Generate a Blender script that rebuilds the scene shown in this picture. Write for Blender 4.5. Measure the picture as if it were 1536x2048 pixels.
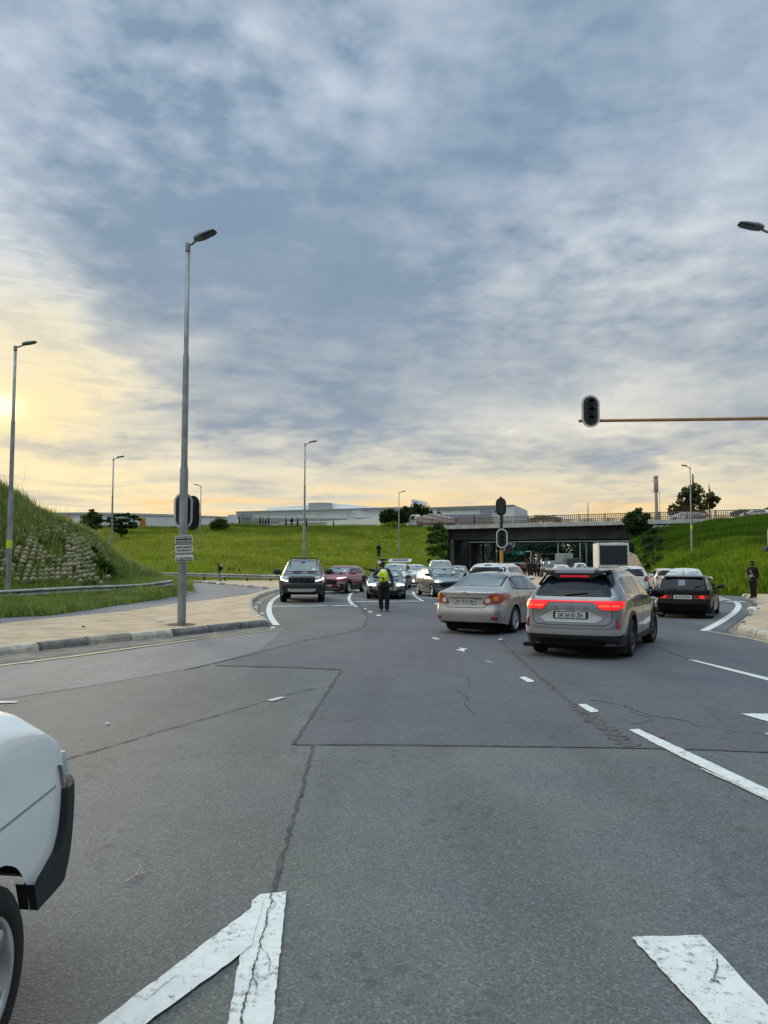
import bpy, bmesh, math, random
import numpy as np
from mathutils import Vector, Matrix, noise, geometry
from mathutils.bvhtree import BVHTree
R = math.radians
random.seed(7); RNG = np.random.default_rng(11)
for o in list(bpy.data.objects): bpy.data.objects.remove(o)
C = bpy.context.scene.collection
scene = bpy.context.scene

# ---------------------------------------------------------------- camera
CAMH, FPX, PITCH = 1.70, 1539.0, math.atan(100/1539.0)
cam = bpy.data.cameras.new('camera'); camo = bpy.data.objects.new('camera', cam); C.objects.link(camo)
cam.sensor_fit = 'VERTICAL'; cam.sensor_height = 34.6; cam.lens = 34.6*FPX/2048
cam.clip_start = 0.05; cam.clip_end = 6000
camo.location = (0, 0, CAMH); camo.rotation_euler = (math.pi/2+PITCH, 0, 0)
scene.camera = camo
def ray(px, py):
    a = (px-768)/FPX; b = (1024-py)/FPX; c, s = math.cos(PITCH), math.sin(PITCH)
    return Vector((a, c - b*s, s + b*c))
def G(px, py, z=0.0):
    d = ray(px, py); t = (z-CAMH)/d.z
    return Vector((d.x*t, d.y*t, z))
def P(px, py, Y):
    d = ray(px, py); t = Y/d.y
    return Vector((d.x*t, Y, CAMH+d.z*t))

# ---------------------------------------------------------------- colour / node helpers
def lin(c):
    c = c/255.0
    return c/12.92 if c <= .04045 else ((c+.055)/1.055)**2.4
def S(r, g, b): return (lin(r), lin(g), lin(b), 1)
class N:
    """tiny node-expression helper"""
    def __init__(s, t, sock): s.t = t; s.s = sock
    def _m(s, op, *o, rev=False):
        n = s.t.nodes.new('ShaderNodeMath'); n.operation = op
        args = [s]+list(o)
        if rev: args = [o[0], s]
        for i, a in enumerate(args):
            if isinstance(a, N): s.t.links.new(a.s, n.inputs[i])
            else: n.inputs[i].default_value = a
        return N(s.t, n.outputs[0])
    def __add__(s, o): return s._m('ADD', o)
    __radd__ = __add__
    def __sub__(s, o): return s._m('SUBTRACT', o)
    def __rsub__(s, o): return s._m('SUBTRACT', o, rev=True)
    def __mul__(s, o): return s._m('MULTIPLY', o)
    __rmul__ = __mul__
    def __truediv__(s, o): return s._m('DIVIDE', o)
    def pow(s, o): return s._m('POWER', o)
    def max(s, o): return s._m('MAXIMUM', o)
    def min(s, o): return s._m('MINIMUM', o)
    def exp(s): return s._m('EXPONENT')
    def abs(s): return s._m('ABSOLUTE')
    def asin(s): return s._m('ARCSINE')
    def atan2(s, o): return s._m('ARCTAN2', o)
    def lt(s, o): return s._m('LESS_THAN', o)
    def gt(s, o): return s._m('GREATER_THAN', o)
    def step(s, a, b, smooth=True):
        n = s.t.nodes.new('ShaderNodeMapRange'); n.interpolation_type = 'SMOOTHSTEP' if smooth else 'LINEAR'
        s.t.links.new(s.s, n.inputs[0]); n.inputs[1].default_value = a; n.inputs[2].default_value = b
        return N(s.t, n.outputs[0])
def nmix(t, f, a, b):
    n = t.nodes.new('ShaderNodeMix'); n.data_type = 'RGBA'
    for k, v in ((0, f), (6, a), (7, b)):
        if isinstance(v, N): t.links.new(v.s, n.inputs[k])
        else: n.inputs[k].default_value = v
    return N(t, n.outputs[2])
def nnoise(t, vec, scale, detail=4, rough=.55, out=0, dist=0, dim='3D'):
    n = t.nodes.new('ShaderNodeTexNoise'); n.noise_dimensions = dim
    n.inputs['Scale'].default_value = scale; n.inputs['Detail'].default_value = detail
    n.inputs['Roughness'].default_value = rough; n.inputs['Distortion'].default_value = dist
    if vec is not None: t.links.new(vec.s, n.inputs['Vector'])
    return N(t, n.outputs[out])
def nvec(t, x, y, z):
    n = t.nodes.new('ShaderNodeCombineXYZ')
    for i, v in enumerate((x, y, z)):
        if isinstance(v, N): t.links.new(v.s, n.inputs[i])
        else: n.inputs[i].default_value = v
    return N(t, n.outputs[0])
def nsep(t, v):
    n = t.nodes.new('ShaderNodeSeparateXYZ'); t.links.new(v.s, n.inputs[0])
    return [N(t, n.outputs[i]) for i in range(3)]

# ---------------------------------------------------------------- world: overcast dawn sky with broken cloud
SUN_AZ, SUN_EL = R(-26.5), R(10.5)
w = bpy.data.worlds.new('World'); scene.world = w; w.use_nodes = True
t = w.node_tree; t.nodes.clear()
tc = t.nodes.new('ShaderNodeTexCoord'); D = N(t, tc.outputs['Generated'])
dx, dy, dz = nsep(t, D)
warp = nnoise(t, D, 5.0, 4, .6)-.5
warp2 = nnoise(t, nvec(t, dx+7.3, dy, dz*1.6), 5.0, 4, .6)-.5
az = dx.atan2(dy); el = dz.max(-.2).asin()
zc = dz.max(0.0)+.10
cp = nvec(t, dx/zc, dy/zc, 0.0)                      # cloud layer seen in perspective
n1 = nnoise(t, cp, .9, 5, .5)
n2 = nnoise(t, cp, 2.6, 4, .5)
n3 = nnoise(t, nvec(t, az*5.0, el*46.0, 1.7), 1.0, 5, .6, dist=.6)     # thin streaks low down
n4 = nnoise(t, nvec(t, az*9.0+el*8, el*20.0-az*3, 4.1), 1.0, 5, .55)
n5 = nnoise(t, cp, 7.0, 4, .5)
aw = az+warp*.22; ew = el+warp2*.14
def ae(px, py):
    d = ray(px, py).normalized(); return math.atan2(d.x, d.y), math.asin(d.z)
def blob(px, py, sx, sy, tilt=0):
    a0, e0 = ae(px, py); a = aw-a0; e = ew-e0
    if tilt:
        c, s = math.cos(R(tilt)), math.sin(R(tilt)); a, e = a*c+e*s, e*c-a*s
    return ((a*(FPX/sx))*(a*(FPX/sx))*-1.0-(e*(FPX/sy))*(e*(FPX/sy))).exp()
n5b = nnoise(t, nvec(t, (dx/zc)+3.3, (dy/zc)*.8, 2.0), 15.0, 4, .55)
puff = (n5-.5)*1.7+(n5b-.5)*1.0
line = ((az+.463)*-1.12+.424).max(.162)
under = 1.0-(ew-line+(n4-.5)*.26+(n5-.5)*.16).step(-.075, .05)
lowleft = 1.0-az.step(-.36, -.10)
B = 0.17 + under*(.50+.20*lowleft) + .34*blob(1260, 520, 330, 140, 20) + .62*blob(1150, 815, 240, 50, 5) + .30*blob(640, 130, 300, 80, -12) + .22*blob(80, 200, 130, 200) + .30*blob(400, 690, 130, 36) + .16*blob(800, 40, 260, 60)
B = B + .22*blob(1450, 340, 180, 90) - .16*blob(480, 470, 330, 150) - .14*blob(760, 600, 330, 130) - .10*blob(1100, 250, 260, 110)
lowband = 1.0-ew.step(.105, .185)
B = B + puff*(.10+.55*blob(150, 180, 420, 260)+.50*blob(1260, 500, 330, 190)+.55*blob(640, 110, 340, 130)+.2*blob(1300, 60, 300, 160))*(1.0-under*.15) + (n2-.5)*.46 + (n1-.5)*.46 + (n4-.5)*.26 + (n3-.5)*(lowband*1.05+.18+under*lowleft*.8)
B = B - under*lowleft*(n3-.50).max(0.0)*3.2 - .28*blob(60, 690, 170, 16, -10) - .22*blob(230, 800, 150, 12, -4) - .50*blob(170, 885, 200, 24) - .30*blob(720, 862, 280, 34, 2) - .2*blob(1330, 880, 260, 22) - .35*blob(1240, 1000, 90, 8)
Bc = B.step(.04, .86, False)
hi = el.step(.10, .55)
warmw = (1.0-el.step(.06, .20))*.80 + (1.0-el.step(.16, .40))*(1.0-az.step(-.50, -.16))*.55
warmw = warmw.min(1.0)
dark = nmix(t, hi, S(143, 157, 171), S(128, 151, 175))
dark = nmix(t, warmw*.48, dark, S(190, 182, 172))
mott = ((n2-.5)*2.6+(n5-.5)*1.1+(n5b-.5)*.5+.5).max(0.0).min(1.0)
dark = nmix(t, mott*.38, dark, nmix(t, hi, S(160, 172, 182), S(150, 168, 190)))
dark = nmix(t, (1.0-mott)*.30, dark, S(116, 138, 162))
bright = nmix(t, hi, S(226, 222, 210), S(200, 212, 224))
bright = nmix(t, warmw, bright, S(246, 229, 184))
col = nmix(t, Bc, dark, bright)
# orange streaks close to the horizon, strongest on the left
org = ((n3-.44)*4.5).max(0.0).min(1.0)*(1.0-el.step(.045, .125))*el.step(-.01, .035)
org2 = (1.0-el.step(.03, .07))*((n3-.36)*3.5).max(0.0).min(1.0)*(1.0-az.step(-.38, .02))
col = nmix(t, ((org*.9+org2*.95)*(1.0-az.step(.1, .5)*.55)).min(.9), col, S(250, 198, 118))
gold = blob(130, 740, 240, 70, -12)*.45+blob(20, 815, 130, 40)*.6
col = nmix(t, gold.min(.85)*Bc, col, S(255, 232, 165))
# the sun's own veiled disc behind the cloud
a0, e0 = ae(4, 812)
dd = ((az-a0)*(az-a0)+(el-e0)*(el-e0)*2.2)
glow = (dd*-1600.0).exp()*.45+(dd*-6500.0).exp()*2.0
col2 = t.nodes.new('ShaderNodeMix'); col2.data_type = 'RGBA'; col2.blend_type = 'ADD'; col2.clamp_result = False
t.links.new(glow.s, col2.inputs[0]); t.links.new(col.s, col2.inputs[6]); col2.inputs[7].default_value = (.75, .58, .32, 1)
# unseen sky overhead boosted and warmed to light the ground; dimmed low behind
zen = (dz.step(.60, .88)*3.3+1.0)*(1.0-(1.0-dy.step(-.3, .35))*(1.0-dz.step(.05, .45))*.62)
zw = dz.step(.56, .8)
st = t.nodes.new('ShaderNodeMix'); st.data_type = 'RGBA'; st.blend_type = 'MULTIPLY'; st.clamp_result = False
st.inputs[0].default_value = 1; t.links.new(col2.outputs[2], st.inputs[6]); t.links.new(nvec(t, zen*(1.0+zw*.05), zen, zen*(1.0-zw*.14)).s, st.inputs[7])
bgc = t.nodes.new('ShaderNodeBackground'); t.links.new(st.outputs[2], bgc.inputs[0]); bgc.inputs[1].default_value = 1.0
sky = t.nodes.new('ShaderNodeTexSky'); sky.sky_type = 'NISHITA'; sky.sun_disc = False
sky.sun_elevation = SUN_EL; sky.sun_rotation = SUN_AZ
bgs = t.nodes.new('ShaderNodeBackground'); t.links.new(sky.outputs[0], bgs.inputs[0]); bgs.inputs[1].default_value = .05
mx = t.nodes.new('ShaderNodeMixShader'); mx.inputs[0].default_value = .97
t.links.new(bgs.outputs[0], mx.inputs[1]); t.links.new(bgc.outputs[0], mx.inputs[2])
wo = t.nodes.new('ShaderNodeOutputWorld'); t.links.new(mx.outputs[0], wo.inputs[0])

sun = bpy.data.lights.new('sun', 'SUN'); sun.energy = 1.5; sun.angle = R(12); sun.color = (1, .80, .55)
suno = bpy.data.objects.new('sun', sun); C.objects.link(suno)
sd = Vector((math.sin(SUN_AZ)*math.cos(SUN_EL), math.cos(SUN_AZ)*math.cos(SUN_EL), math.sin(SUN_EL)))
suno.rotation_euler = sd.to_track_quat('Z', 'Y').to_euler()
vs = scene.view_settings; vs.view_transform = 'Standard'; vs.look = 'None'; vs.exposure = 0.12; vs.gamma = 1
scene.cycles.max_bounces = 6; scene.cycles.diffuse_bounces = 2; scene.cycles.glossy_bounces = 3
scene.cycles.transparent_max_bounces = 6; scene.cycles.caustics_reflective = False; scene.cycles.caustics_refractive = False
scene.cycles.sample_clamp_indirect = 4

# ---------------------------------------------------------------- materials
MATS = {}
def mat(name, col, rough=.6, metal=0, coat=0, var=0, vscale=3.0, bump=0, bscale=30, col2=None, emit=0, ior=None, aniso=None, thr=(.4, .6), coords='Object', vstretch=None):
    if name in MATS: return MATS[name]
    m = bpy.data.materials.new(name); m.use_nodes = True; t = m.node_tree; b = t.nodes['Principled BSDF']
    if len(col) == 3: col = (*col, 1)
    b.inputs['Base Color'].default_value = col; b.inputs['Roughness'].default_value = rough; b.inputs['Metallic'].default_value = metal
    if coat: b.inputs['Coat Weight'].default_value = coat; b.inputs['Coat Roughness'].default_value = .04
    if ior: b.inputs['IOR'].default_value = ior
    tc = t.nodes.new('ShaderNodeTexCoord'); v = N(t, tc.outputs[coords])
    if vstretch:
        x, y, z = nsep(t, v); v = nvec(t, x*vstretch[0], y*vstretch[1], z*vstretch[2])
    if var or col2:
        n = nnoise(t, v, vscale, 5, .6)
        c2 = col2 if col2 else tuple(max(0, x*(1-var)) for x in col[:3])
        if len(c2) == 3: c2 = (*c2, 1)
        t.links.new(nmix(t, n.step(*thr), col, c2).s, b.inputs['Base Color'])
    if bump:
        bp = t.nodes.new('ShaderNodeBump'); bp.inputs['Strength'].default_value = bump; bp.inputs['Distance'].default_value = .02
        t.links.new(nnoise(t, v, bscale, 4, .6).s, bp.inputs['Height']); t.links.new(bp.outputs[0], b.inputs['Normal'])
    if emit:
        b.inputs['Emission Color'].default_value = col; b.inputs['Emission Strength'].default_value = emit
    MATS[name] = m; return m

def world_pos(t):
    g = t.nodes.new('ShaderNodeNewGeometry'); return N(t, g.outputs['Position'])

# ---------------------------------------------------------------- object helpers
def tag(o, label=None, cat=None, group=None, kind=None):
    if label: o['label'] = label
    if cat: o['category'] = cat
    if group: o['group'] = group
    if kind: o['kind'] = kind
    return o
def obj(name, me, m=None, parent=None, smooth=False):
    o = bpy.data.objects.new(name, me); C.objects.link(o)
    if m is not None:
        for x in (m if isinstance(m, (list, tuple)) else [m]): me.materials.append(x)
    if parent is not None: o.parent = parent
    if smooth and me.polygons: me.polygons.foreach_set('use_smooth', [True]*len(me.polygons))
    return o
def empty(name, loc=(0, 0, 0), rz=0, label=None, cat=None, group=None):
    o = bpy.data.objects.new(name, None); C.objects.link(o); o.location = loc; o.rotation_euler = (0, 0, rz); o.empty_display_size = .2
    tag(o, label, cat, group); return o
def mesh(verts, faces, name='m'):
    me = bpy.data.meshes.new(name); me.from_pydata([tuple(v) for v in verts], [], faces); me.update(); return me
class MB:
    """collects primitive shapes in one mesh"""
    def __init__(s): s.v = []; s.f = []
    def add(s, v, f):
        k = len(s.v); s.v += [Vector(x) for x in v]; s.f += [[i+k for i in q] for q in f]; return s
    def box(s, c, d, rz=0, rx=0, ry=0, bev=0):
        M = Matrix.Translation(c) @ Matrix.Rotation(rz, 4, 'Z') @ Matrix.Rotation(ry, 4, 'Y') @ Matrix.Rotation(rx, 4, 'X')
        x, y, z = d[0]/2, d[1]/2, d[2]/2
        if bev:
            b = bev; vs = []
            ring = [(x, y-b), (x-b, y), (-x+b, y), (-x, y-b), (-x, -y+b), (-x+b, -y), (x-b, -y), (x, -y+b)]
            ins = [(math.copysign(abs(a)-b*.7, a), math.copysign(abs(q)-b*.7, q)) for a, q in ring]
            for rr, zz in ((ins, -z), (ring, -z+b), (ring, z-b), (ins, z)): vs += [M @ Vector((a, q, zz)) for a, q in rr]
            fs = [[j*8+i, j*8+(i+1) % 8, (j+1)*8+(i+1) % 8, (j+1)*8+i] for j in range(3) for i in range(8)]
            fs += [list(range(7, -1, -1)), list(range(24, 32))]
            return s.add(vs, fs)
        vs = [M @ Vector((a*x, b*y, c2*z)) for c2 in (-1, 1) for b in (-1, 1) for a in (-1, 1)]
        return s.add(vs, [[0, 2, 3, 1], [4, 5, 7, 6], [0, 1, 5, 4], [2, 6, 7, 3], [0, 4, 6, 2], [1, 3, 7, 5]])
    def tube(s, pts, rad, n=10, cap=True):
        pts = [Vector(p) for p in pts]; rads = rad if isinstance(rad, (list, tuple)) else [rad]*len(pts)
        vs = []; fs = []; prev = None
        for i, p in enumerate(pts):
            d = (pts[min(i+1, len(pts)-1)]-pts[max(i-1, 0)]).normalized()
            if prev is None:
                a = d.orthogonal().normalized()
            else:
                a = (prev-d*prev.dot(d)).normalized()
            prev = a; b = d.cross(a)
            vs += [p+(a*math.cos(k*2*math.pi/n)+b*math.sin(k*2*math.pi/n))*rads[i] for k in range(n)]
        for i in range(len(pts)-1):
            for k in range(n): fs.append([i*n+k, i*n+(k+1) % n, (i+1)*n+(k+1) % n, (i+1)*n+k])
        if cap: fs += [list(range(n-1, -1, -1)), [(len(pts)-1)*n+k for k in range(n)]]
        return s.add(vs, fs)
    def lathe(s, prof, n=24, M=Matrix.Identity(4)):
        """prof (r, h) round the z axis"""
        vs = [M @ Vector((r*math.cos(2*math.pi*k/n), r*math.sin(2*math.pi*k/n), h)) for r, h in prof for k in range(n)]
        fs = [[i*n+k, i*n+(k+1) % n, (i+1)*n+(k+1) % n, (i+1)*n+k] for i in range(len(prof)-1) for k in range(n)]
        return s.add(vs, fs)
    def prism(s, pts, h, M=Matrix.Identity(4)):
        """polygon in x,y extruded by h along z, then M"""
        tri = geometry.tessellate_polygon([[Vector((a, b, 0)) for a, b in pts]]); n = len(pts)
        vs = [M @ Vector((a, b, 0)) for a, b in pts]+[M @ Vector((a, b, h)) for a, b in pts]
        fs = [[f[0], f[1], f[2]] for f in tri]+[[f[2]+n, f[1]+n, f[0]+n] for f in tri]+[[i, (i+1) % n, (i+1) % n+n, i+n] for i in range(n)]
        return s.add(vs, fs)
    def me(s, fix=True):
        m = mesh(s.v, s.f)
        if fix:
            bm = bmesh.new(); bm.from_mesh(m); bmesh.ops.recalc_face_normals(bm, faces=bm.faces); bm.to_mesh(m); bm.free()
        return m
    def build(s, name, m, parent=None, smooth=False): return obj(name, s.me(), m, parent, smooth)
def text_mesh(txt, size, depth=.002, align='CENTER', bold=0.0, sx=1.0):
    cu = bpy.data.curves.new('t', 'FONT'); cu.body = txt; cu.size = size; cu.extrude = depth; cu.align_x = align; cu.align_y = 'CENTER'; cu.offset = bold; cu.resolution_u = 3
    o = bpy.data.objects.new('t', cu); C.objects.link(o)
    dg = bpy.context.evaluated_depsgraph_get(); me = bpy.data.meshes.new_from_object(o.evaluated_get(dg))
    bpy.data.objects.remove(o); bpy.data.curves.remove(cu)
    if sx != 1.0:
        for v in me.vertices: v.co.x *= sx
    return me
def copy_tree(o, parent=None, label=None, group=None):
    c = o.copy(); C.objects.link(c)
    if parent is not None: c.parent = parent
    if label: c['label'] = label
    if group: c['group'] = group
    for ch in [x for x in KIDS.get(o.name, [])]: copy_tree(ch, c)
    return c
KIDS = {}
def note_kids():
    KIDS.clear()
    for x in bpy.data.objects:
        if x.parent is not None: KIDS.setdefault(x.parent.name, []).append(x)
def structure(o): o['kind'] = 'structure'; return o
def ip(x, pts):
    """piecewise interpolation with smooth joins"""
    if x <= pts[0][0]: return pts[0][1]
    for (a, u), (b, v) in zip(pts, pts[1:]):
        if x <= b: return u+(v-u)*(x-a)/(b-a) if b > a else v
    return pts[-1][1]
def resample(pts, n):
    pts = [Vector(p) for p in pts]; L = [0]
    for a, b in zip(pts, pts[1:]): L.append(L[-1]+(b-a).length)
    out = []
    for i in range(n):
        s = L[-1]*i/(n-1); j = 0
        while j < len(L)-2 and L[j+1] < s: j += 1
        u = (s-L[j])/max(1e-9, L[j+1]-L[j]); out.append(pts[j].lerp(pts[j+1], u))
    return out
def smooth_param(pts, n):
    """Catmull-Rom with the same parameter for every row of control points"""
    pts = [Vector(p) for p in pts]; q = [pts[0]*2-pts[1]]+pts+[pts[-1]*2-pts[-2]]; out = []
    for k in range(n):
        s = (len(pts)-1)*k/(n-1); i = min(int(s), len(pts)-2); u = s-i; p0, p1, p2, p3 = q[i:i+4]
        out.append(.5*((2*p1)+(p2-p0)*u+(2*p0-5*p1+4*p2-p3)*u*u+(3*p1-p0-3*p2+p3)*u**3))
    return out
def smooth_line(pts, n):
    """Catmull-Rom through pts"""
    pts = [Vector(p) for p in pts]; q = [pts[0]*2-pts[1]]+pts+[pts[-1]*2-pts[-2]]; out = []
    for i in range(len(pts)-1):
        p0, p1, p2, p3 = q[i:i+4]
        for k in range(8):
            u = k/8; out.append(.5*((2*p1)+(p2-p0)*u+(2*p0-5*p1+4*p2-p3)*u*u+(3*p1-p0-3*p2+p3)*u**3))
    out.append(pts[-1]); return resample(out, n)
# ================================================================= SURFACES
def asphalt(name, base, base2, purple=0.0, coarse=1.0):
    m = bpy.data.materials.new(name); m.use_nodes = True; t = m.node_tree; b = t.nodes['Principled BSDF']
    p = world_pos(t)
    big = nnoise(t, p, .22, 4, .6).step(.35, .68); mid = nnoise(t, p, 1.1, 5, .65).step(.36, .66); fine = nnoise(t, p, 55, 3, .7)
    grit = nnoise(t, p, 190, 2, .6)
    x, y, z = nsep(t, p)
    # two polished, darker wheel bands along each lane
    wv = nnoise(t, nvec(t, x*1.3, y*.16, 3.0), 1.0, 3, .5).step(.45, .62)
    c = nmix(t, big*.9, base, base2)
    c = nmix(t, mid*.38, c, tuple(q*.72 for q in base[:3])+(1,))
    hue = nnoise(t, p, .7, 3, .6).step(.40, .62)
    c = nmix(t, hue*.35, c, (base[0]*.88, base[1]*.84, base[2]*1.12, 1))
    c = nmix(t, wv*.42, c, tuple(q*.66 for q in base[:3])+(1,))
    vo = t.nodes.new('ShaderNodeTexVoronoi'); vo.inputs['Scale'].default_value = 95*coarse; t.links.new(p.s, vo.inputs['Vector'])
    sp = N(t, vo.outputs['Color']); sx, sy, sz = nsep(t, sp)
    c = nmix(t, (sx.gt(.80)*.34), c, tuple(min(1, q*2.1+.03) for q in base[:3])+(1,))
    c = nmix(t, (sy.gt(.72)*.42), c, tuple(q*.30 for q in base[:3])+(1,))
    c = nmix(t, fine.step(.45, .7)*.30, c, tuple(q*.5 for q in base[:3])+(1,))
    spots = nnoise(t, p, 6.5, 4, .6).step(.56, .66)*nnoise(t, p, .55, 2, .5).step(.44, .58)
    c = nmix(t, spots*.62, c, tuple(q*.45 for q in base[:3])+(1,))
    t.links.new(c.s, b.inputs['Base Color'])
    b.inputs['Roughness'].default_value = .74; b.inputs['Specular IOR Level'].default_value = .38
    bp = t.nodes.new('ShaderNodeBump'); bp.inputs['Strength'].default_value = .30; bp.inputs['Distance'].default_value = .006
    t.links.new((fine*.6+N(t, vo.outputs['Distance'])*1.2).s, bp.inputs['Height']); t.links.new(bp.outputs[0], b.inputs['Normal'])
    return m
ASPH = asphalt('asphalt', (.094, .102, .101, 1), (.132, .139, .135, 1))
ASPH2 = asphalt('asphalt_darker_patch', (.082, .086, .099, 1), (.102, .105, .114, 1))
ASPH3 = asphalt('asphalt_pale', (.150, .152, .158, 1), (.185, .185, .185, 1))
def paint(name, col, wear=.5):
    m = bpy.data.materials.new(name); m.use_nodes = True; t = m.node_tree; b = t.nodes['Principled BSDF']; p = world_pos(t)
    g = nnoise(t, p, 7, 5, .7).step(.35, .75)
    c = nmix(t, g, col, tuple(q*.82 for q in col[:3])+(1,))
    worn = (nnoise(t, p, 26, 5, .75)*.65+nnoise(t, p, 3.1, 3, .6)*.35)
    vo = t.nodes.new('ShaderNodeTexVoronoi'); vo.feature = 'DISTANCE_TO_EDGE'; vo.inputs['Scale'].default_value = 8
    wv = nnoise(t, p, 9, 4, .7, out=1); mm = t.nodes.new('ShaderNodeMix'); mm.data_type = 'VECTOR'; mm.inputs[0].default_value = .10
    t.links.new(p.s, mm.inputs[4]); t.links.new(wv.s, mm.inputs[5]); t.links.new(mm.outputs[1], vo.inputs['Vector'])
    cr = N(t, vo.outputs['Distance']).lt(.006)*nnoise(t, p, 2.3, 2, .5).gt(.52)
    c = nmix(t, (worn.step(.57-.08*wear, .66-.04*wear)*.8+cr*.6).min(.92), c, (.10, .10, .10, 1))
    t.links.new(c.s, b.inputs['Base Color']); b.inputs['Roughness'].default_value = .7
    return m
WHITE = paint('road_paint_white', (.60, .62, .61, 1), .55); WHITE2 = paint('road_paint_white_worn', (.50, .51, .50, 1), 1.0)
YELLOW = paint('road_paint_yellow', (.46, .40, .22, 1), .8)
SAND = mat('sandy_paving', (.46, .345, .235), .95, col2=(.33, .25, .17), vscale=1.4, bump=.4, bscale=22, thr=(.38, .66))
DUST = mat('gutter_dust', (.235, .195, .155), .95, col2=(.135, .125, .115), vscale=2.2, bump=.4, bscale=30, thr=(.35, .62))
CONC = mat('weathered_concrete', (.33, .31, .27), .9, col2=(.20, .19, .17), vscale=1.7, bump=.3, bscale=18)
TAR = mat('crack_tar', (.034, .034, .036), .9, col2=(.07, .07, .07), vscale=9)

def sheet(name, px, z, m, world=False, name_kind='structure', sub=0):
    pts = [Vector((p[0], p[1], z)) if world else G(p[0], p[1], z) for p in px]
    tri = geometry.tessellate_polygon([pts]); me = mesh(pts, [list(f) for f in tri])
    bm = bmesh.new(); bm.from_mesh(me); bmesh.ops.recalc_face_normals(bm, faces=bm.faces)
    if sum(f.normal.z for f in bm.faces) < 0: bmesh.ops.reverse_faces(bm, faces=bm.faces)
    bm.to_mesh(me); bm.free()
    o = obj(name, me, m); o['kind'] = name_kind; return o
def ribbon_mb(mb, pts, wd, z, jag=0.0, seed=0, vary=0.0):
    """a flat strip that follows pts (world xy), width in metres"""
    rr = random.Random(seed); n = len(pts); v = []
    for i, p in enumerate(pts):
        d = (pts[min(i+1, n-1)]-pts[max(i-1, 0)]); d.z = 0; d.normalize(); nrm = Vector((-d.y, d.x, 0))
        ww = wd*(1+vary*(rr.random()*2-1)); off = nrm*jag*(rr.random()*2-1)
        for s in (-.5, .5):
            q = Vector((p.x, p.y, z))+nrm*ww*s+off; q.z = z; v.append(q)
    mb.add(v, [[2*i, 2*i+1, 2*i+3, 2*i+2] for i in range(n-1)])
def flat(mb):
    me = mb.me(fix=False); bm = bmesh.new(); bm.from_mesh(me)
    for f in bm.faces:
        f.normal_update()
        if f.normal.z < 0: f.normal_flip()
    bm.to_mesh(me); bm.free(); return me

# ground far and wide, and the one carriageway sheet everything is laid on
structure(sheet('ground', [(-2500, -400), (2500, -400), (2500, 4500), (-2500, 4500)], -.03, mat('far_ground', (.075, .09, .04), .95, var=.4, vscale=.02), True))
structure(sheet('road', [(-60, -14), (60, -14), (75, 60), (60, 330), (-20, 330), (-75, 85)], 0, ASPH, True))
# the darker resurfaced panel of the junction and the paler lanes
sheet('road_resurfaced_patch', [(585, 1490), (604, 1462), (640, 1410), (683, 1340), (560, 1333), (430, 1331), (500, 1310), (600, 1283), (690, 1266), (728, 1255), (738, 1235), (720, 1214), (760, 1205), (900, 1200), (1250, 1215), (1460, 1262), (1700, 1300), (1700, 1512), (1400, 1500), (1250, 1496)], .003, ASPH2)
sheet('road_pale_lane', [(-300, 1340), (-40, 1338), (220, 1306), (430, 1275), (565, 1260), (520, 1300), (420, 1330), (180, 1372), (-40, 1405), (-300, 1430)], .003, ASPH3)
sheet('slip_road', [(-500, 1270), (-10, 1262), (60, 1254), (150, 1244), (250, 1234), (350, 1218), (440, 1206), (500, 1199), (560, 1186), (520, 1176), (440, 1169), (370, 1164), (250, 1160), (250, 1175), (-500, 1230)], .003, ASPH3)

# joints and cracks
cr = MB()
def crackpx(px, wd, jag, seed, n=None, vary=.6, mb=None):
    pts = [G(a, b, 0) for a, b in px]; L = sum((b-a).length for a, b in zip(pts, pts[1:])); n = n or max(8, int(L/.07)); n = min(n, 500)
    ribbon_mb(mb or cr, resample(pts, n), wd, .007, jag, seed, vary)
crackpx([(585, 1490), (604, 1462), (640, 1408), (683, 1340)], .030, .012, 1)
crackpx([(683, 1340), (600, 1336), (520, 1334), (430, 1331)], .05, .02, 2)
crackpx([(585, 1490), (780, 1490), (1000, 1493), (1230, 1496), (1400, 1500), (1700, 1512)], .022, .006, 3)
crackpx([(370, 1340), (500, 1310), (600, 1283), (690, 1266), (726, 1256), (736, 1236), (722, 1215), (706, 1198)], .045, .02, 4)
crackpx([(130, 1520), (350, 1455), (440, 1430), (535, 1402), (600, 1383), (668, 1372)], .016, .010, 5)
crackpx([(625, 1492), (608, 1560), (592, 1620), (572, 1690), (553, 1745), (545, 1790)], .020, .012, 6)
crackpx([(985, 1265), (1030, 1310), (1080, 1355), (1130, 1395), (1180, 1435)], .045, .03, 8)
crackpx([(1300, 1290), (1378, 1319), (1420, 1330)], .03, .01, 9)
crackpx([(1080, 1362), (1200, 1372), (1320, 1375)], .010, .012, 10)
crackpx([(1180, 1400), (1250, 1412), (1300, 1432), (1380, 1443), (1395, 1455)], .018, .02, 11)
crackpx([(1250, 1412), (1262, 1425), (1310, 1440), (1262, 1450)], .016, .02, 12)
crackpx([(1390, 1452), (1470, 1463), (1560, 1470)], .009, .012, 13)
crackpx([(910, 1380), (935, 1395), (930, 1410), (950, 1430)], .010, .02, 14)
crackpx([(860, 1340), (935, 1355), (940, 1372)], .008, .02, 15)
crackpx([(455, 1215), (470, 1240), (500, 1262)], .05, .02, 16) if False else None
crackpx([(516, 1205), (519, 1225), (530, 1245), (535, 1252)], .05, .02, 17)
crackpx([(1452, 1263), (1468, 1250), (1490, 1233), (1499, 1222), (1498, 1212), (1489, 1205)], .05, .02, 18)
crackpx([(1285, 1460), (1350, 1500), (1440, 1550), (1540, 1605)], .012, .008, 19)
crackpx([(826, 1205), (880, 1215), (930, 1240)], .04, .02, 20)
structure(obj('road_cracks', flat(cr), TAR))
cr2 = MB()
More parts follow.
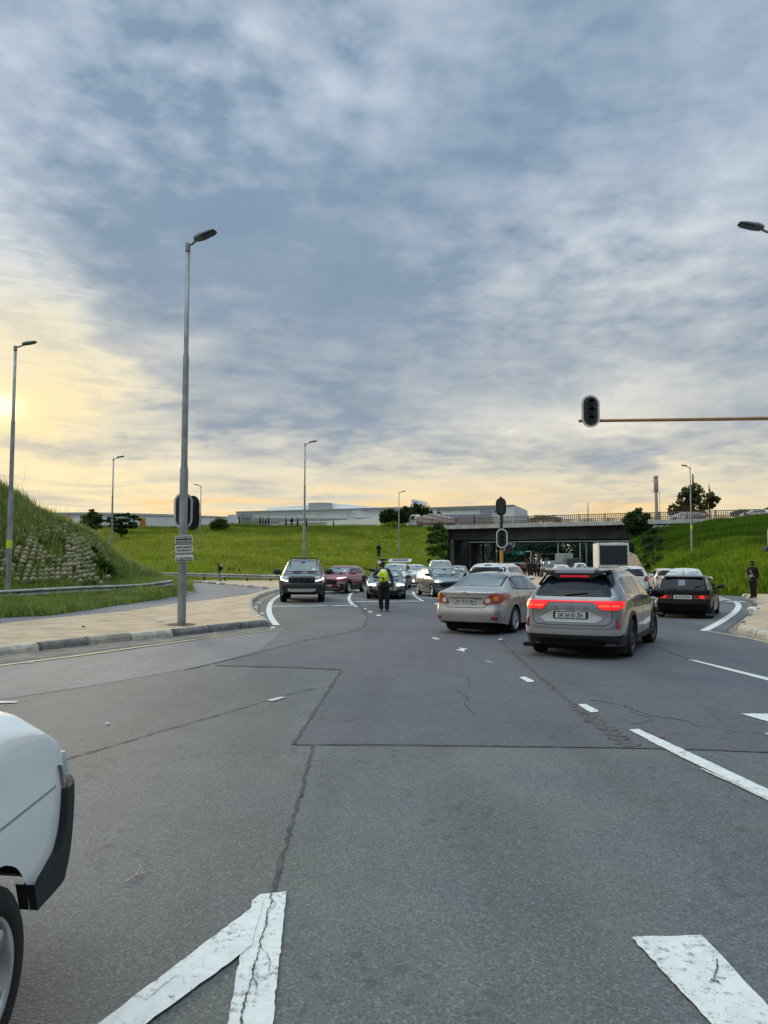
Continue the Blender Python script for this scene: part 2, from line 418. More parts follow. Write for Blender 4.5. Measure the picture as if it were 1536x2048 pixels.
def crack_top(px, wd, jag, seed):
    pts = [G(a, b, 0) for a, b in px]; L = sum((b-a).length for a, b in zip(pts, pts[1:])); ribbon_mb(cr2, resample(pts, min(400, max(8, int(L/.012)))), wd, .0165, jag, seed, .8)
crack_top([(545, 1783), (541, 1800), (544, 1812), (536, 1828), (533, 1850), (527, 1872), (521, 1890), (516, 1915), (508, 1935), (505, 1960), (497, 1985), (489, 2015), (480, 2060), (470, 2120)], .006, .005, 61)
crack_top([(545, 1806), (552, 1812), (546, 1822), (538, 1832)], .003, .003, 62); crack_top([(521, 1900), (535, 1915), (541, 1935), (538, 1950)], .0022, .003, 63); crack_top([(512, 1940), (528, 1936), (546, 1930)], .002, .003, 64)
crack_top([(505, 1962), (515, 1975), (512, 1990)], .003, .003, 65); crack_top([(350, 1960), (335, 1972), (320, 1985), (300, 2000)], .002, .003, 66); crack_top([(262, 1998), (290, 2004), (318, 1992)], .0018, .003, 67)
crack_top([(1432, 1925), (1436, 1938), (1434, 1952), (1428, 1962)], .005, .004, 68); crack_top([(1382, 1888), (1396, 1891), (1412, 1886)], .0025, .003, 69); crack_top([(1422, 1966), (1436, 1970), (1442, 1976)], .008, .004, 70); crack_top([(1420, 1915), (1428, 1922), (1426, 1930)], .002, .003, 71)
structure(obj('paint_cracks', flat(cr2), TAR))
# rough worn-away wheel track
structure(obj('road_scar', flat((lambda mb: (ribbon_mb(mb, resample([G(1150, 1408), G(1180, 1435), G(1225, 1470), G(1262, 1494)], 60), .16, .0065, .03, 5, .5), mb)[1])(MB())), mat('raveled_asphalt', (.045, .042, .045), .95, col2=(.10, .10, .10), vscale=14, bump=.8, bscale=60)))

# painted markings
def mark(px, m=WHITE, z=.010, jit=.006):
    pts = [G(a, b, z) for a, b in px]; out = []
    for a, b in zip(pts, pts[1:]+pts[:1]):
        L = (b-a).length; n = max(1, min(60, int(L/.035))); d = (b-a).normalized(); nr = Vector((-d.y, d.x, 0))
        for k in range(n):
            q = a.lerp(b, k/n); q = q+nr*(jit*.7*noise.noise(q*6)+jit*.9*noise.noise(q*30)+jit*random.uniform(-.45, .45))*(0 if k == 0 else 1); out.append((q.x, q.y))
    return sheet('road_marking', out, z, m, True)
mark([(505, 1800), (520, 1788), (573, 1782), (566, 1850), (545, 2048), (528, 2200), (425, 2200), (455, 2048), (487, 1878)])
mark([(528, 1796), (505, 1890), (268, 2065), (140, 2200), (0, 2200), (195, 2048)], WHITE, .013)
mark([(1263, 1874), (1403, 1869), (1536, 2011), (1700, 2200), (1560, 2200), (1424, 2048)])
mark([(1258, 1459), (1277, 1457.5), (1318, 1476), (1400, 1514), (1536, 1578), (1640, 1628), (1640, 1648), (1536, 1596), (1390, 1527), (1312, 1488)])
mark([(1536, 1601), (1470, 1569), (1400, 1537), (1404, 1536), (1475, 1566.5), (1540, 1598)], WHITE2)
mark([(1155, 1408), (1172, 1408), (1197, 1421), (1194, 1424), (1180, 1424)])
mark([(1038, 1354), (1050, 1353), (1068, 1361), (1066, 1364), (1055, 1364)])
mark([(1376, 1319), (1390, 1320), (1536, 1355), (1640, 1382), (1640, 1391), (1536, 1361)])
mark([(1482, 1427), (1536, 1427), (1680, 1440), (1640, 1470), (1536, 1443)])
mark([(1528, 1466), (1560, 1467), (1600, 1476), (1550, 1473)])
mark([(-60, 1400), (38, 1402), (30, 1405), (-60, 1408)], WHITE2)
mark([(533, 1400), (562, 1393), (572, 1394), (545, 1402)], WHITE2)
mark([(912, 1300), (922, 1297), (918, 1294), (928, 1297), (936, 1297), (928, 1300), (930, 1304), (921, 1301)], WHITE)
mark([(996, 1277), (1004, 1277), (1006, 1279), (998, 1280)], WHITE2)
mark([(862, 1274), (876, 1276), (880, 1280), (868, 1278)], WHITE2)
mark([(970, 1320), (984, 1324), (986, 1326), (972, 1322)], WHITE2)
mark([(727, 1217), (732, 1216), (734, 1217), (729, 1218.4)])
mark([(735, 1223), (743, 1222), (746, 1224), (738, 1225)])
mark([(751, 1230), (760, 1229), (764, 1231), (755, 1232)])
mark([(868, 1207), (876, 1206), (880, 1208), (872, 1209)])
def curve_mark(px, wd, m=WHITE, n=40, z=.010, name='road_marking'):
    mb = MB(); ribbon_mb(mb, smooth_line([G(a, b) for a, b in px], n), wd, z, 0, 0); o = obj(name, flat(mb), m); o['kind'] = 'structure'; return o
curve_mark([(553, 1251), (543, 1237), (538, 1222), (541, 1207), (550, 1197), (562, 1190)], .19)
curve_mark([(541, 1213), (655, 1212)], .30, n=4); curve_mark([(665, 1212), (712, 1211)], .30, n=4)
curve_mark([(713, 1214), (703, 1207), (698, 1197), (702, 1188), (713, 1182), (735, 1178)], .15)
curve_mark([(704, 1204), (845, 1202.5)], .30, n=4)
curve_mark([(826, 1184), (830, 1192), (846, 1203)], .13)
curve_mark([(838, 1196.5), (905, 1196)], .28, n=4)
curve_mark([(500, 1182), (545, 1183)], .22, WHITE2, n=4); curve_mark([(508, 1178.5), (540, 1179)], .25, WHITE2, n=4); curve_mark([(520, 1175.5), (540, 1176)], .25, WHITE2, n=4)
curve_mark([(-400, 1390), (-100, 1348), (0, 1332), (150, 1313), (300, 1292), (450, 1272), (566, 1259)], .10, YELLOW)
curve_mark([(1408, 1262), (1440, 1245), (1468, 1226), (1477, 1214), (1475, 1207), (1468, 1203.5)], .21)
curve_mark([(1456, 1204), (1476, 1202.5), (1486, 1204)], .35, n=8)
curve_mark([(1408, 1262), (1440, 1267), (1536, 1284), (1700, 1312)], .09, YELLOW)
curve_mark([(1436, 1194), (1461, 1201)], .14, n=4); mark([(1434, 1202), (1440, 1198), (1452, 1199.5)], WHITE)
curve_mark([(1300, 1195), (1330, 1195.5)], .35, n=4); curve_mark([(1305, 1206), (1325, 1198)], .16, n=4)
curve_mark([(1452, 1193.5), (1478, 1194.5)], .18, YELLOW, n=4)
curve_mark([(10, 1259), (100, 1251.5), (185, 1243)], .08, YELLOW, n=8) if False else None

# ---------------------------------------------------------------- islands with kerbs
def island(name, px, h, m, inset=.0):
    pts = [G(a, b, 0) for a, b in px]; n = len(pts)
    top = [Vector((p.x, p.y, h)) for p in pts]
    tri = geometry.tessellate_polygon([top]); v = top+[Vector((p.x, p.y, -.02)) for p in pts]
    me = mesh(v, [list(f) for f in tri]+[[i, (i+1) % n, (i+1) % n+n, i+n] for i in range(n)])
    bm = bmesh.new(); bm.from_mesh(me); bmesh.ops.recalc_face_normals(bm, faces=bm.faces)
    bm.to_mesh(me); bm.free(); return structure(obj(name, me, m))
KERBM = []
for i, (a, b) in enumerate((((.36, .325, .26), (.27, .245, .20)), ((.115, .115, .115), (.19, .18, .165)), ((.46, .43, .36), (.33, .30, .25)))):
    KERBM.append(mat('kerb_stone_%s' % ('plain', 'stained', 'pale')[i], a, .9, col2=b, vscale=5, bump=.5, bscale=25))
def kerb(px, n_per=1.0, h=.14, wd=.20, seed=1, broken=0.0, name='kerb', palette=(0, 0, 1)):
    """kerb stones one after another on the outline px (their road edge)"""
    rr = random.Random(seed); pts = [G(a, b, 0) for a, b in px]; L = sum((b-a).length for a, b in zip(pts, pts[1:]))
    n = max(2, int(L/n_per)+1); q = resample(pts, n); mbs = [MB(), MB(), MB()]
    for a, b in zip(q, q[1:]):
        d = (b-a); ln = d.length; d.normalize(); nr = Vector((-d.y, d.x, 0)); c = (a+b)/2-nr*(wd/2-.04)
        if rr.random() < broken: continue
        hh = h*(1+.16*(rr.random()-.5)); tilt = .05*(rr.random()-.5)
        ang = math.atan2(d.y, d.x); o = nr*.02*(rr.random()-.5)
        M = Matrix.Translation(c+o) @ Matrix.Rotation(ang+tilt*.4, 4, 'Z')
        x = ln/2-.038; y = wd/2
        prof = [(-y, -.03), (-y+.02, hh*.55), (-y+.05, hh-.02), (-y+.08, hh), (y, hh), (y, -.03)]
        k = 5; v = []; f = []
        for i in range(k+1):
            xx = -x+2*x*i/k
            for (yy, zz) in prof:
                jj = .008*(rr.random()-.5) if zz > 0 else 0
                v.append(M @ Vector((xx+(0 if 0 < i < k else 0), yy+jj, zz+jj)))
        m_ = len(prof)
        for i in range(k):
            for j in range(m_-1): f.append([i*m_+j, i*m_+j+1, (i+1)*m_+j+1, (i+1)*m_+j])
        f += [list(range(m_)), [k*m_+j for j in range(m_-1, -1, -1)]]
        mbs[palette[rr.randrange(len(palette))]].add(v, f)
    me_all = MB(); idx = []
    for k, mb in enumerate(mbs):
        me_all.add(mb.v, mb.f); idx += [k]*len(mb.f)
    o = me_all.build(name, KERBM); o.data.polygons.foreach_set('material_index', idx); return structure(o)
ISL_F = [(-700, 1392), (-250, 1342), (0, 1309), (100, 1298), (200, 1286), (270, 1278.5), (345, 1272), (400, 1266), (460, 1259), (505, 1254), (527, 1251)]
ISL_R = [(527, 1251), (528, 1247), (512, 1238), (502, 1226), (497, 1214), (500, 1205), (512, 1196), (535, 1187), (560, 1181), (590, 1177)]
ISL_B = [(590, 1174.5), (556, 1178), (535, 1184), (500, 1194), (440, 1203.5), (350, 1215), (250, 1231), (150, 1241), (60, 1250), (0, 1258), (-250, 1275), (-700, 1305)]
isl = island('traffic_island', ISL_F+ISL_R[1:]+ISL_B, .135, SAND)
kerb(ISL_F, 1.05, seed=5, palette=(0, 1, 2), h=.16); kerb(ISL_R, .8, seed=9, palette=(0, 2, 0))
# dusty gutters with crumbled edges
def dust(name, a, b): return sheet(name, a+b[::-1], .0055, DUST)
dust('gutter', [(-250, 1343), (0, 1311), (200, 1288), (345, 1274), (460, 1261), (530, 1254)], [(-250, 1362), (0, 1327), (200, 1300), (345, 1282), (460, 1268), (556, 1258)])
dust('gutter', [(520, 1243), (503, 1228), (498, 1214), (502, 1205), (515, 1196), (540, 1187)], [(548, 1257), (530, 1246), (519, 1228), (517, 1210), (530, 1198), (552, 1189)])
# right-hand island
RI_F = [(1487, 1264), (1536, 1277), (1640, 1302), (1900, 1362)]
RI_L = [(1490, 1193), (1500, 1199), (1512, 1204), (1522, 1210), (1524, 1216), (1521, 1224), (1510, 1235), (1495, 1248), (1487, 1262)]
island('pavement', RI_L+RI_F[1:]+[(2200, 1362), (2200, 1193), (1536, 1190.5)], .135, SAND)
kerb(RI_L[::-1][::-1], .75, seed=5, broken=.12, palette=(2, 2, 0)); kerb(RI_F, 1.2, seed=6, palette=(2, 2, 0), h=.16)
dust('gutter', [(1488, 1203), (1505, 1208), (1514, 1214), (1511, 1224), (1498, 1236), (1480, 1256), (1485, 1266), (1536, 1279), (1700, 1318)], [(1484, 1206), (1494, 1212), (1496, 1220), (1486, 1234), (1466, 1250), (1455, 1262), (1470, 1270), (1536, 1288), (1700, 1330)])
# far pavement in front of the long guard rail
FP_F = [(250, 1161.5), (330, 1163), (400, 1165.5), (445, 1169), (480, 1172.5), (520, 1176), (556, 1180.5), (600, 1180), (650, 1175), (700, 1169), (745, 1163), (800, 1158), (850, 1156)]
island('pavement', FP_F+[(860, 1153), (740, 1157.5), (560, 1160), (450, 1160), (250, 1157)], .12, SAND)
kerb(FP_F, 1.1, seed=12, palette=(1, 0, 2), broken=.05)
# ================================================================= BANKS AND HILLS
def grassmat(name, cols, scale=.12, streak=False, hi=None):
    m = bpy.data.materials.new(name); m.use_nodes = True; t = m.node_tree; b = t.nodes['Principled BSDF']; p = world_pos(t)
    a = nnoise(t, p, scale, 5, .62).step(.36, .66); q = nnoise(t, p, scale*7, 5, .7).step(.35, .7); r = nnoise(t, p, scale*40, 3, .7).step(.4, .68)
    c = nmix(t, a, cols[0], cols[1]); c = nmix(t, q*.55, c, cols[2]); c = nmix(t, r*.40, c, cols[3])
    if hi: c = nmix(t, (nsep(t, p)[2]+(a-.5)*2.5+(q-.5)*1.5).step(hi[0], hi[1])*.85, c, hi[2])
    t.links.new(c.s, b.inputs['Base Color']); b.inputs['Roughness'].default_value = .95; b.inputs['Specular IOR Level'].default_value = .04
    bp = t.nodes.new('ShaderNodeBump'); bp.inputs['Strength'].default_value = .9; bp.inputs['Distance'].default_value = .35
    t.links.new((q*.5+r*.35).s, bp.inputs['Height']); t.links.new(bp.outputs[0], b.inputs['Normal'])
    return m
MEADOW = grassmat('meadow', [(.20, .25, .018, 1), (.15, .20, .015, 1), (.24, .27, .04, 1), (.10, .14, .012, 1)], hi=(4.5, 9.0, (.08, .12, .015, 1)))
BUSHY = grassmat('rank_grass', [(.12, .19, .014, 1), (.065, .12, .012, 1), (.19, .25, .016, 1), (.04, .08, .006, 1)], .22, hi=(1.2, 5.0, (.04, .09, .010, 1)))
VERGE = grassmat('verge', [(.16, .22, .04, 1), (.11, .16, .03, 1), (.23, .24, .09, 1), (.07, .11, .02, 1)], .5)
def loft(name, rows, nu, nv, m, amp=.3, nscale=.15, seed=0, fade=True, par=False):
    """surface through rows of points; each row resampled to nu, rows blended to nv steps between neighbours"""
    rs = [(smooth_param if par else smooth_line)(r, nu) for r in rows]; grid = []
    for a, b in zip(rs, rs[1:]):
        for k in range(nv): grid.append([p.lerp(q, k/nv) for p, q in zip(a, b)])
    grid.append(rs[-1]); nr = len(grid)
    for j, row in enumerate(grid):
        f = min(1, j/3) if fade else 1
        for p in row:
            p.z += amp*f*(noise.fractal(Vector((p.x*nscale+seed, p.y*nscale, 0)), 1.0, 2.0, 4))
    if fade: grid = [[Vector((p.x, p.y, -.06)) for p in grid[0]]]+grid; nr += 1
    v = [p for r in grid for p in r]
    fs = [[j*nu+i, j*nu+i+1, (j+1)*nu+i+1, (j+1)*nu+i] for j in range(nr-1) for i in range(nu-1)]
    me = mesh(v, fs); bm = bmesh.new(); bm.from_mesh(me)
    bmesh.ops.recalc_face_normals(bm, faces=bm.faces)
    if sum(f.normal.z*f.calc_area() for f in bm.faces) < 0: bmesh.ops.reverse_faces(bm, faces=bm.faces)
    bm.to_mesh(me); bm.free()
    o = obj(name, me, m, smooth=True); o['kind'] = 'structure'; o_grid[o.name] = (grid, nu); return o
o_grid = {}
# far left meadow slope up to the motorway level
r0 = [G(-260, 1160, .1), G(60, 1160, .1), G(250, 1161, .1), G(450, 1161, .1), G(560, 1161, .1), G(700, 1159, .1), G(780, 1157, .1), G(850, 1154, .1), G(893, 1150, .1)]
crest_px = [(-260, 1054, 160), (60, 1054, 157), (200, 1055, 154), (300, 1056, 152), (400, 1054, 150), (500, 1053, 148), (620, 1053, 144), (740, 1052, 140), (820, 1054, 137), (893, 1060, 134)]
r3 = [P(a, b, y) for a, b, y in crest_px]
def between(a, b, u, dz): 
    A, B_ = smooth_line(a, 12), smooth_line(b, 12); return [p.lerp(q, u)+Vector((0, 0, dz)) for p, q in zip(A, B_)]
back = [p+Vector((1, 26, .0)) for p in r3]; drop = [p+Vector((2, 90, -p.z-.05)) for p in r3]
embL = loft('grassy_embankment', [r0, between(r0, r3, .10, .35), between(r0, r3, .45, .55), between(r0, r3, .8, .35), r3, back, drop], 150, 14, MEADOW, .35, .09, 3)
# right-hand bank from the rail up to the motorway
q0 = [G(2300, 1212, .1), G(1850, 1201, .1), G(1536, 1190, .1), G(1440, 1186, .1), G(1395, 1181, .1), G(1345, 1170, .1), G(1305, 1159, .1), G(1285, 1152, .1)]
q3 = [P(2300, 1004, 106), P(1850, 1020, 111), P(1536, 1034, 116), P(1490, 1039, 118), P(1440, 1046, 119.5), P(1380, 1053, 119.5), P(1310, 1064, 118.5), P(1268, 1082, 118)]
qb = [p+Vector((6, 26, 0)) for p in q3[:5]]; 
embR = loft('grassy_embankment', [q0, between(q0, q3, .10, .5), between(q0, q3, .5, 1.1), between(q0, q3, .82, .7), q3], 120, 16, BUSHY, .55, .13, 9)
loft('motorway_verge', [q3[:5], qb, [p+Vector((12, 70, -p.z-.05)) for p in q3[:5]]], 40, 6, BUSHY, .1, .1, 2)
# near left bank: verge by the slip road, foot of the hill, crest
v0 = [G(-900, 1276, .03), G(-400, 1254, .03), G(0, 1234, .03), G(100, 1229, .03), G(200, 1214, .03), G(300, 1200, .03), G(350, 1191, .03), G(381, 1181, .03)]
v1 = [P(-900, 1235, 27.5), P(-400, 1222, 29), P(0, 1212, 31.6), P(100, 1205, 32.5), P(200, 1193, 34.5), P(300, 1180, 38), P(345, 1174, 41), P(378, 1172, 46)]
v2 = [P(-900, 1225, 29), P(-400, 1212, 31), P(0, 1200, 33.6), P(100, 1192, 35), P(200, 1180, 38), P(262, 1168, 43.5), P(320, 1163, 51), P(366, 1163.5, 62)]
v3 = [P(-900, 560, 38), P(-400, 760, 38), P(0, 968, 38.5), P(68, 1011, 39), P(137, 1047, 40), P(184, 1067, 41.5), P(225, 1107, 43.5), P(262, 1146, 47.5)]
v3 = [p-Vector((0, 0, .22)) for p in v3]; v4 = [p+Vector((-12, 20, -.4)) for p in v3]; v5 = [p+Vector((-30, 60, -p.z-.1)) for p in v3]
for p in v1: p.z = max(p.z, .13)
for p in v2: p.z = max(p.z, .20)
hill = loft('grassy_hill', [v0, v1, v2, v3, v4, v5], 140, 10, VERGE, .14, .45, 5, par=True)

def surf_z(o, x, y):
    pass
def bvh_of(o):
    dg = bpy.context.evaluated_depsgraph_get(); me = o.data
    return BVHTree.FromPolygons([v.co.copy() for v in me.vertices], [list(p.vertices) for p in me.polygons])
BV = {'L': bvh_of(embL), 'R': bvh_of(embR), 'H': bvh_of(hill)}
def zat(x, y):
    best = 0.0
    for b in BV.values():
        h = b.ray_cast(Vector((x, y, 60)), Vector((0, 0, -1)))
        if h[0] is not None: best = max(best, h[0].z)
    return best

# ---------------------------------------------------------------- blades and tufts (nobody could count them)
def blades(name, pos, hgt, wid, m, lean=.35, per=5, seed=0, spread=.5):
    """pos (n,3): each becomes a tuft of `per` pointed blades"""
    rg = np.random.default_rng(seed); n = len(pos)*per
    base = np.repeat(pos, per, 0).astype(float); hh = np.repeat(hgt, per)*rg.uniform(.55, 1.1, n); ww = np.repeat(wid, per)
    base[:, :2] += rg.normal(0, 1, (n, 2))*(spread*hh)[:, None]
    th = rg.uniform(0, 2*np.pi, n); ln = rg.uniform(0, lean, n)*hh
    dx, dy = np.cos(th), np.sin(th); ph = rg.uniform(0, 2*np.pi, n); wx, wy = np.cos(ph)*ww/2, np.sin(ph)*ww/2
    V = np.empty((n, 5, 3))
    base[:, 2] -= .04*hh
    V[:, 0] = base; V[:, 0, 0] -= wx; V[:, 0, 1] -= wy
    V[:, 1] = base; V[:, 1, 0] += wx; V[:, 1, 1] += wy
    mid = base.copy(); mid[:, 0] += dx*ln*.35; mid[:, 1] += dy*ln*.35; mid[:, 2] += hh*.6
    V[:, 2] = mid; V[:, 2, 0] += wx*.7; V[:, 2, 1] += wy*.7
    V[:, 3] = mid; V[:, 3, 0] -= wx*.7; V[:, 3, 1] -= wy*.7
    V[:, 4] = base; V[:, 4, 0] += dx*ln; V[:, 4, 1] += dy*ln; V[:, 4, 2] += hh
    me = bpy.data.meshes.new(name); me.vertices.add(n*5); me.vertices.foreach_set('co', V.reshape(-1))
    idx = np.arange(n)[:, None]*5
    quads = idx+np.array([0, 1, 2, 3]); tris = idx+np.array([3, 2, 4])
    loops = np.concatenate([quads, tris], 1).reshape(-1)
    me.loops.add(len(loops)); me.loops.foreach_set('vertex_index', loops)
    me.polygons.add(2*n); st = (np.arange(n)[:, None]*7+np.array([0, 4])).reshape(-1); me.polygons.foreach_set('loop_start', st)
    me.update(); me.validate(); o = obj(name, me, m); return o
def leafm(name, c1, c2, c3, sc=.6, hi=None):
    m = bpy.data.materials.new(name); m.use_nodes = True; t = m.node_tree; b = t.nodes['Principled BSDF']; p = world_pos(t)
    c = nmix(t, nnoise(t, p, sc, 3, .6).step(.35, .65), c1, c2); c = nmix(t, nnoise(t, p, sc*9, 2, .6).step(.5, .62)*.8, c, c3)
    if hi: c = nmix(t, (nsep(t, p)[2]+(nnoise(t, p, sc, 3, .6)-.5)*9.0).step(hi[0], hi[1])*.85, c, hi[2])
    t.links.new(c.s, b.inputs['Base Color']); b.inputs['Roughness'].default_value = .9; b.inputs['Specular IOR Level'].default_value = .04
    tr = t.nodes.new('ShaderNodeBsdfTranslucent'); t.links.new(c.s, tr.inputs[0]); ms = t.nodes.new('ShaderNodeMixShader'); ms.inputs[0].default_value = .38
    t.links.new(b.outputs[0], ms.inputs[1]); t.links.new(tr.outputs[0], ms.inputs[2]); t.links.new(ms.outputs[0], t.nodes['Material Output'].inputs[0])
    return m
def scatter(o, n, seed, ok):
    """random points over a mesh's faces by area, kept where ok(x,y,z)"""
    rg = np.random.default_rng(seed); me = o.data; me.calc_loop_triangles(); k = len(me.loop_triangles)
    tv = np.empty(k*3, int); me.loop_triangles.foreach_get('vertices', tv); co = np.empty(len(me.vertices)*3); me.vertices.foreach_get('co', co); co = co.reshape(-1, 3)
    T = co[tv.reshape(-1, 3)]; ar = np.linalg.norm(np.cross(T[:, 1]-T[:, 0], T[:, 2]-T[:, 0]), axis=1)
    c = T.mean(1); keep = ok(c[:, 0], c[:, 1], c[:, 2]); ar = ar*keep
    i = rg.choice(k, n, p=ar/ar.sum()); a, b = rg.random(n), rg.random(n); s = a+b > 1; a[s] = 1-a[s]; b[s] = 1-b[s]
    return T[i, 0]+(T[i, 1]-T[i, 0])*a[:, None]+(T[i, 2]-T[i, 0])*b[:, None]
GR1 = leafm('verge_grass_blades', (.24, .32, .055, 1), (.15, .215, .035, 1), (.40, .38, .20, 1))
GR2 = leafm('meadow_grass_blades', (.29, .35, .035, 1), (.21, .28, .022, 1), (.44, .40, .13, 1), .10, (4.5, 9.0, (.11, .16, .022, 1)))
GR3 = leafm('rank_grass_blades', (.17, .27, .018, 1), (.09, .16, .014, 1), (.30, .35, .03, 1), .16, (1.2, 5.0, (.055, .12, .012, 1)))
def pat(p, s, seed=0): return np.array([noise.noise(Vector((a*s+seed, b*s, c*s))) for a, b, c in p])
# verge and hill
pos = scatter(hill, 19000, 1, lambda x, y, z: (y < 52) & (x > -24-y*.05) & (x/np.maximum(y, 1) > -.56))
hg = .20+.16*np.random.default_rng(2).random(len(pos))+.15*(pat(pos, .5) > .1)
hg[pos[:, 1]-30 > 3] *= 1.25
_px = 768+pos[:, 0]/pos[:, 1]*FPX; _py = 1124-(pos[:, 2]-1.7)/pos[:, 1]*FPX
_k = (_px > 0) & (_px < 230) & (_py > 1050+np.maximum(0, 90-_px)*.5) & (_py < 1168) & (np.random.default_rng(3).random(len(pos)) < .72); pos, hg = pos[~_k], hg[~_k]
tag(blades('grass', pos, hg, np.full(len(pos), .035), GR1, .6, 5, 3), kind='stuff')
def _up(x, y, z):
    px = 768+x/np.maximum(y, 1)*FPX; py = 1124-(z-1.7)/np.maximum(y, 1)*FPX
    return (y < 50) & (px > -60) & (px < 300) & (z > .9) & (py < np.where(px < 120, 1085-np.maximum(0, px)*.05, 1080+(px-120)*.62))
pos = scatter(hill, 15000, 21, _up); hg = .26+.22*np.random.default_rng(22).random(len(pos))
tag(blades('bank_grass', pos, hg, np.full(len(pos), .05), leafm('bank_grass_blades', (.27, .33, .09, 1), (.17, .23, .055, 1), (.52, .49, .27, 1), .8), .7, 6, 23), kind='stuff')
pos = scatter(hill, 420, 25, lambda x, y, z: _up(x, y, z) & (y > 36)); tag(blades('dry_grass_stalks', pos, .7+.6*np.random.default_rng(26).random(len(pos)), np.full(len(pos), .014), leafm('dry_stalks', (.42, .38, .24, 1), (.34, .30, .18, 1), (.5, .46, .3, 1)), .35, 2, 27), kind='stuff')
# meadow
pos = scatter(embL, 26000, 4, lambda x, y, z: (y < 158) & (x/np.maximum(y, 1) > -.56) & (z > .15))
hg = .22+.34*np.random.default_rng(5).random(len(pos))+.3*np.clip(pat(pos, .12, 7)*2, 0, 1); hg[(pos[:, 1] < 75)] += .28
tag(blades('meadow_grass', pos, hg, np.full(len(pos), .11), GR2, .5, 4, 6), kind='stuff')
pos = scatter(embR, 30000, 7, lambda x, y, z: (x/np.maximum(y, 1) < .58) & (z > .12))
hg = .16+.34*np.random.default_rng(8).random(len(pos))**2+.38*np.clip(pat(pos, .22, 3)*3, 0, 1)
tag(blades('rank_grass', pos, hg, np.full(len(pos), .10), GR3, .8, 5, 9, .8), kind='stuff')
# ================================================================= STREET FURNITURE
GALV = mat('galvanised_steel', (.36, .38, .38), .45, .75, var=.3, vscale=6)
GALVP = mat('lamp_pole_steel', (.30, .33, .34), .5, .6, var=.25, vscale=2.5)
RAIL = mat('guard_rail_steel', (.38, .41, .39), .5, .4, var=.35, vscale=2.5)
DARKP = mat('dark_post', (.05, .05, .045), .8)
LUM = mat('luminaire_grey', (.10, .115, .12), .5, .3); LUMG = mat('luminaire_glass', (.05, .06, .07), .1, 0, ior=1.6)
BLK = mat('signal_black', (.018, .024, .030), .6); RIM = mat('signal_white_rim', (.62, .63, .61), .6, var=.15)
LENS = mat('signal_lens_off', (.018, .02, .022), .3)
YEL = mat('signal_post_yellow', (.60, .33, .03), .55, var=.2); GOLD = mat('signal_arm_paint', (.36, .20, .085), .5, var=.25)
HIV = mat('yellow_band', (.62, .68, .05), .6)
def guard_rail(px, ztop_fn, label, posts_every=2.2, h=.31, side=1):
    """px: (x, ytop, Y) pixel points of the beam's top edge"""
    pts = [P(a, b, y) for a, b, y in px]; q = smooth_line(pts, max(24, int(sum((b-a).length for a, b in zip(pts, pts[1:]))/1.0)))
    e = empty('guard_rail', (q[0].x, q[0].y, 0), 0, label, 'guard rail', 'guard rails'); o0 = Vector((q[0].x, q[0].y, 0))
    prof = [(0, 0), (.012, .0), (.055, -.045), (.055, -.085), (.0, -.14), (.0, -.17), (.055, -.225), (.055, -.265), (.012, -.31), (0, -.31)]
    prof += [(a-.012, b) for a, b in prof[::-1]][1:-1]; n = len(prof)
    v = []; f = []
    for i, p in enumerate(q):
        d = (q[min(i+1, len(q)-1)]-q[max(i-1, 0)]).normalized(); nr = Vector((d.y, -d.x, 0)).normalized()*side
        for a, b in prof: v.append(p-o0+nr*a+Vector((0, 0, b*h/.31)))
    for i in range(len(q)-1):
        for k in range(n): f.append([i*n+k, i*n+(k+1) % n, (i+1)*n+(k+1) % n, (i+1)*n+k])
    f += [list(range(n)), [(len(q)-1)*n+k for k in range(n-1, -1, -1)]]
    mb = MB(); mb.v = v; mb.f = f; mb.build('beam', RAIL, e)
    L = 0; nxt = .6
    for a, b in zip(q, q[1:]):
        L += (b-a).length
        if L >= nxt:
            nxt += posts_every; d = (b-a).normalized(); nr = Vector((d.y, -d.x, 0)).normalized()*side
            mb = MB(); c = b-o0-nr*.09; mb.box((c.x, c.y, (b.z-.04-.5)/2+.0), (.12, .12, b.z+.42), math.atan2(d.y, d.x)); mb.box((c.x+nr.x*.055, c.y+nr.y*.055, b.z-.155), (.10, .10, .12), math.atan2(d.y, d.x))
            mb.build('post', DARKP, e)
    return e
guard_rail([(-420, 1196, 27), (-60, 1184, 30.2), (5, 1180.5, 31), (100, 1175.5, 32.3), (170, 1172, 33.6), (230, 1170, 35), (290, 1167, 36.6), (345, 1159.5, 38)], None, 'steel guard rail along the grass at the foot of the stone-block hill')
guard_rail([(215, 1142.2, 72), (250, 1143.3, 69), (300, 1144.5, 68), (400, 1146.5, 66), (500, 1149, 64.5), (620, 1151.5, 64), (740, 1153, 66), (830, 1150.5, 73), (893, 1148, 80)], None, 'long steel guard rail in front of the broad green meadow bank')
guard_rail([(1385, 1156.5, 47), (1400, 1158.5, 46.2), (1424, 1161, 45), (1480, 1164, 43.3), (1536, 1167.5, 41.5), (1700, 1175, 38), (1950, 1185, 35)], None, 'steel guard rail behind the man in black and the black hatchback')
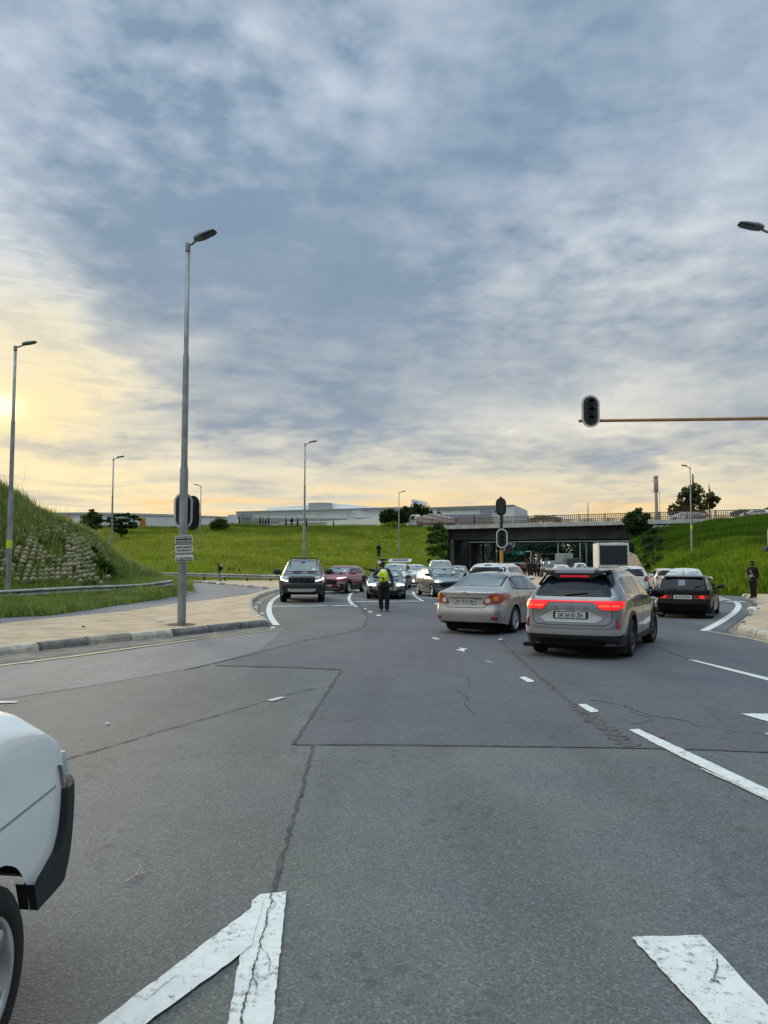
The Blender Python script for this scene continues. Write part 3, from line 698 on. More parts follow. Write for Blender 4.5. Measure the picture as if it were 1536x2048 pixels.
# small stub of rail seen over the verge tip
# ---- lamps
def lamp(loc, H, ang, label, r0=.095, head=.62, sticker=None, tilt=14, arm=.35, band=None):
    e = empty('street_lamp', loc, 0, label, 'street lamp', 'galvanised street lamps')
    mb = MB(); z1, z2 = H*.41, H*.70
    mb.lathe([(r0, -.1), (r0*1.0, z1-.12), (r0*.78, z1), (r0*.78, z1+.01), (r0*.74, z2-.05), (r0*.58, z2+.05), (r0*.52, H-.02), (0, H)], 16); mb.build('pole', GALVP, e, True)
    ca, sa = math.cos(ang), math.sin(ang); tl = R(tilt)
    arm_ = MB(); arm_.lathe([(r0*.62, H-.22), (r0*.66, H-.2), (r0*.66, H+.0), (0, H+.02)], 12)
    arm_.tube([(0, 0, H-.05), (ca*arm*.5, sa*arm*.5, H-.02), (ca*arm, sa*arm, H+.07)], r0*.36, 8); arm_.build('bracket', GALVP, e)
    M = Matrix.Translation((ca*arm*.8, sa*arm*.8, H+.08)) @ Matrix.Rotation(ang, 4, 'Z') @ Matrix.Rotation(-tl, 4, 'Y')
    s = head/.62; body = MB()
    sec = [(0, .09, .045), (.06, .12, .075), (.20, .15, .085), (.24, .165, .07), (.48, .15, .055), (.60, .12, .03), (.62, .10, .02)]
    v = []; f = []
    for x, hw, hh in sec:
        for (a, b) in ((-1, -.45), (-1, .1), (-.7, .9), (.7, .9), (1, .1), (1, -.45)): v.append(M @ Vector((x*s, a*hw*s, b*hh*s)))
    for i in range(len(sec)-1):
        for k in range(6): f.append([i*6+k, i*6+(k+1) % 6, (i+1)*6+(k+1) % 6, (i+1)*6+k])
    f += [list(range(6)), [(len(sec)-1)*6+k for k in range(5, -1, -1)]]
    body.add(v, f); lo = body.build('luminaire', LUM, e)
    g = MB(); g.add([M @ Vector((a*s, b*s, -.055*s)) for a, b in ((.26, -.12), (.56, -.1), (.56, .1), (.26, .12))]+[M @ Vector((a*s, b*s, -.02*s)) for a, b in ((.26, -.12), (.56, -.1), (.56, .1), (.26, .12))],
          [[0, 1, 2, 3], [4, 7, 6, 5], [0, 4, 5, 1], [1, 5, 6, 2], [2, 6, 7, 3], [3, 7, 4, 0]])
    g.build('lamp_glass', LUMG, lo)
    if band:
        b = MB(); b.lathe([(r0*band[2]+.004, band[0]), (r0*band[2]+.006, band[0]+.005), (r0*band[2]+.006, band[1]), (r0*band[2]+.004, band[1])], 16); b.build('identification_band', HIV, e)
    return e
def lamp_at(px, ytop, ybase_or_z, Y, **k):
    top = P(px, ytop, Y); z0 = ybase_or_z; return lamp((top.x, Y, z0), top.z-z0, **k)
pb = G(363, 1250, .135); 
lamp((pb.x, pb.y, .135), P(370, 487, pb.y).z-.135, R(-14), 'tall lamp post on the sandy island, a small advert board tied to it', r0=.105, head=.60, tilt=17, arm=.24)
lamp_at(31, 692, zat(P(8, 1180, 33).x, 33)-.1, 33, ang=R(8), label='lamp post at the foot of the overgrown stone-block hill', r0=.115, head=.6, band=(2.2, 2.55, 1), sticker=1)
lamp_at(227, 917, 0, 64, ang=R(8), label='slim lamp post rising past the spreading tree beyond the stone-block hill', band=(1.8, 2.2, 1))
lamp_at(402, 972, 0, 87, ang=R(172), label='small distant lamp post on the meadow, its head turned the opposite way', band=(1.8, 2.2, 1))
lamp_at(610, 887, .1, 56, ang=R(10), label='lamp post standing behind the dark double-cab pickup')
lamp_at(798, 985, 0, 96, ang=R(10), label='slender distant lamp post on the bank behind the traffic officer')
lamp_at(1380, 934, zat(P(1386, 1130, 78).x, 78)-.2, 78, ang=R(176), label='lamp post on the green bank right of the bridge', band=(2.6, 3.0, 1))
lamp_at(1548, 462, .1, 20.2, ang=R(176), label='lamp head jutting in at the edge above the signal arm', r0=.105, head=.66)

# ---- traffic signals
def stadium(w_, h_, n=10):
    r = w_/2; return [(r*math.cos(a), h_/2-r+r*math.sin(a)) for a in [math.pi*k/n for k in range(n+1)]]+[(r*math.cos(a), -h_/2+r+r*math.sin(a)) for a in [math.pi+math.pi*k/n for k in range(n+1)]]
def signal_head(parent, c, w_, h_, face, name='signal_head', point=False, rim=True):
    """backboard capsule; face = heading angle (deg, 0 looks back at the camera = -Y)"""
    M = Matrix.Translation(c) @ Matrix.Rotation(R(face), 4, 'Z') @ Matrix.Rotation(math.pi/2, 4, 'X')
    out = stadium(w_, h_)
    if point: out = [(x, y+(.09*w_/.5 if abs(x) < w_*.12 and y > 0 else 0)) for x, y in out]
    mb = MB(); mb.prism(out, .03, M); hd = mb.build(name, BLK, parent)
    k = MB(); k.prism(stadium(w_*.55, h_*.82), -.12, M @ Matrix.Translation((0, 0, 0))); k.build('signal_housing', BLK, hd)
    if rim:
        inn = stadium(w_*.80, h_-w_*.20); n = len(out); r = MB()
        v = [M @ Vector((a, b, .034)) for a, b in stadium(w_*1.01, h_*1.005)]+[M @ Vector((a, b, .034)) for a, b in inn]
        r.add(v, [[i, (i+1) % n, (i+1) % n+n, i+n] for i in range(n)]); v2 = [p+(M.to_3x3() @ Vector((0, 0, -.01))) for p in v]
        r.add(v2, [[i+n, (i+1) % n+n, (i+1) % n, i] for i in range(n)]); r.build('reflective_rim', RIM, hd)
    for j in (-1, 0, 1):
        l = MB(); l.lathe([(0, .052), (w_*.17, .045), (w_*.18, .03)], 16, M @ Matrix.Translation((0, j*h_*.25, 0))); l.build('lens', LENS, hd, True)
        v = []; ww = w_*.20
        for a in [R(20)+R(140)*k/8 for k in range(9)]:
            for d in (.03, .15): v.append(M @ Vector((ww*math.cos(a), j*h_*.25+ww*math.sin(a), d)))
        l2 = MB(); l2.add(v, [[2*i, 2*i+1, 2*i+3, 2*i+2] for i in range(8)]); l2.build('visor', BLK, hd)
    return hd
e = empty('overhead_traffic_signal', (14.2, 22, 0), 0, 'black signal head with white rim at the tip of the long brown overhead arm', 'traffic signal', 'black traffic signals')
a0p = P(1157, 842, 22)-Vector((14.2, 22, 0)); mb = MB(); mb.tube([(a0p.x, 0, a0p.z), (0, .0, a0p.z+.12)], [.042, .062], 12); mb.build('arm', GOLD, e, True)
mb = MB(); mb.lathe([(.10, 0), (.09, 4), (.075, a0p.z+.3), (0, a0p.z+.32)], 16); mb.build('post', GOLD, e, True)
sc_ = P(1179, 824, 22)-Vector((14.2, 22, 0)); signal_head(e, sc_+Vector((0, -.10, 0)), .52, .94, 0)
# central one on a yellow post
cx = P(1003, 1100, 34); e = empty('traffic_signal', (cx.x, 34, 0), 0, 'traffic signal on yellow post before the bridge, two heads one over the other', 'traffic signal', 'black traffic signals')
mb = MB(); mb.lathe([(.075, 0), (.075, P(0, 1100, 34).z)], 14); mb.build('post', YEL, e, True)
mb = MB(); mb.lathe([(.07, P(0, 1100, 34).z), (.07, P(0, 1030, 34).z)], 12); mb.build('upper_post', BLK, e, True)
signal_head(e, Vector((0, -.12, P(0, 1077, 34).z)), .50, .86, 0)
signal_head(e, Vector((0, .02, P(0, 1013.5, 34).z)), .46, .80, 180, point=True, rim=False)
mb = MB(); mb.box((.30, .1, P(0, 1099, 34).z+.02), (.34, .3, .22), .3, bev=.03); mb.box((.24, .1, P(0, 1091, 34).z), (.42, .3, .13), .2, bev=.03); mb.build('side_signal_box', BLK, e)
# pair behind the near lamp post
e = empty('traffic_signal', (pb.x, pb.y+.25, .135), 0, 'pair of signal heads back to back behind the tall island lamp post', 'traffic signal', 'black traffic signals')
zc_ = P(0, 1022, pb.y).z-.135; dpx = 1/ (FPX/(pb.y+.2))
signal_head(e, Vector((-.05, -.05, zc_+.02)), .47, .92, 0); signal_head(e, Vector((.13, .10, zc_-.03)), .47, .90, 150, rim=False)
for dz_ in (-.25, .25): mb = MB(); mb.tube([(0, -.14, zc_+dz_), (0, .12, zc_+dz_)], .03, 8); mb.build('clamp', BLK, e)
# one at the right-hand edge
e = empty('traffic_signal', (P(1549, 1080, 25).x+.0, 25, .1), 0, 'white-rimmed signal head half cut by the edge beside the man in black', 'traffic signal', 'black traffic signals')
mb = MB(); mb.lathe([(.07, 0), (.07, 3.2)], 14); mb.build('post', YEL, e, True); signal_head(e, Vector((0, -.12, P(0, 1078, 25).z-.1)), .60, 1.02, 0)
mb = MB(); mb.box((-.12, .1, P(0, 1098, 25).z-.1), (.42, .3, .16), .2, bev=.03); mb.build('side_signal_box', BLK, e)
# advert board on the lamp post
def rot_board(name, c, w_, h_, m, label, cat, tilt=0, th=.012, rz=0):
    e = empty(name, c, rz, label, cat); mb = MB(); mb.box((0, 0, 0), (w_, th, h_), ry=R(tilt)); mb.build('board', m, e); return e
bc = P(368, 1097, pb.y-.14); bd = empty('advert_board', bc, 0, 'small white advert board with black lettering fixed to the island lamp post', 'sign')
WB = mat('board_white', (.66, .68, .66), .6, var=.1); INK = mat('board_ink', (.02, .02, .022), .7)
mb = MB(); mb.box((0, 0, 0), (.44, .01, .64), ry=R(-2.5)); mb.build('panel', WB, bd)
def place_text(txt, size, parent, loc, m, ry=0, rz=0, name='lettering', sx=1, bold=0, depth=.002):
    me = text_mesh(txt, size, depth, bold=bold, sx=sx); o = obj(name, me, m, parent); o.rotation_euler = (math.pi/2, 0, rz); o.location = loc
    if ry: o.rotation_euler = (Matrix.Rotation(ry, 4, 'Y') @ Matrix.Rotation(math.pi/2, 4, 'X')).to_euler()
    return o
T = R(-2.5)
def bl(x, z): return Vector((x*math.cos(T)+z*math.sin(T), -.008, z*math.cos(T)-x*math.sin(T)))
mb = MB(); 
for (x, z, w_, h_) in ((0, .222, .40, .155), (0, -.265, .40, .085)):
    c = bl(x, z); mb.box((c.x, -.0065, c.z), (w_, .004, h_), ry=T)
mb.build('printed_panel', INK, bd)
for txt, z, s_, m_ in (('MANUFACTURING', .262, .056, WB), ('& INSTALLATION', .185, .056, WB), ('RETAINING BLOCKS', .108, .052, INK), ('GABION BASKETS', .030, .054, INK), ('TAR DRIVEWAYS', -.048, .054, INK), ('CONCRETE SURFACES', -.128, .050, INK), ('078 176 6122', -.265, .075, WB)):
    p_ = bl(0, z); p_.y = -.011; place_text(txt, s_*1.1, bd, p_, m_, ry=T, bold=.0012, sx=.84)

# ================================================================= BRIDGE
BA, BB = Vector((9.4, 135.5, 0)), Vector((58, 119.2, 0)); bd_ = (BB-BA).normalized(); bn = Vector((-bd_.y, bd_.x, 0))  # bn points away
DECKC = mat('bridge_fascia_concrete', (.54, .56, .53), .85, col2=(.42, .43, .42), vscale=.6)
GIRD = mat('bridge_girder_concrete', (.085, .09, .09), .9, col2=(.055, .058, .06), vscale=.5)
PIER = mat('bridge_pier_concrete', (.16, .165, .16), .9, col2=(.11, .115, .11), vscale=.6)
def ztop(s): return 8.05+.55*min(1, max(0, s))     # s along A->B
LB = (BB-BA).length
def bpt(s, off, z): p = BA.lerp(BB, s)+bn*off; return Vector((p.x, p.y, z))
def strip(mb, s0, s1, o0, o1, zf0, zf1, n=16):
    """box-like beam following the deck between offsets o0..o1 and heights zf0(s)..zf1(s)"""
    v = []; f = []
    for i in range(n+1):
        s = s0+(s1-s0)*i/n
        v += [bpt(s, o0, zf0(s)), bpt(s, o1, zf0(s)), bpt(s, o1, zf1(s)), bpt(s, o0, zf1(s))]
    for i in range(n):
        for k in range(4): f.append([i*4+k, i*4+(k+1) % 4, (i+1)*4+(k+1) % 4, (i+1)*4+k])
    f += [[0, 1, 2, 3], [n*4+3, n*4+2, n*4+1, n*4]]; mb.add(v, f)
br = empty('road_bridge', BA, 0, 'low concrete motorway bridge spanning the road beneath the cloudy sky', 'bridge')
def bbuild(mb, name, m): 
    for v in mb.v: v -= BA
    return mb.build(name, m, br)
for k, (o0, o1) in enumerate(((0, 13), (17, 30))):
    mb = MB(); strip(mb, -.05 if k == 0 else -.1, 1.03, o0, o1, lambda s: ztop(s)-.28, lambda s: ztop(s)-.0); bbuild(mb, 'deck_slab', GIRD)
    mb = MB(); strip(mb, -.05 if k == 0 else -.1, 1.03, o0-.12, o0-.004, lambda s: ztop(s)-.62, lambda s: ztop(s)+.03); bbuild(mb, 'fascia', DECKC)
    for o in (1.5, 4.6, 7.7, 10.8):
        mb = MB(); strip(mb, .0, .70, o0+o, o0+o+.6, lambda s: 5.55, lambda s: ztop(s)-.29); bbuild(mb, 'girder', GIRD)
mb = MB(); strip(mb, .03, .66, 16.9, 16.98, lambda s: 5.5, lambda s: 5.66); bbuild(mb, 'girder_edge', DECKC)
mb = MB(); strip(mb, -.02, .035, .6, 30, lambda s: -.1, lambda s: 5.56+.8); bbuild(mb, 'abutment', GIRD)
mb = MB(); strip(mb, .655, .70, .6, 30, lambda s: -.1, lambda s: 5.56+.8); bbuild(mb, 'abutment', GIRD)
for o in (.8, 14.5, 22, 29):
    mb = MB(); p = bpt(.048, o, 0); mb.box((p.x, p.y, 2.75), (.5, .9, 5.6), math.atan2(bd_.y, bd_.x), bev=.05); bbuild(mb, 'pier', PIER)
for o in (16, 23, 28.5):
    mb = MB(); p = bpt(.115, o, 0); mb.box((p.x, p.y, 2.75), (.45, .8, 5.6), math.atan2(bd_.y, bd_.x), bev=.05); bbuild(mb, 'pier', PIER)
# drain stubs under the fascia
for s in np.linspace(.02, .82, 22):
    mb = MB(); p = bpt(s, .02, ztop(s)-.6); mb.tube([p, p-Vector((0, 0, .18))], .05, 6); bbuild(mb, 'drain_spout', DECKC)
# closing wedge between slope and abutment
mb = MB(); a_, b_ = r0[-1], r3[-1]; c_ = bpt(-.02, .6, 0)
mb.add([a_, b_, Vector((c_.x, c_.y, 7.6)), Vector((c_.x, c_.y, 0)), a_+Vector((-3, 2, -.4)), b_+Vector((-3, 2, -.4))], [[0, 3, 2, 1], [0, 1, 5, 4]]); 
o = mb.build('wing_wall', GIRD, br); 
for v in o.data.vertices: v.co -= BA
# balustrade
RUST = mat('bridge_railing_paint', (.24, .19, .15), .75, col2=(.17, .14, .115), vscale=1.5)
rl = empty('bridge_railing', BA, 0, 'brown baluster railing along the near edge of the bridge', 'railing')
mb = MB(); strip(mb, -.10, 1.03, .02, .12, lambda s: ztop(s)+1.18, lambda s: ztop(s)+1.30); strip(mb, -.10, 1.03, .03, .10, lambda s: ztop(s)+.20, lambda s: ztop(s)+.27); strip(mb, -.10, 1.03, .03, .10, lambda s: ztop(s)+.86, lambda s: ztop(s)+.92)
for v in mb.v: v -= BA
mb.build('rail', RUST, rl)
mb = MB()
for i in range(int(LB*1.13/.33)):
    s = -.10+i*.33/LB; p = bpt(s, .06, ztop(s)+.64)-BA; mb.box((p.x, p.y, p.z), (.12, .08, 1.2), math.atan2(bd_.y, bd_.x))
mb.build('baluster', RUST, rl)['kind'] = 'stuff'
for i in range(0, int(LB*1.13/4.2)+1):
    s = -.10+i*4.2/LB; p = bpt(s, .06, ztop(s)+.66)-BA; mb = MB(); mb.box((p.x, p.y, p.z), (.22, .18, 1.42), math.atan2(bd_.y, bd_.x)); mb.build('railing_post', RUST, rl)
rl2 = rl.copy(); C.objects.link(rl2); rl2.location = BA+bn*12.8; rl2['label'] = 'second brown railing along the far edge of the bridge deck'
for ch in [x for x in bpy.data.objects if x.parent == rl]: c_ = ch.copy(); C.objects.link(c_); c_.parent = rl2
# motorway surface
mb = MB(); A1 = BA-bd_*190; B1 = BB+bd_*190
v = []
for p, z in ((A1, 7.95), (BA, 8.06), (BB, 8.61), (B1, 8.9)): v += [Vector((p.x, p.y, z)), Vector((p.x, p.y, z))+bn*13.0, ]
mb.add(v, [[0, 2, 3, 1], [2, 4, 5, 3], [4, 6, 7, 5]]); structure(obj('motorway', flat(mb), ASPH3))

# tan sloped wall and low barriers by the right abutment
TAN = mat('tan_rock_face', (.30, .245, .165), .95, col2=(.19, .16, .115), vscale=.9, bump=.6, bscale=6, vstretch=(1, 1, .25))
e = empty('retaining_wall', G(1272, 1156), 0, 'tan concrete wing wall beside the box truck at the bridge end', 'wall'); mb = MB(); b0 = G(1272, 1156)
vv = [P(1258, 1160, 78), P(1287, 1160, 74), P(1283, 1132, 76), P(1272, 1110, 79), P(1258, 1104, 82)]
mb.add([p-b0 for p in vv]+[p-b0+Vector((.6, 1.5, 0)) for p in vv], [[0, 1, 2, 3, 4], [9, 8, 7, 6, 5]]+[[i, (i+1) % 5, (i+1) % 5+5, i+5] for i in range(5)]); mb.build('wall_face', TAN, e)
def barrier(px, label, h=.8, w_=.35):
    q = resample([G(a, b) for a, b in px], 12); e = empty('concrete_barrier', q[0], 0, label, 'barrier'); v = []; f = []
    for i, p in enumerate(q):
        d = (q[min(i+1, 11)]-q[max(i-1, 0)]).normalized(); n_ = Vector((-d.y, d.x, 0))
        for a, z in ((-.5, -.02), (-.25, .3), (-.18, 1), (.18, 1), (.25, .3), (.5, -.02)): v.append(p-q[0]+n_*a*w_+Vector((0, 0, z*h)))
    for i in range(11):
        for k in range(6): f.append([i*6+k, i*6+(k+1) % 6, (i+1)*6+(k+1) % 6, (i+1)*6+k])
    f += [list(range(6)), [66+k for k in range(5, -1, -1)]]; mb = MB(); mb.add(v, f); mb.build('barrier_wall', CONC, e)
barrier([(1286, 1163), (1322, 1167)], 'low concrete barrier beyond the white hatchback by the bridge bank', .75)
barrier([(1098, 1178), (1092, 1160), (1083, 1146)], 'narrow concrete barrier along the median walkway under the bridge', .7)
structure(sheet('median_paving', [(1105, 1190), (1062, 1175), (1040, 1150), (1046, 1140), (1083, 1141), (1095, 1158)], .012, SAND))

# ================================================================= FAR BUILDINGS
WALL = mat('shed_cladding_white', (.80, .82, .83), .7, var=.06, vscale=.05); WALL2 = mat('shed_cladding_grey', (.60, .64, .69), .7, var=.08, vscale=.05)
DGREY = mat('shed_cladding_dark', (.30, .33, .36), .6, var=.1, vscale=.1); ROOFM = mat('shed_roof', (.42, .43, .45), .6)
LBLUE = mat('sign_blue', (.05, .17, .30), .6); LGREY = mat('sign_slate', (.13, .17, .22), .6)
def slab(name, pxs, Y, depth, m, parent=None, base=None, z0=None):
    """front face from a pixel outline standing at distance Y, given real depth behind"""
    b = base or Vector((0, 0, 0)); f_ = [P(a, c, Y)-b for a, c in pxs]; n = len(f_)
    if z0 is not None:
        for p in f_:
            if p.z+b.z < P(0, 1046, Y).z: p.z = z0-b.z
    tri = geometry.tessellate_polygon([[Vector((p.x, p.z, 0)) for p in f_]])
    bk = [p+Vector((0, depth, 0)) for p in f_]
    mb = MB(); mb.add(f_+bk, [list(t_) for t_ in tri]+[[t_[2]+n, t_[1]+n, t_[0]+n] for t_ in tri]+[[i, (i+1) % n, (i+1) % n+n, i+n] for i in range(n)])
    return mb.build(name, m, parent)
def bldg(name, px, Y, label, cat='warehouse'): 
    b = P(px, 1048, Y); b.z = 0; return empty(name, b, 0, label, cat), b
e, b = bldg('warehouse', 290, 400, 'long pale grey-blue warehouse behind the spreading tree on the left')
slab('wall', [(60, 1060), (60, 1026.5), (160, 1025.5), (210, 1026), (330, 1029), (475, 1035), (475, 1060)], 400, 60, WALL2, e, b, 0); slab('roof', [(60, 1026.5), (60, 1025.6), (160, 1024.6), (210, 1025), (330, 1028), (475, 1034), (475, 1035)], 399.6, 60, ROOFM, e, b)
slab('dark_end_wall', [(90, 1060), (90, 1027.5), (137, 1026.5), (137, 1060)], 399, .8, DGREY, e, b, 0)
e, b = bldg('storage_shed', 155, 300, 'small white round-roofed shed left of the bushy meadow tree', 'shed')
slab('wall', [(138, 1056), (138, 1044), (141, 1039), (147, 1037), (166, 1037), (172, 1041), (172, 1056)], 300, 12, WALL, e, b, 0)
e, b = bldg('warehouse', 680, 350, 'large white warehouse carrying the grey freight lettering')
slab('wall', [(472, 1060), (472, 1024), (706, 1018), (706, 1017), (760, 1016), (840, 1014), (840, 1060)], 350, 70, WALL, e, b, 0)
slab('roof', [(472, 1024), (472, 1022.8), (706, 1016.6), (760, 1015), (840, 1013), (840, 1014), (760, 1016.0), (706, 1018)], 349.5, 1.5, ROOFM, e, b)
slab('upper_storey', [(533, 1022), (533, 1016.5), (617, 1010), (665, 1006.5), (680, 1008), (765, 1015), (765, 1018)], 356, 50, WALL, e, b)
slab('plant_room', [(617, 1019), (617, 1006), (640, 1005), (664, 1006), (664, 1019)], 354, 20, DGREY, e, b)
slab('annexe', [(456, 1058), (456, 1029.5), (472, 1029), (472, 1058)], 352, 40, WALL2, e, b, 0)
for x0, x1 in ((484, 503), (505, 568.5), (570, 635), (637, 694)):
    slab('window_strip', [(x0-(4 if x0 == 484 else 0), 1044), (x0, 1036.5+(693-x0)*-.006+.6), (x1, 1036.5+(693-x1)*-.006), (x1, 1044)], 349.2, .5, DGREY, e, b)
for x in (503.6, 569.2, 636, 694.5, 707): slab('downpipe', [(x, 1044), (x, 1018+(707-x)*.02), (x+1.2, 1018+(707-x)*.02), (x+1.2, 1044)], 348.9, .5, WALL2, e, b)
slab('cladding_band', [(476, 1027.5), (476, 1026), (704, 1019.8), (704, 1021.3)], 349.0, .4, DGREY, e, b); slab('cladding_band', [(723, 1020.5), (723, 1018), (840, 1017), (840, 1019.5)], 349.0, .4, DGREY, e, b)
slab('canopy', [(735, 1038), (712, 1037), (712, 1036), (745, 1034), (748, 1035)], 348, 3, DGREY, e, b)
for txt, px_, py_, s_ in (('RHENUS', 489, 1031.5, 1.55), ('EXPRESS', 489, 1036, 1.35)):
    p_ = P(px_, py_, 348.7)-b; place_text(txt, s_*1.0, e, p_, LGREY, bold=.03, sx=1.15, depth=.05)
mb = MB(); p_ = P(476, 1034.5, 348.7)-b; mb.prism([(-.6, -.7), (.6, -.7), (.1, .7), (-.1, .2)], .1, Matrix.Translation(p_) @ Matrix.Rotation(math.pi/2, 4, 'X')); mb.build('emblem', LGREY, e)
e, b = bldg('warehouse', 930, 330, 'white warehouse behind the bridge railing with blue store lettering')
slab('wall', [(830, 1062), (830, 1016.5), (876, 1014.5), (1029, 1009.8), (1029, 1062)], 330, 10, WALL, e, b, 0)
f0, f1 = P(1029, 1009.8, 330), P(1055, 1021.5, 372)
mb = MB(); q_ = [Vector((f0.x, 330, 0)), Vector((f1.x, 372, 0)), Vector((f1.x, 372, f1.z)), f0]; q_ = [p-b for p in q_]
mb.add(q_+[p+Vector((-8, 2, 0)) for p in q_], [[0, 1, 2, 3], [7, 6, 5, 4], [0, 4, 5, 1], [1, 5, 6, 2], [2, 6, 7, 3], [3, 7, 4, 0]]); mb.build('side_wall', WALL2, e)
slab('parapet', [(830, 1017.5), (830, 1016), (876, 1014), (1029, 1009.2), (1029, 1010.6)], 329.5, .8, ROOFM, e, b)
for x0, x1 in ((872, 914), (916, 956), (958, 992)): slab('cladding_band', [(x0, 1019.5-(x0-870)*.022), (x0, 1017.5-(x0-870)*.022), (x1, 1017.5-(x1-870)*.022), (x1, 1019.5-(x1-870)*.022)], 329.3, .4, DGREY, e, b)
for x0, x1, sl in ((880, 914, 0), (916, 956, 0), (958, 982, 5)): slab('window_strip', [(x0, 1044), (x0, 1030-(x0-870)*.02), (x1, 1030-(x1-870)*.02), (x1+sl, 1044)], 329.2, .4, DGREY, e, b)
p_ = P(972.5, 1023.5, 329)-b; place_text('takealot', 1.9*1.0, e, p_, LGREY, bold=.035, sx=.86, depth=.05)
mb = MB(); p_ = P(990.5, 1023, 329)-b; mb.lathe([(0, 0), (.62, 0), (.62, .1), (0, .1)], 16, Matrix.Translation(p_) @ Matrix.Rotation(math.pi/2, 4, 'X')); mb.build('emblem', LBLUE, e)
e, b = bldg('roof_billboard', 838, 335, 'pale slanted hoarding above the dark trees left of the bridge', 'hoarding')
slab('panel', [(823, 1012), (823, 998.2), (855, 1004.5), (855, 1012)], 335, .6, WALL2, e, b)
# pale ramp wall behind the people on the ridge
e, b = bldg('boundary_wall', 600, 215, 'long white ramp wall behind the people walking on the ridge', 'wall')
slab('wall_face', [(455, 1062), (455, 1047), (560, 1045), (650, 1042), (720, 1038), (768, 1031), (768, 1062)], 215, 1, WALL, e, b, 0)
slab('dark_coping', [(545, 1048.5), (565, 1046.2), (650, 1044), (655, 1045), (620, 1047)], 214.6, .3, DGREY, e, b)
# orange roadwork signs
ORG = mat('sign_orange', (.62, .25, .02), .6, var=.15, vscale=3)
for px0, px1, y0, y1, Y, lab in ((125, 138, 1030, 1052, 118, 'orange roadworks sign nearest the brow of the stone-block hill'), (279, 291.5, 1036, 1056, 150, 'orange roadworks sign right of the wide bare-branched tree')):
    c = P((px0+px1)/2, 1054, Y); e = empty('roadworks_sign', c, 0, lab, 'road sign', 'orange roadworks signs'); s = Y/FPX; W_, H_ = (px1-px0)*s, (y1-y0-3)*s
    mb = MB(); mb.box((0, 0, H_/2+.2), (W_, .05, H_)); mb.build('board', ORG, e)
    mb = MB(); mb.box((-W_*.3, .06, -.3), (.07, .05, 1.6)); mb.build('leg', DARKP, e); mb = MB(); mb.box((W_*.3, .06, -.3), (.07, .05, 1.6)); mb.build('leg', DARKP, e)
    t0 = W_*.40; zc0 = H_*.42; o_ = [(-t0, zc0-t0*.8), (t0, zc0-t0*.8), (0, zc0+t0*1.1)]; i_ = [(a*.72, zc0+(c_-zc0)*.72) for a, c_ in o_]
    mb = MB(); v = [Vector((a, -.03, c_+.2)) for a, c_ in o_+i_]; v += [p+Vector((0, -.02, 0)) for p in v]; mb.add(v, [[6+i, 6+(i+1) % 3, 6+(i+1) % 3+3, 6+i+3] for i in range(3)])
    mb.box((0, -.04, zc0+.2+t0*.05), (t0*.16, .02, t0*.7), ry=R(25)); mb.box((0, -.04, .2+H_*.07), (W_*.9, .02, H_*.03)); mb.build('triangle_symbol', INK, e)
# masts
e = empty('telecom_mast', (P(1313, 1020, 170).x, 170, 8.6), 0, 'pale cylindrical mast with a drum head beyond the bridge', 'mast'); MAST = mat('mast_paint', (.42, .36, .33), .7, var=.15)
zt = P(0, 952, 170).z-8.6; mb = MB(); mb.lathe([(.42, -1), (.34, zt*.55), (.30, zt-3.6)], 14); mb.build('column', MAST, e, True)
mb = MB(); mb.lathe([(.30, zt-3.6), (.50, zt-3.3), (.50, zt-.9), (.42, zt-.7), (.46, zt-.5), (.56, zt-.3), (.5, zt), (0, zt+.1)], 14); mb.build('antenna_drum', MAST, e, True)
mb = MB(); mb.box((0, 0, zt-3.6), (1.9, .12, .14)); mb.tube([(.75, 0, zt-3.6), (.75, 0, zt-10)], .05, 6); mb.box((.38, 0, zt-10), (.8, .08, .1)); mb.box((-.5, 0, zt-12.6), (.4, .3, .5)); mb.box((-.45, 0, zt-1.1), (.8, .1, .1)); mb.build('bracket', MAST, e)
e = empty('lattice_mast', (P(1176, 1030, 600).x, 600, 25), 0, 'thin far lattice mast above the bridge railing', 'mast'); zt = P(0, 1004, 600).z-25; mb = MB()
for a, c_ in ((-1, -1), (1, -1), (1, 1), (-1, 1)): mb.tube([(a*1.0, c_*1.0, -20), (a*.25, c_*.25, zt)], [.2, .1], 4)
for k in range(14): z = zt*k/14-4; r_ = 1.0-.75*max(0, z+20)/(zt+20); mb.box((0, -r_, z), (2*r_, .12, .12)); mb.box((r_, 0, z), (.12, 2*r_, .12))
mb.build('lattice', MAST, e)

# ================================================================= BEYOND THE BRIDGE
FG = mat('far_steel_pale', (.42, .44, .43), .6); FY = mat('far_sign_yellow', (.55, .33, .03), .6); FC = mat('gantry_cream', (.45, .40, .26), .6); GRN = mat('direction_sign_green', (.005, .16, .12), .5)
def bars(name, segs, Y, m, label, cat, base_px, w_=.18, part='frame', group=None):
    b = P(base_px, 1124, Y); b.z = 0; e = empty(name, b, 0, label, cat, group); mb = MB()
    for (x0, y0, x1, y1) in segs:
        a, c_ = P(x0, y0, Y)-b, P(x1, y1, Y)-b
        if y1 > 1123: c_.z = 0
        mb.tube([a, c_], w_/2, 6)
    mb.build(part, m, e); return e, b
e, b = bars('sign_gantry', [(993, 1103, 991.5, 1128), (993, 1103, 1062, 1103.5), (1062, 1103.5, 1061, 1128)], 165, FC, 'cream sign gantry holding the green direction sign under the bridge', 'gantry', 1020, .28)
mb = MB(); c = P(1038, 1106, 164.7)-b; mb.box((c.x, c.y, c.z), (2.9, .1, 1.0)); sg = mb.build('direction_sign', GRN, e)
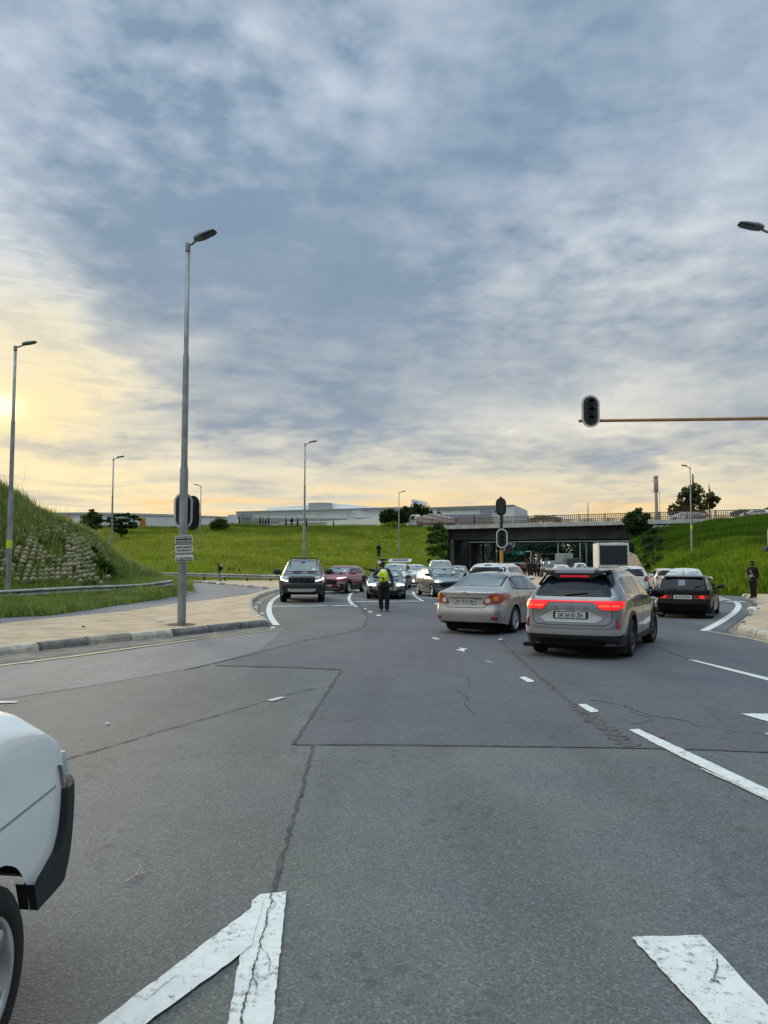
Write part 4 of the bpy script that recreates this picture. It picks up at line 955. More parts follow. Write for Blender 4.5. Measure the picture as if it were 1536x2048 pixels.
mb = MB(); mb.box((c.x+.3, c.y-.07, c.z), (.12, .03, .6)); mb.box((c.x-.2, c.y-.07, c.z), (.1, .03, .6), ry=R(-40)); mb.box((c.x+.7, c.y-.07, c.z+.05), (.12, .03, .55)); mb.box((c.x+.5, c.y-.07, c.z+.0), (.1, .03, .5)); mb.build('white_arrow', WB, sg)
bars('signal_gantry', [(1075, 1106, 1076.5, 1128), (1066, 1106.5, 1076, 1106.5)], 150, FG, 'short pale cantilever frame beside the green direction sign', 'gantry', 1075, .22)
bars('signal_gantry', [(1080, 1107.5, 1079.5, 1128), (1080, 1107.5, 1146, 1108.5), (1141, 1109, 1141, 1111)], 150, FG, 'long pale cantilever frame reaching towards the box truck', 'gantry', 1080, .22)
def far_signal(px, y0, y1, Y, label):
    c = P(px, (y0+y1)/2, Y); e = empty('traffic_signal', (c.x, Y, 0), 0, label, 'traffic signal', 'black traffic signals'); h_ = (y1-y0)*Y/FPX
    mb = MB(); mb.tube([(0, .1, 0), (0, .1, c.z)], .07, 6); mb.build('post', FG, e); signal_head(e, Vector((0, 0, c.z)), h_*.55, h_, 0)
far_signal(1067, 1101, 1112, 148, 'far signal head on its own pale post, level with the green direction sign')
far_signal(1068.5, 1116, 1127, 128, 'far signal head low above the crowd on the median')
far_signal(957.5, 1113, 1122, 150, 'far signal head beside the left bridge columns')
far_signal(1146, 1115, 1124, 150, 'far signal head just left of the dark far van')
def yellow_sign(px, y0, y1, Y, label):
    c = P(px, (y0+y1)/2, Y); e = empty('warning_sign', (c.x, Y, 0), 0, label, 'road sign', 'yellow chevron signs'); h_ = (y1-y0)*Y/FPX
    mb = MB(); mb.box((0, 0, c.z), (h_*.62, .05, h_), bev=.01); mb.build('board', FY, e); mb = MB(); mb.tube([(0, .06, 0), (0, .06, c.z)], .05, 6); mb.build('post', FG, e)
yellow_sign(972.5, 1115.5, 1124, 140, 'small yellow sign left of the yellow signal post'); yellow_sign(1052, 1116.5, 1127, 140, 'small yellow sign just left of the crowd on the median')
for px, y0, Y, lab in ((989.5, 1088, 170, 'thin lamp post left of the cream gantry'), (1116, 1088, 200, 'thin lamp post rising behind the pale container truck'), (1160, 1088, 185, 'thin lamp post between the far signal and the box truck'), (1172.5, 1088, 160, 'thin pale post closest to the box truck')):
    c = P(px, y0, Y); e = empty('distant_post', (c.x, Y, 0), 0, lab, 'street lamp', 'far posts under the bridge'); mb = MB(); mb.lathe([(.11, 0), (.09, c.z+4), (0, c.z+4.1)], 8); mb.build('pole', FG, e)
bars('sign_gantry', [(946, 1090.5, 978, 1091)], 171, FG, 'pale horizontal sign arm behind the left bridge columns', 'gantry', 950, .2)
# ================================================================= TREES AND SHRUBS
BARK = mat('bark', (.09, .07, .05), .9, var=.4, vscale=5)
LF1 = leafm('foliage_mid', (.085, .125, .035, 1), (.05, .085, .028, 1), (.12, .16, .05, 1), .5)
LF2 = leafm('foliage_dark', (.045, .078, .030, 1), (.028, .052, .022, 1), (.07, .11, .035, 1), .5)
LF3 = leafm('foliage_olive', (.13, .14, .06, 1), (.09, .10, .045, 1), (.17, .17, .08, 1), .5)
LF4 = leafm('foliage_far', (.030, .055, .040, 1), (.020, .040, .032, 1), (.042, .068, .045, 1), .15)
def leaves(name, blobs, n, size, m, parent=None, seed=0, flatk=1.0, shell=.55, origin=Vector((0, 0, 0)), clump=0.35):
    """leaf-sized faces spread through clumps inside blobs (x,y,z,r[,rz])"""
    rg = np.random.default_rng(seed); vol = np.array([b[3]**2 for b in blobs]); B_ = np.array([b[:3] for b in blobs]); r_ = np.array([b[3] for b in blobs]); rz = np.array([b[4] if len(b) > 4 else b[3]*flatk for b in blobs])
    nc = max(20, n//14); ci = rg.choice(len(blobs), nc, p=vol/vol.sum()); d = rg.normal(size=(nc, 3)); d /= np.linalg.norm(d, axis=1)[:, None]
    rad = rg.uniform(shell, 1.08, nc); cc = B_[ci]+d*np.stack([r_[ci], r_[ci], rz[ci]], 1)*rad[:, None]
    k = rg.integers(0, nc, n); p = cc[k]+rg.normal(size=(n, 3))*clump*r_[ci][k][:, None]*.55
    u = rg.normal(size=(n, 3)); u /= np.linalg.norm(u, axis=1)[:, None]; w_ = rg.normal(size=(n, 3)); w_ = np.cross(u, w_); w_ /= np.linalg.norm(w_, axis=1)[:, None]
    s = size*rg.uniform(.6, 1.4, n)[:, None]
    V = np.stack([p-u*s, p+w_*s*.45, p+u*s, p-w_*s*.45], 1)-np.array(origin)
    me = bpy.data.meshes.new(name); me.vertices.add(n*4); me.vertices.foreach_set('co', V.reshape(-1)); me.loops.add(n*4); me.loops.foreach_set('vertex_index', np.arange(n*4))
    me.polygons.add(n); me.polygons.foreach_set('loop_start', np.arange(n)*4); me.update(); return obj(name, me, m, parent)
def trunk(parent, H, r, limbs, seed=0, lean=0, stems=1):
    rr = random.Random(seed); mb = MB()
    for s_ in range(stems):
        a = rr.random()*6.28; k = (.12*H if stems > 1 else 0)
        top = Vector((lean+math.cos(a)*k, math.sin(a)*k, H)); pts = [Vector((0, 0, -.4)), Vector((top.x*.25+rr.uniform(-.05, .05)*H*.3, top.y*.25, H*.33)), Vector((top.x*.6, top.y*.6, H*.66)), top]
        mb.tube(pts, [r*1.3, r, r*.8, r*.45], 8)
    for (x, y, z) in limbs:
        b0 = Vector((lean*.5, 0, H*rr.uniform(.45, .95))); e_ = Vector((x, y, z)); m_ = b0.lerp(e_, .5)+Vector((0, 0, -.06*H)); mb.tube([b0, m_, e_], [r*.5, r*.34, r*.14], 6)
    return mb.build('trunk', BARK, parent)
def tree(base, blobs, label, n, size, m, cat='tree', H=2, r=.15, name='tree', seed=0, flatk=.8, stems=1, limbs=True, shell=.55, clump=.35, group=None):
    e = empty(name, base, 0, label, cat, group)
    trunk(e, H, r, [(b[0]*.9, b[1]*.9, b[2]) for b in blobs] if limbs else [], seed, 0, stems); leaves('crown' if cat == 'tree' else 'foliage', blobs, n, size, m, e, seed, flatk, shell, clump=clump); return e
def hit(px, py):
    d = ray(px, py); best = None
    for b in BV.values():
        h = b.ray_cast(Vector((0, 0, CAMH)), d.normalized())
        if h[0] is not None and (best is None or h[3] < best[1]): best = (h[0], h[3])
    return best[0] if best else G(px, py)
def pxs(px, py, Y, base): return P(px, py, Y)-base
def tree_px(px, py, Y, bl, label, n, size, m, **k):
    """crown blobs given as pixel circles (x, y, rpx)"""
    b = P(px, py, Y); zt_ = zat(b.x, Y)
    if abs(zt_-b.z) < 2.5: b.z = zt_
    s = Y/FPX; rr = random.Random(k.get('seed', 0)); blobs = []
    for q in bl:
        p = P(q[0], q[1], Y)-b; blobs.append((p.x, rr.uniform(-.5, .5)*q[2]*s*1.2, p.z, q[2]*s*(1 if len(q) < 4 else 1), q[2]*s*(q[3] if len(q) > 3 else .8)))
    return tree(b, blobs, label, n, size, m, **k)
tree_px(190, 1074, 108, [(172, 1036, 10, .5), (184, 1029, 10, .5), (197, 1034, 9, .5), (176, 1046, 11, .5), (190, 1042, 11, .5), (168, 1043, 7, .5), (182, 1021, 5, .35), (203, 1041, 7, .4), (180, 1054, 8, .5), (199, 1053, 6, .4)], 'round bushy tree on the meadow left of the spreading tree', 5200, .17, LF1, H=2.6, r=.13, seed=2, stems=2, clump=.22)
tree_px(243, 1070, 112, [(222, 1037, 9, .16), (236, 1031, 10, .16), (252, 1028, 9, .14), (262, 1033, 12, .14), (274, 1039, 9, .12), (230, 1044, 13, .18), (250, 1041, 14, .18), (266, 1046, 10, .14), (212, 1042, 8, .16), (240, 1052, 14, .24), (256, 1053, 10, .2), (240, 1061, 12, .4), (248, 1064, 9, .4), (226, 1052, 9, .2)], 'wide dark tree with flat spreading branches on the meadow', 5600, .17, LF2, H=2.2, r=.14, seed=5, stems=3, clump=.12)
tree_px(264, 1058, 125, [(262, 1052, 6), (270, 1052, 5)], 'low round shrub close under the wide spreading tree', 500, .16, LF1, cat='shrub', name='shrub', H=.5, r=.06, seed=6)
tree_px(438, 1068, 128, [(430, 1048, 9), (444, 1046, 9), (438, 1044, 9), (438, 1056, 12), (428, 1053, 7), (449, 1052, 7), (440, 1062, 8)], 'solitary rounded bush at the top of the meadow', 3800, .16, LF1, cat='shrub', name='bush', H=1.0, r=.1, seed=8)
for k, (x, bl) in enumerate(((776, [(772, 1030, 10), (780, 1024, 8), (786, 1034, 10), (770, 1042, 9), (784, 1044, 9), (765, 1036, 6)]), (808, [(800, 1030, 12), (812, 1022, 10), (806, 1038, 13), (820, 1034, 12), (796, 1044, 10)]), (842, [(832, 1016, 11), (846, 1020, 12), (856, 1026, 11), (838, 1030, 13), (866, 1034, 9), (826, 1028, 10), (876, 1032, 7), (852, 1038, 12)]))):
    tree_px(x, 1056, 158+k*3, bl, ('dark leafy tree nearest the ramp wall on the ridge', 'dark tree in the middle of the clump behind the flatbed truck', 'tallest dark tree of the clump behind the flatbed truck')[k], 3800, .26, LF2, H=3, r=.25, seed=11+k, group='dark trees on the ridge', clump=.3)
tree_px(800, 1062, 134, [(772, 1056, 10, .8), (788, 1054, 10, .8), (804, 1056, 10, .7), (760, 1058, 7, .7)], 'low pale green scrub at the crest of the meadow left of the bridge', 3000, .2, GR2, cat='shrub', name='shrub', H=.5, r=.06, seed=20)
tree_px(1272, 1068, 117, [(1266, 1030, 10), (1278, 1024, 8), (1262, 1042, 12), (1276, 1040, 13), (1270, 1056, 15), (1290, 1034, 8, .6), (1296, 1029, 5, .5), (1258, 1054, 10), (1284, 1054, 11)], 'dark green bush growing up against the bridge railing', 5200, .2, LF2, cat='shrub', name='bush', H=2.5, r=.15, seed=23)
tree_px(1388, 1040, 150, [(1372, 984, 12), (1388, 978, 12), (1400, 988, 10), (1364, 992, 8), (1380, 998, 11), (1392, 1000, 9), (1360, 1004, 8), (1376, 1012, 14), (1392, 1016, 14), (1350, 1018, 12), (1408, 1014, 10), (1364, 1024, 14), (1342, 1026, 7), (1384, 1028, 12), (1402, 1028, 12)], 'tall airy eucalyptus with an open crown behind the bridge end', 7800, .24, LF3, H=9, r=.28, seed=31, stems=1, clump=.22)
tree_px(1420, 1038, 154, [(1420, 994, 9), (1430, 1000, 8), (1418, 1006, 7), (1426, 1012, 6), (1412, 1002, 6)], 'slim second eucalyptus just right of the tallest one', 1700, .24, LF3, H=7, r=.18, seed=32, clump=.25)
tree_px(1484, 1036, 230, [(1472, 1028, 8, .6), (1484, 1026, 9, .6), (1498, 1027, 9, .6), (1506, 1029, 6, .6)], 'low dark row of trees beyond the right end of the railing', 2000, .35, LF1, H=2.5, r=.3, seed=35)
tree_px(1538, 1036, 200, [(1532, 1025, 8), (1545, 1022, 9), (1556, 1028, 9)], 'rounded tree cut by the edge beyond the right bank', 1800, .3, LF2, H=2.5, r=.3, seed=36)
tree_px(1086, 1046, 420, [(1078, 1036, 8, .4), (1092, 1037, 8, .4), (1104, 1038, 7, .4), (1066, 1040, 7, .4), (1116, 1040, 8, .35)], 'far band of trees over the middle of the bridge railing', 2200, .7, LF3, H=3, r=.4, seed=37)
# dark scrub on both bank shoulders by the bridge
def scrub(name, pxl, label, n, size, m, seed, lift=.25):
    rj = random.Random(seed); b0 = hit(*pxl[0][:2]); bl = []
    for x, y, r_ in pxl:
        h = hit(x+rj.uniform(-3, 3), y+rj.uniform(-5, 5)); s = h.y/FPX*rj.uniform(.7, 1.35); p = h-b0; bl.append((p.x, p.y, p.z+lift, r_*s, r_*s*.75))
    e = empty(name, b0, 0, label, 'shrub'); 
    mb = MB()
    for q in bl[:6]: mb.tube([(q[0], q[1], q[2]-.8), (q[0]+.1, q[1], q[2]+.3)], [.05, .02], 5)
    mb.build('stem', BARK, e); leaves('foliage', bl, n, size, m, e, seed, shell=.3, clump=.45); return e
scrub('shrub', [(x, y, 8+(x+y) % 4) for x in (862, 874, 886) for y in (1066, 1078, 1090, 1102, 1114, 1126, 1138)], 'dark creeper scrub covering the bank beside the left bridge wall', 9000, .24, leafm('creeper_dark', (.040, .085, .016, 1), (.026, .06, .014, 1), (.07, .12, .02, 1), .3), 41)
scrub('shrub', [(1296, 1076, 12), (1312, 1072, 11), (1328, 1070, 10), (1302, 1090, 12), (1318, 1088, 12), (1308, 1104, 12), (1296, 1112, 9), (1325, 1102, 9), (1312, 1118, 11), (1300, 1128, 10), (1318, 1132, 10), (1306, 1142, 9)], 'dark scrub tumbling down the bank beside the box truck', 7500, .24, LF2, 43)
scrub('shrub', [(182, 1108, 10), (190, 1118, 12), (196, 1130, 12), (186, 1128, 10), (204, 1140, 12), (214, 1150, 10), (178, 1122, 8), (196, 1150, 10), (222, 1156, 9), (232, 1160, 7)], 'dark leafy creeper at the right end of the stone-block wall', 5200, .085, leafm('creeper_hill', (.035, .075, .014, 1), (.022, .05, .012, 1), (.07, .12, .02, 1), .8), 44, .1)
scrub('shrub', [(466, 1142, 5), (470, 1136, 4), (478, 1146, 4), (458, 1146, 4)], 'tuft of tall dark weeds behind the far guard rail', 1600, .16, LF1, 45, .0)
# far wood seen through the bridge opening: one mass
rg = random.Random(5); bl = []
for i in range(90):
    px = 880+rg.random()*470; Y = 290+rg.random()*50; p = P(px, 1124, Y); bl.append((p.x, Y, rg.uniform(1, 9.5)+2*math.sin(px*.03), rg.uniform(3, 6)))
tag(leaves('distant_wood', bl, 26000, .75, LF4, None, 51, .8, .35), kind='stuff')
# overgrown stone-block wall on the near hill
BLOCK = mat('block_stone', (.30, .265, .175), .95, col2=(.10, .125, .045), vscale=2.2, thr=(.46, .60), bump=.5, bscale=20)
grid, nu = o_grid[hill.name]; mb = MB(); rr = random.Random(4)
org_ = hit(150, 1150)
lo_row, hi_row = 21, 31
def psamp(row, n):
    out = []
    for k in range(n): s = (len(row)-1)*k/(n-1); i = min(int(s), len(row)-2); out.append(row[i].lerp(row[i+1], s-i))
    return out
A_ = psamp(grid[lo_row], 2400); Bc_ = psamp(grid[hi_row], 2400)
cnt = 0; L = 0; nxt = 0
for i in range(1, 2400):
    L += (A_[i]-A_[i-1]).length
    if L < nxt: continue
    nxt += .33; a, b = A_[i], Bc_[i]; ln = (b-a).length; ux = (b-a).normalized(); tan = (A_[i]-A_[i-1]).normalized(); nrm = tan.cross(ux).normalized()
    if nrm.y > 0: nrm = -nrm
    k = 0; d = .25
    while d < ln*.86:
        p = a+ux*d+tan*(.065*k); d += .30; k += 1
        h = BV['H'].find_nearest(p); 
        if h[0] is None: continue
        q = h[0]; px_ = 768+q.x/q.y*FPX; py_ = 1124-(q.z-1.7)/q.y*FPX
        if px_ < -30 or px_ > 214: continue
        v_ = noise.noise(Vector((q.x*.35, q.y*.35, q.z*.5)))
        top_lim = 1060+max(0, (90-px_))*.45-26*v_
        if py_ < top_lim+(15 if px_ > 130 else 0) or py_ > 1172: continue
        if v_ > .34 and rr.random() < .85 or rr.random() < .10: continue
        n_ = 8; vs = []; R_ = .150*rr.uniform(.75, 1.15); fwd = (nrm*.75+Vector((0, 0, .2))).normalized(); side = tan; up = fwd.cross(side).normalized()
        if up.z < 0: up = -up
        for (rad, hh) in ((1.0, -.05), (1.0, .10), (.85, .20), (.5, .26)):
            for j in range(n_):
                t_ = 2*math.pi*j/n_; vs.append(q-org_+side*math.cos(t_)*R_*rad+up*math.sin(t_)*R_*.8*rad+fwd*(hh*.8+.10)*rr.uniform(.9, 1.1))
        vs.append(q-org_+fwd*.32); mb.add(vs, [[r_*n_+j, r_*n_+(j+1) % n_, (r_+1)*n_+(j+1) % n_, (r_+1)*n_+j] for r_ in range(3) for j in range(n_)]+[[24+j, 24+(j+1) % n_, 32] for j in range(n_)]); cnt += 1
e = empty('retaining_wall', org_, 0, 'overgrown retaining wall of rounded tan blocks stepping up the near hill', 'wall'); mb.build('stone_blocks', BLOCK, e, True)
# ================================================================= VEHICLES
def paintm(name, col, metal=.3, rough=.35, coat=.8, dirt=.25):
    if name in MATS: return MATS[name]
    m = bpy.data.materials.new(name); m.use_nodes = True; t = m.node_tree; b = t.nodes['Principled BSDF']; p = world_pos(t)
    tc = t.nodes.new('ShaderNodeTexCoord'); ob = N(t, tc.outputs['Object']); x, y, z = nsep(t, ob)
    d = nnoise(t, ob, 3.5, 5, .65).step(.45, .75)*dirt + (1.0-z.step(.15, .6))*dirt*.8     # road film thrown up over the sills
    t.links.new(nmix(t, d.min(.7), (*col, 1), (.12, .105, .085, 1)).s, b.inputs['Base Color'])
    t.links.new((d*.5+rough).s, b.inputs['Roughness']); b.inputs['Metallic'].default_value = metal
    b.inputs['Coat Weight'].default_value = coat; b.inputs['Coat Roughness'].default_value = .03
    MATS[name] = m; return m
GLASS = mat('car_glass', (.012, .016, .018), .05, ior=1.6); GLASSW = mat('windscreen_glass', (.055, .085, .085), .07, ior=2.1, var=.4, vscale=2.5)
GLASSR = mat('rear_glass_reflective', (.16, .20, .22), .12, .35, ior=2.2, var=.35, vscale=2.0); GLASSB = mat('rear_glass_tinted', (.008, .011, .018), .05, ior=1.27)
BPL = mat('black_plastic', (.014, .0145, .016), .65, var=.2, vscale=6); BGL = mat('gloss_black', (.005, .005, .006), .15, ior=1.35); TYRE = mat('tyre_rubber', (.011, .0105, .0105), .92, var=.3, vscale=9)
UND = mat('underbody', (.004, .004, .004), .98); CHR = mat('chrome', (.6, .61, .62), .18, 1.0); RIMM = mat('alloy_silver', (.42, .43, .43), .35, .8); RIMD = mat('alloy_dark', (.05, .05, .055), .4, .6)
PLATE = mat('number_plate', (.50, .53, .54), .6, var=.12, vscale=20); SEAM = mat('panel_gap', (.012, .012, .012), .8)
LRED = mat('tail_lens_red', (.30, .012, .015), .15, coat=.8); LREDD = mat('tail_lens_dark_red', (.10, .006, .008), .2, coat=.8); LAMB = mat('indicator_amber', (.62, .20, .02), .2, coat=.5); LCLR = mat('lamp_clear', (.50, .50, .50), .15, coat=.6)
REDON = mat('brake_light_lit', (.85, .010, .014, 1), .3, emit=.62); REDON2 = mat('brake_light_hot', (1.0, .10, .03, 1), .3, emit=1.6); WON = mat('headlight_lit', (1, .97, .92, 1), .3, emit=1.5); LAMPG = mat('headlamp_glass', (.32, .34, .36), .12, .2, coat=.8)
SILV = mat('bumper_silver', (.40, .41, .42), .4, .5); WINS = mat('sticker_pale', (.55, .62, .60), .5)

def sections(sp):
    """closed shell of a car body: rows of half-section points for stations along y"""
    L, W, H = sp['L'], sp['W'], sp['H']; hL = L/2
    yr, yf = hL-sp['fo']-sp['wb'], hL-sp['fo']; yr = -hL+(L-sp['fo']-sp['wb'])
    Rw = sp['wr']*1.18; zc = sp['wr']
    ys = sorted(set([round(-hL+L*i/46, 4) for i in range(47)]+[round(yc+Rw*math.cos(a)*1.0, 4) for yc in (yr, yf) for a in [math.pi*k/14 for k in range(15)]]+[round(s*(hL-d), 4) for s in (-1, 1) for d in (.03, .08, .15, .22)]))
    ys = [y for i, y in enumerate(ys) if i == 0 or y-ys[i-1] > .012]
    rows = []
    for y in ys:
        hw = W/2*ip(y, sp['plan']); zb = sp['sill']; 
        if y < yr-.45 : zb = ip(y, sp.get('rear_bot', [(0, sp['sill'])]))
        if y > yf+.45 : zb = ip(y, sp.get('front_bot', [(0, sp['sill'])]))
        for yc in (yr, yf):
            d = abs(y-yc)
            if d < Rw: zb = max(zb, zc+math.sqrt(Rw*Rw-d*d))
        belt, top, rw = ip(y, sp['belt']), ip(y, sp['top']), ip(y, sp['roofw'])*W/2
        crown = ip(y, sp.get('crown', [(0, .05)])); zt = top-crown; belt = min(belt, zt-.02)
        half = []
        nb = 8
        for k in range(nb):
            s = k/(nb-1); z = zb+(belt-zb)*s
            zz = (z-sp['sill'])/(sp['belt_ref']-sp['sill']); bul = ip(zz, sp.get('side', [(0, .95), (.25, .985), (.6, 1.0), (.85, .99), (1, .965)]))
            half.append((hw*bul, z))
        x0, z0 = half[-1]; nu_ = 5
        for k in range(1, nu_+1):
            s = k/nu_; x = x0+(rw-x0)*s; z = z0+(zt-z0)*s; x += .018*math.sin(math.pi*s)*(1 if zt-z0 > .2 else .3); half.append((x, z))
        xr, zr = half[-1]; ne = 6
        for k in range(1, ne+1):
            s = k/ne; x = xr*(1-s); z = top-(top-zr)*(x/xr)**2.4 if xr > 0 else top; half.append((x, z))
        rows.append((y, half))
    # warp of the two faces
    wr_, wf_ = sp.get('warp_r', .9), sp.get('warp_f', .6)
    def warp(y, z, x):
        o = y
        a = max(0, min(1, (-hL+wr_-y)/wr_)); a = a*a*(3-2*a); b = max(0, min(1, (y-hL+wf_)/wf_)); b = b*b*(3-2*b)
        return o+a*ip(z, sp['rear'])-b*ip(z, sp['front'])
    ns = len(rows[0][1]); V = []; F = []
    for y, half in rows:
        full = [(-x, z) for x, z in half]+[(x, z) for x, z in half[:-1][::-1]]
        for x, z in full: V.append(Vector((x, warp(y, z, x), z)))
    n = 2*ns-1
    for i in range(len(rows)-1):
        for k in range(n-1): F.append([i*n+k, i*n+k+1, (i+1)*n+k+1, (i+1)*n+k])
    # caps
    nx = 12
    for end, i, sg in ((0, 0, -1), (1, len(rows)-1, 1)):
        y, half = rows[i]; base = len(V); cb = sp.get('cap', .07)
        for k in range(ns-1):
            x, z = half[k]
            for j in range(1, nx):
                u = -1+2*j/nx; V.append(Vector((u*x, warp(y, z, 0)+sg*cb*(1-u*u), z)))
        def idx(k, j):
            if j == 0: return i*n+k
            if j == nx: return i*n+(n-1-k)
            return base+k*(nx-1)+j-1
        for k in range(ns-2):
            for j in range(nx):
                q = [idx(k, j), idx(k, j+1), idx(k+1, j+1), idx(k+1, j)]; F.append(q if sg > 0 else q[::-1])
        top_c = i*n+ns-1
        for j in range(nx): q = [idx(ns-2, j), idx(ns-2, j+1), top_c]; F.append(q if sg > 0 else q[::-1])
    me = mesh(V, F); bm = bmesh.new(); bm.from_mesh(me); bmesh.ops.remove_doubles(bm, verts=bm.verts, dist=.002); bmesh.ops.recalc_face_normals(bm, faces=bm.faces)
    f = max(bm.faces, key=lambda f: f.calc_center_median().z)
    if f.normal.z < 0: bmesh.ops.reverse_faces(bm, faces=bm.faces)
    bm.to_mesh(me); bm.free(); return me, yr, yf
def subd(me, lv=1):
    o = bpy.data.objects.new('t', me); C.objects.link(o); md = o.modifiers.new('s', 'SUBSURF'); md.levels = lv
    dg = bpy.context.evaluated_depsgraph_get(); r = bpy.data.meshes.new_from_object(o.evaluated_get(dg)); bpy.data.objects.remove(o); return r
DIRS = {'rear': (Vector((0, 1, 0)), lambda a, b: Vector((a, -9, b))), 'front': (Vector((0, -1, 0)), lambda a, b: Vector((a, 9, b))),
        'right': (Vector((-1, 0, 0)), lambda a, b: Vector((9, a, b))), 'left': (Vector((1, 0, 0)), lambda a, b: Vector((-9, a, b))), 'top': (Vector((0, 0, -1)), lambda a, b: Vector((a, b, 9)))}
def rounded(poly, r=.03, n=3):
    out = []; m_ = len(poly)
    for i in range(m_):
        p0, p1, p2 = Vector((*poly[i-1], 0)), Vector((*poly[i], 0)), Vector((*poly[(i+1) % m_], 0)); a, b = p0-p1, p2-p1
        d = min(r, a.length*.45, b.length*.45); A_, B_ = p1+a.normalized()*d, p1+b.normalized()*d
        for k in range(n+1): u = k/n; q = (A_*(1-u)**2+p1*2*u*(1-u)+B_*u*u); out.append((q.x, q.y))
    return out
def patch(bvh, side, poly, m, parent, name, off=.006, thick=.012, step=.07, rnd=.03, mb=None):
    """a panel whose outline (in the two axes seen from `side`) lies on the body surface"""
    d, org = DIRS[side]
    if rnd: poly = rounded(poly, rnd)
    pts = []
    for i, p in enumerate(poly):
        q = poly[(i+1) % len(poly)]; L = math.hypot(q[0]-p[0], q[1]-p[1]); k = max(1, int(L/step))
        pts += [(p[0]+(q[0]-p[0])*j/k, p[1]+(q[1]-p[1])*j/k) for j in range(k)]
    nb = len(pts); xs, ys = [p[0] for p in pts], [p[1] for p in pts]
    def inside(x, y):
        c = False; j = nb-1
        for i in range(nb):
            if (ys[i] > y) != (ys[j] > y) and x < (xs[j]-xs[i])*(y-ys[i])/(ys[j]-ys[i])+xs[i]: c = not c
            j = i
        return c
    gx = min(xs)+step*.5
    while gx < max(xs):
        gy = min(ys)+step*.5
        while gy < max(ys):
            if inside(gx, gy) and min((gx-a)**2+(gy-b)**2 for a, b in zip(xs[:nb], ys[:nb])) > (step*.35)**2: pts.append((gx, gy))
            gy += step
        gx += step
    r = geometry.delaunay_2d_cdt([Vector(p) for p in pts], [], [list(range(nb))], 1, 1e-5)
    V2, F2 = r[0], r[2]; V = []; nrm = []
    for p in V2:
        h = bvh.ray_cast(org(p.x, p.y), d)
        if h[0] is not None and ((side == 'right' and h[0].x < .2) or (side == 'left' and h[0].x > -.2)): h = (None,)*4
        if h[0] is None:
            h = bvh.find_nearest(org(p.x, p.y)*.0+Vector((0, 0, 0))+{'rear': Vector((p.x, min(xs)*0-9, p.y)), 'front': Vector((p.x, 9, p.y)), 'right': Vector((3, p.x, p.y)), 'left': Vector((-3, p.x, p.y)), 'top': Vector((p.x, p.y, 3))}[side])
        nn = h[1] if h[1].dot(d) < 0 else -h[1]; V.append(h[0]+nn*off); nrm.append(nn)
    n = len(V); V2_ = V+[v-n_*(thick+off) for v, n_ in zip(V, nrm)]; F = [list(f) for f in F2]; ec = {}
    for f in F:
        for a, b in zip(f, f[1:]+f[:1]):
            if (b, a) in ec: del ec[(b, a)]
            else: ec[(a, b)] = 1
    F += [[b, a, a+n, b+n] for a, b in ec]
    if mb is not None: mb.add(V2_, F); return None
    me = mesh(V2_, F); bm = bmesh.new(); bm.from_mesh(me); bmesh.ops.recalc_face_normals(bm, faces=bm.faces)
    f = max((f for f in bm.faces), key=lambda f: abs(f.normal.dot(d))*f.calc_area())
    if f.normal.dot(d) > 0: bmesh.ops.reverse_faces(bm, faces=bm.faces)
    bm.to_mesh(me); bm.free(); o = obj(name, me, m, parent)
    return o
def wheel(parent, c, r, w_, rimm, side, spokes=5, steer=0, rimk=.68):
    M = Matrix.Translation(c) @ Matrix.Rotation(steer, 4, 'Z') @ Matrix.Rotation(math.pi/2*side, 4, 'Y')   # +z of lathe = outboard
    mb = MB(); h = w_/2
    mb.lathe([(r*rimk*.6, -h), (r*.90, -h), (r*.975, -h*.8), (r, -h*.45), (r, h*.45), (r*.975, h*.8), (r*.90, h*.98), (r*rimk*1.06, h), (r*rimk, h*.9)], 30, M); o = mb.build('wheel', TYRE, parent, True)
    if rimm is not None:
        k = r*rimk; mb = MB(); mb.lathe([(k, h*.92), (k*.97, h*.98), (k*.91, h*.85), (k*.86, h*.35), (k*.8, -h*.2)], 30, M); 
        for i in range(spokes):
            a = 2*math.pi*i/spokes; v = []
            for rr_, ww, zz in ((.0, .16, .72), (.35, .13, .78), (.70, .10, .78), (.93, .15, .80)):
                for s in (-1, 1): v.append(M @ Vector((k*rr_*math.cos(a)-s*k*ww*math.sin(a), k*rr_*math.sin(a)+s*k*ww*math.cos(a), h*zz)))
            v += [p-(M.to_3x3() @ Vector((0, 0, .03))) for p in v]
            mb.add(v, [[2*j, 2*j+1, 2*j+3, 2*j+2] for j in range(3)]+[[8+2*j, 2*j, 2*j+2, 10+2*j] for j in range(3)]+[[2*j+1, 9+2*j, 11+2*j, 2*j+3] for j in range(3)])
        mb.lathe([(0, h*.84), (k*.17, h*.84), (k*.2, h*.70)], 12, M); mb.build('rim', rimm, o, True)
        d = MB(); d.lathe([(0, h*.05), (k*.86, h*.05)], 20, M); d.build('brake_disc', UND, o)
    return o
def arch_poly(yc, r0_, r1_, zc, zlo):
    a0 = math.asin(max(-1, (zlo-zc)/r1_)); a1 = math.asin(max(-1, (zlo-zc)/r0_)); n = 14
    out = [(yc+r1_*math.cos(a0+(math.pi-2*a0)*k/n), zc+r1_*math.sin(a0+(math.pi-2*a0)*k/n)) for k in range(n+1)]
    return out+[(yc+r0_*math.cos(math.pi-a1-(math.pi-2*a1)*k/n), zc+r0_*math.sin(math.pi-a1-(math.pi-2*a1)*k/n)) for k in range(n+1)]
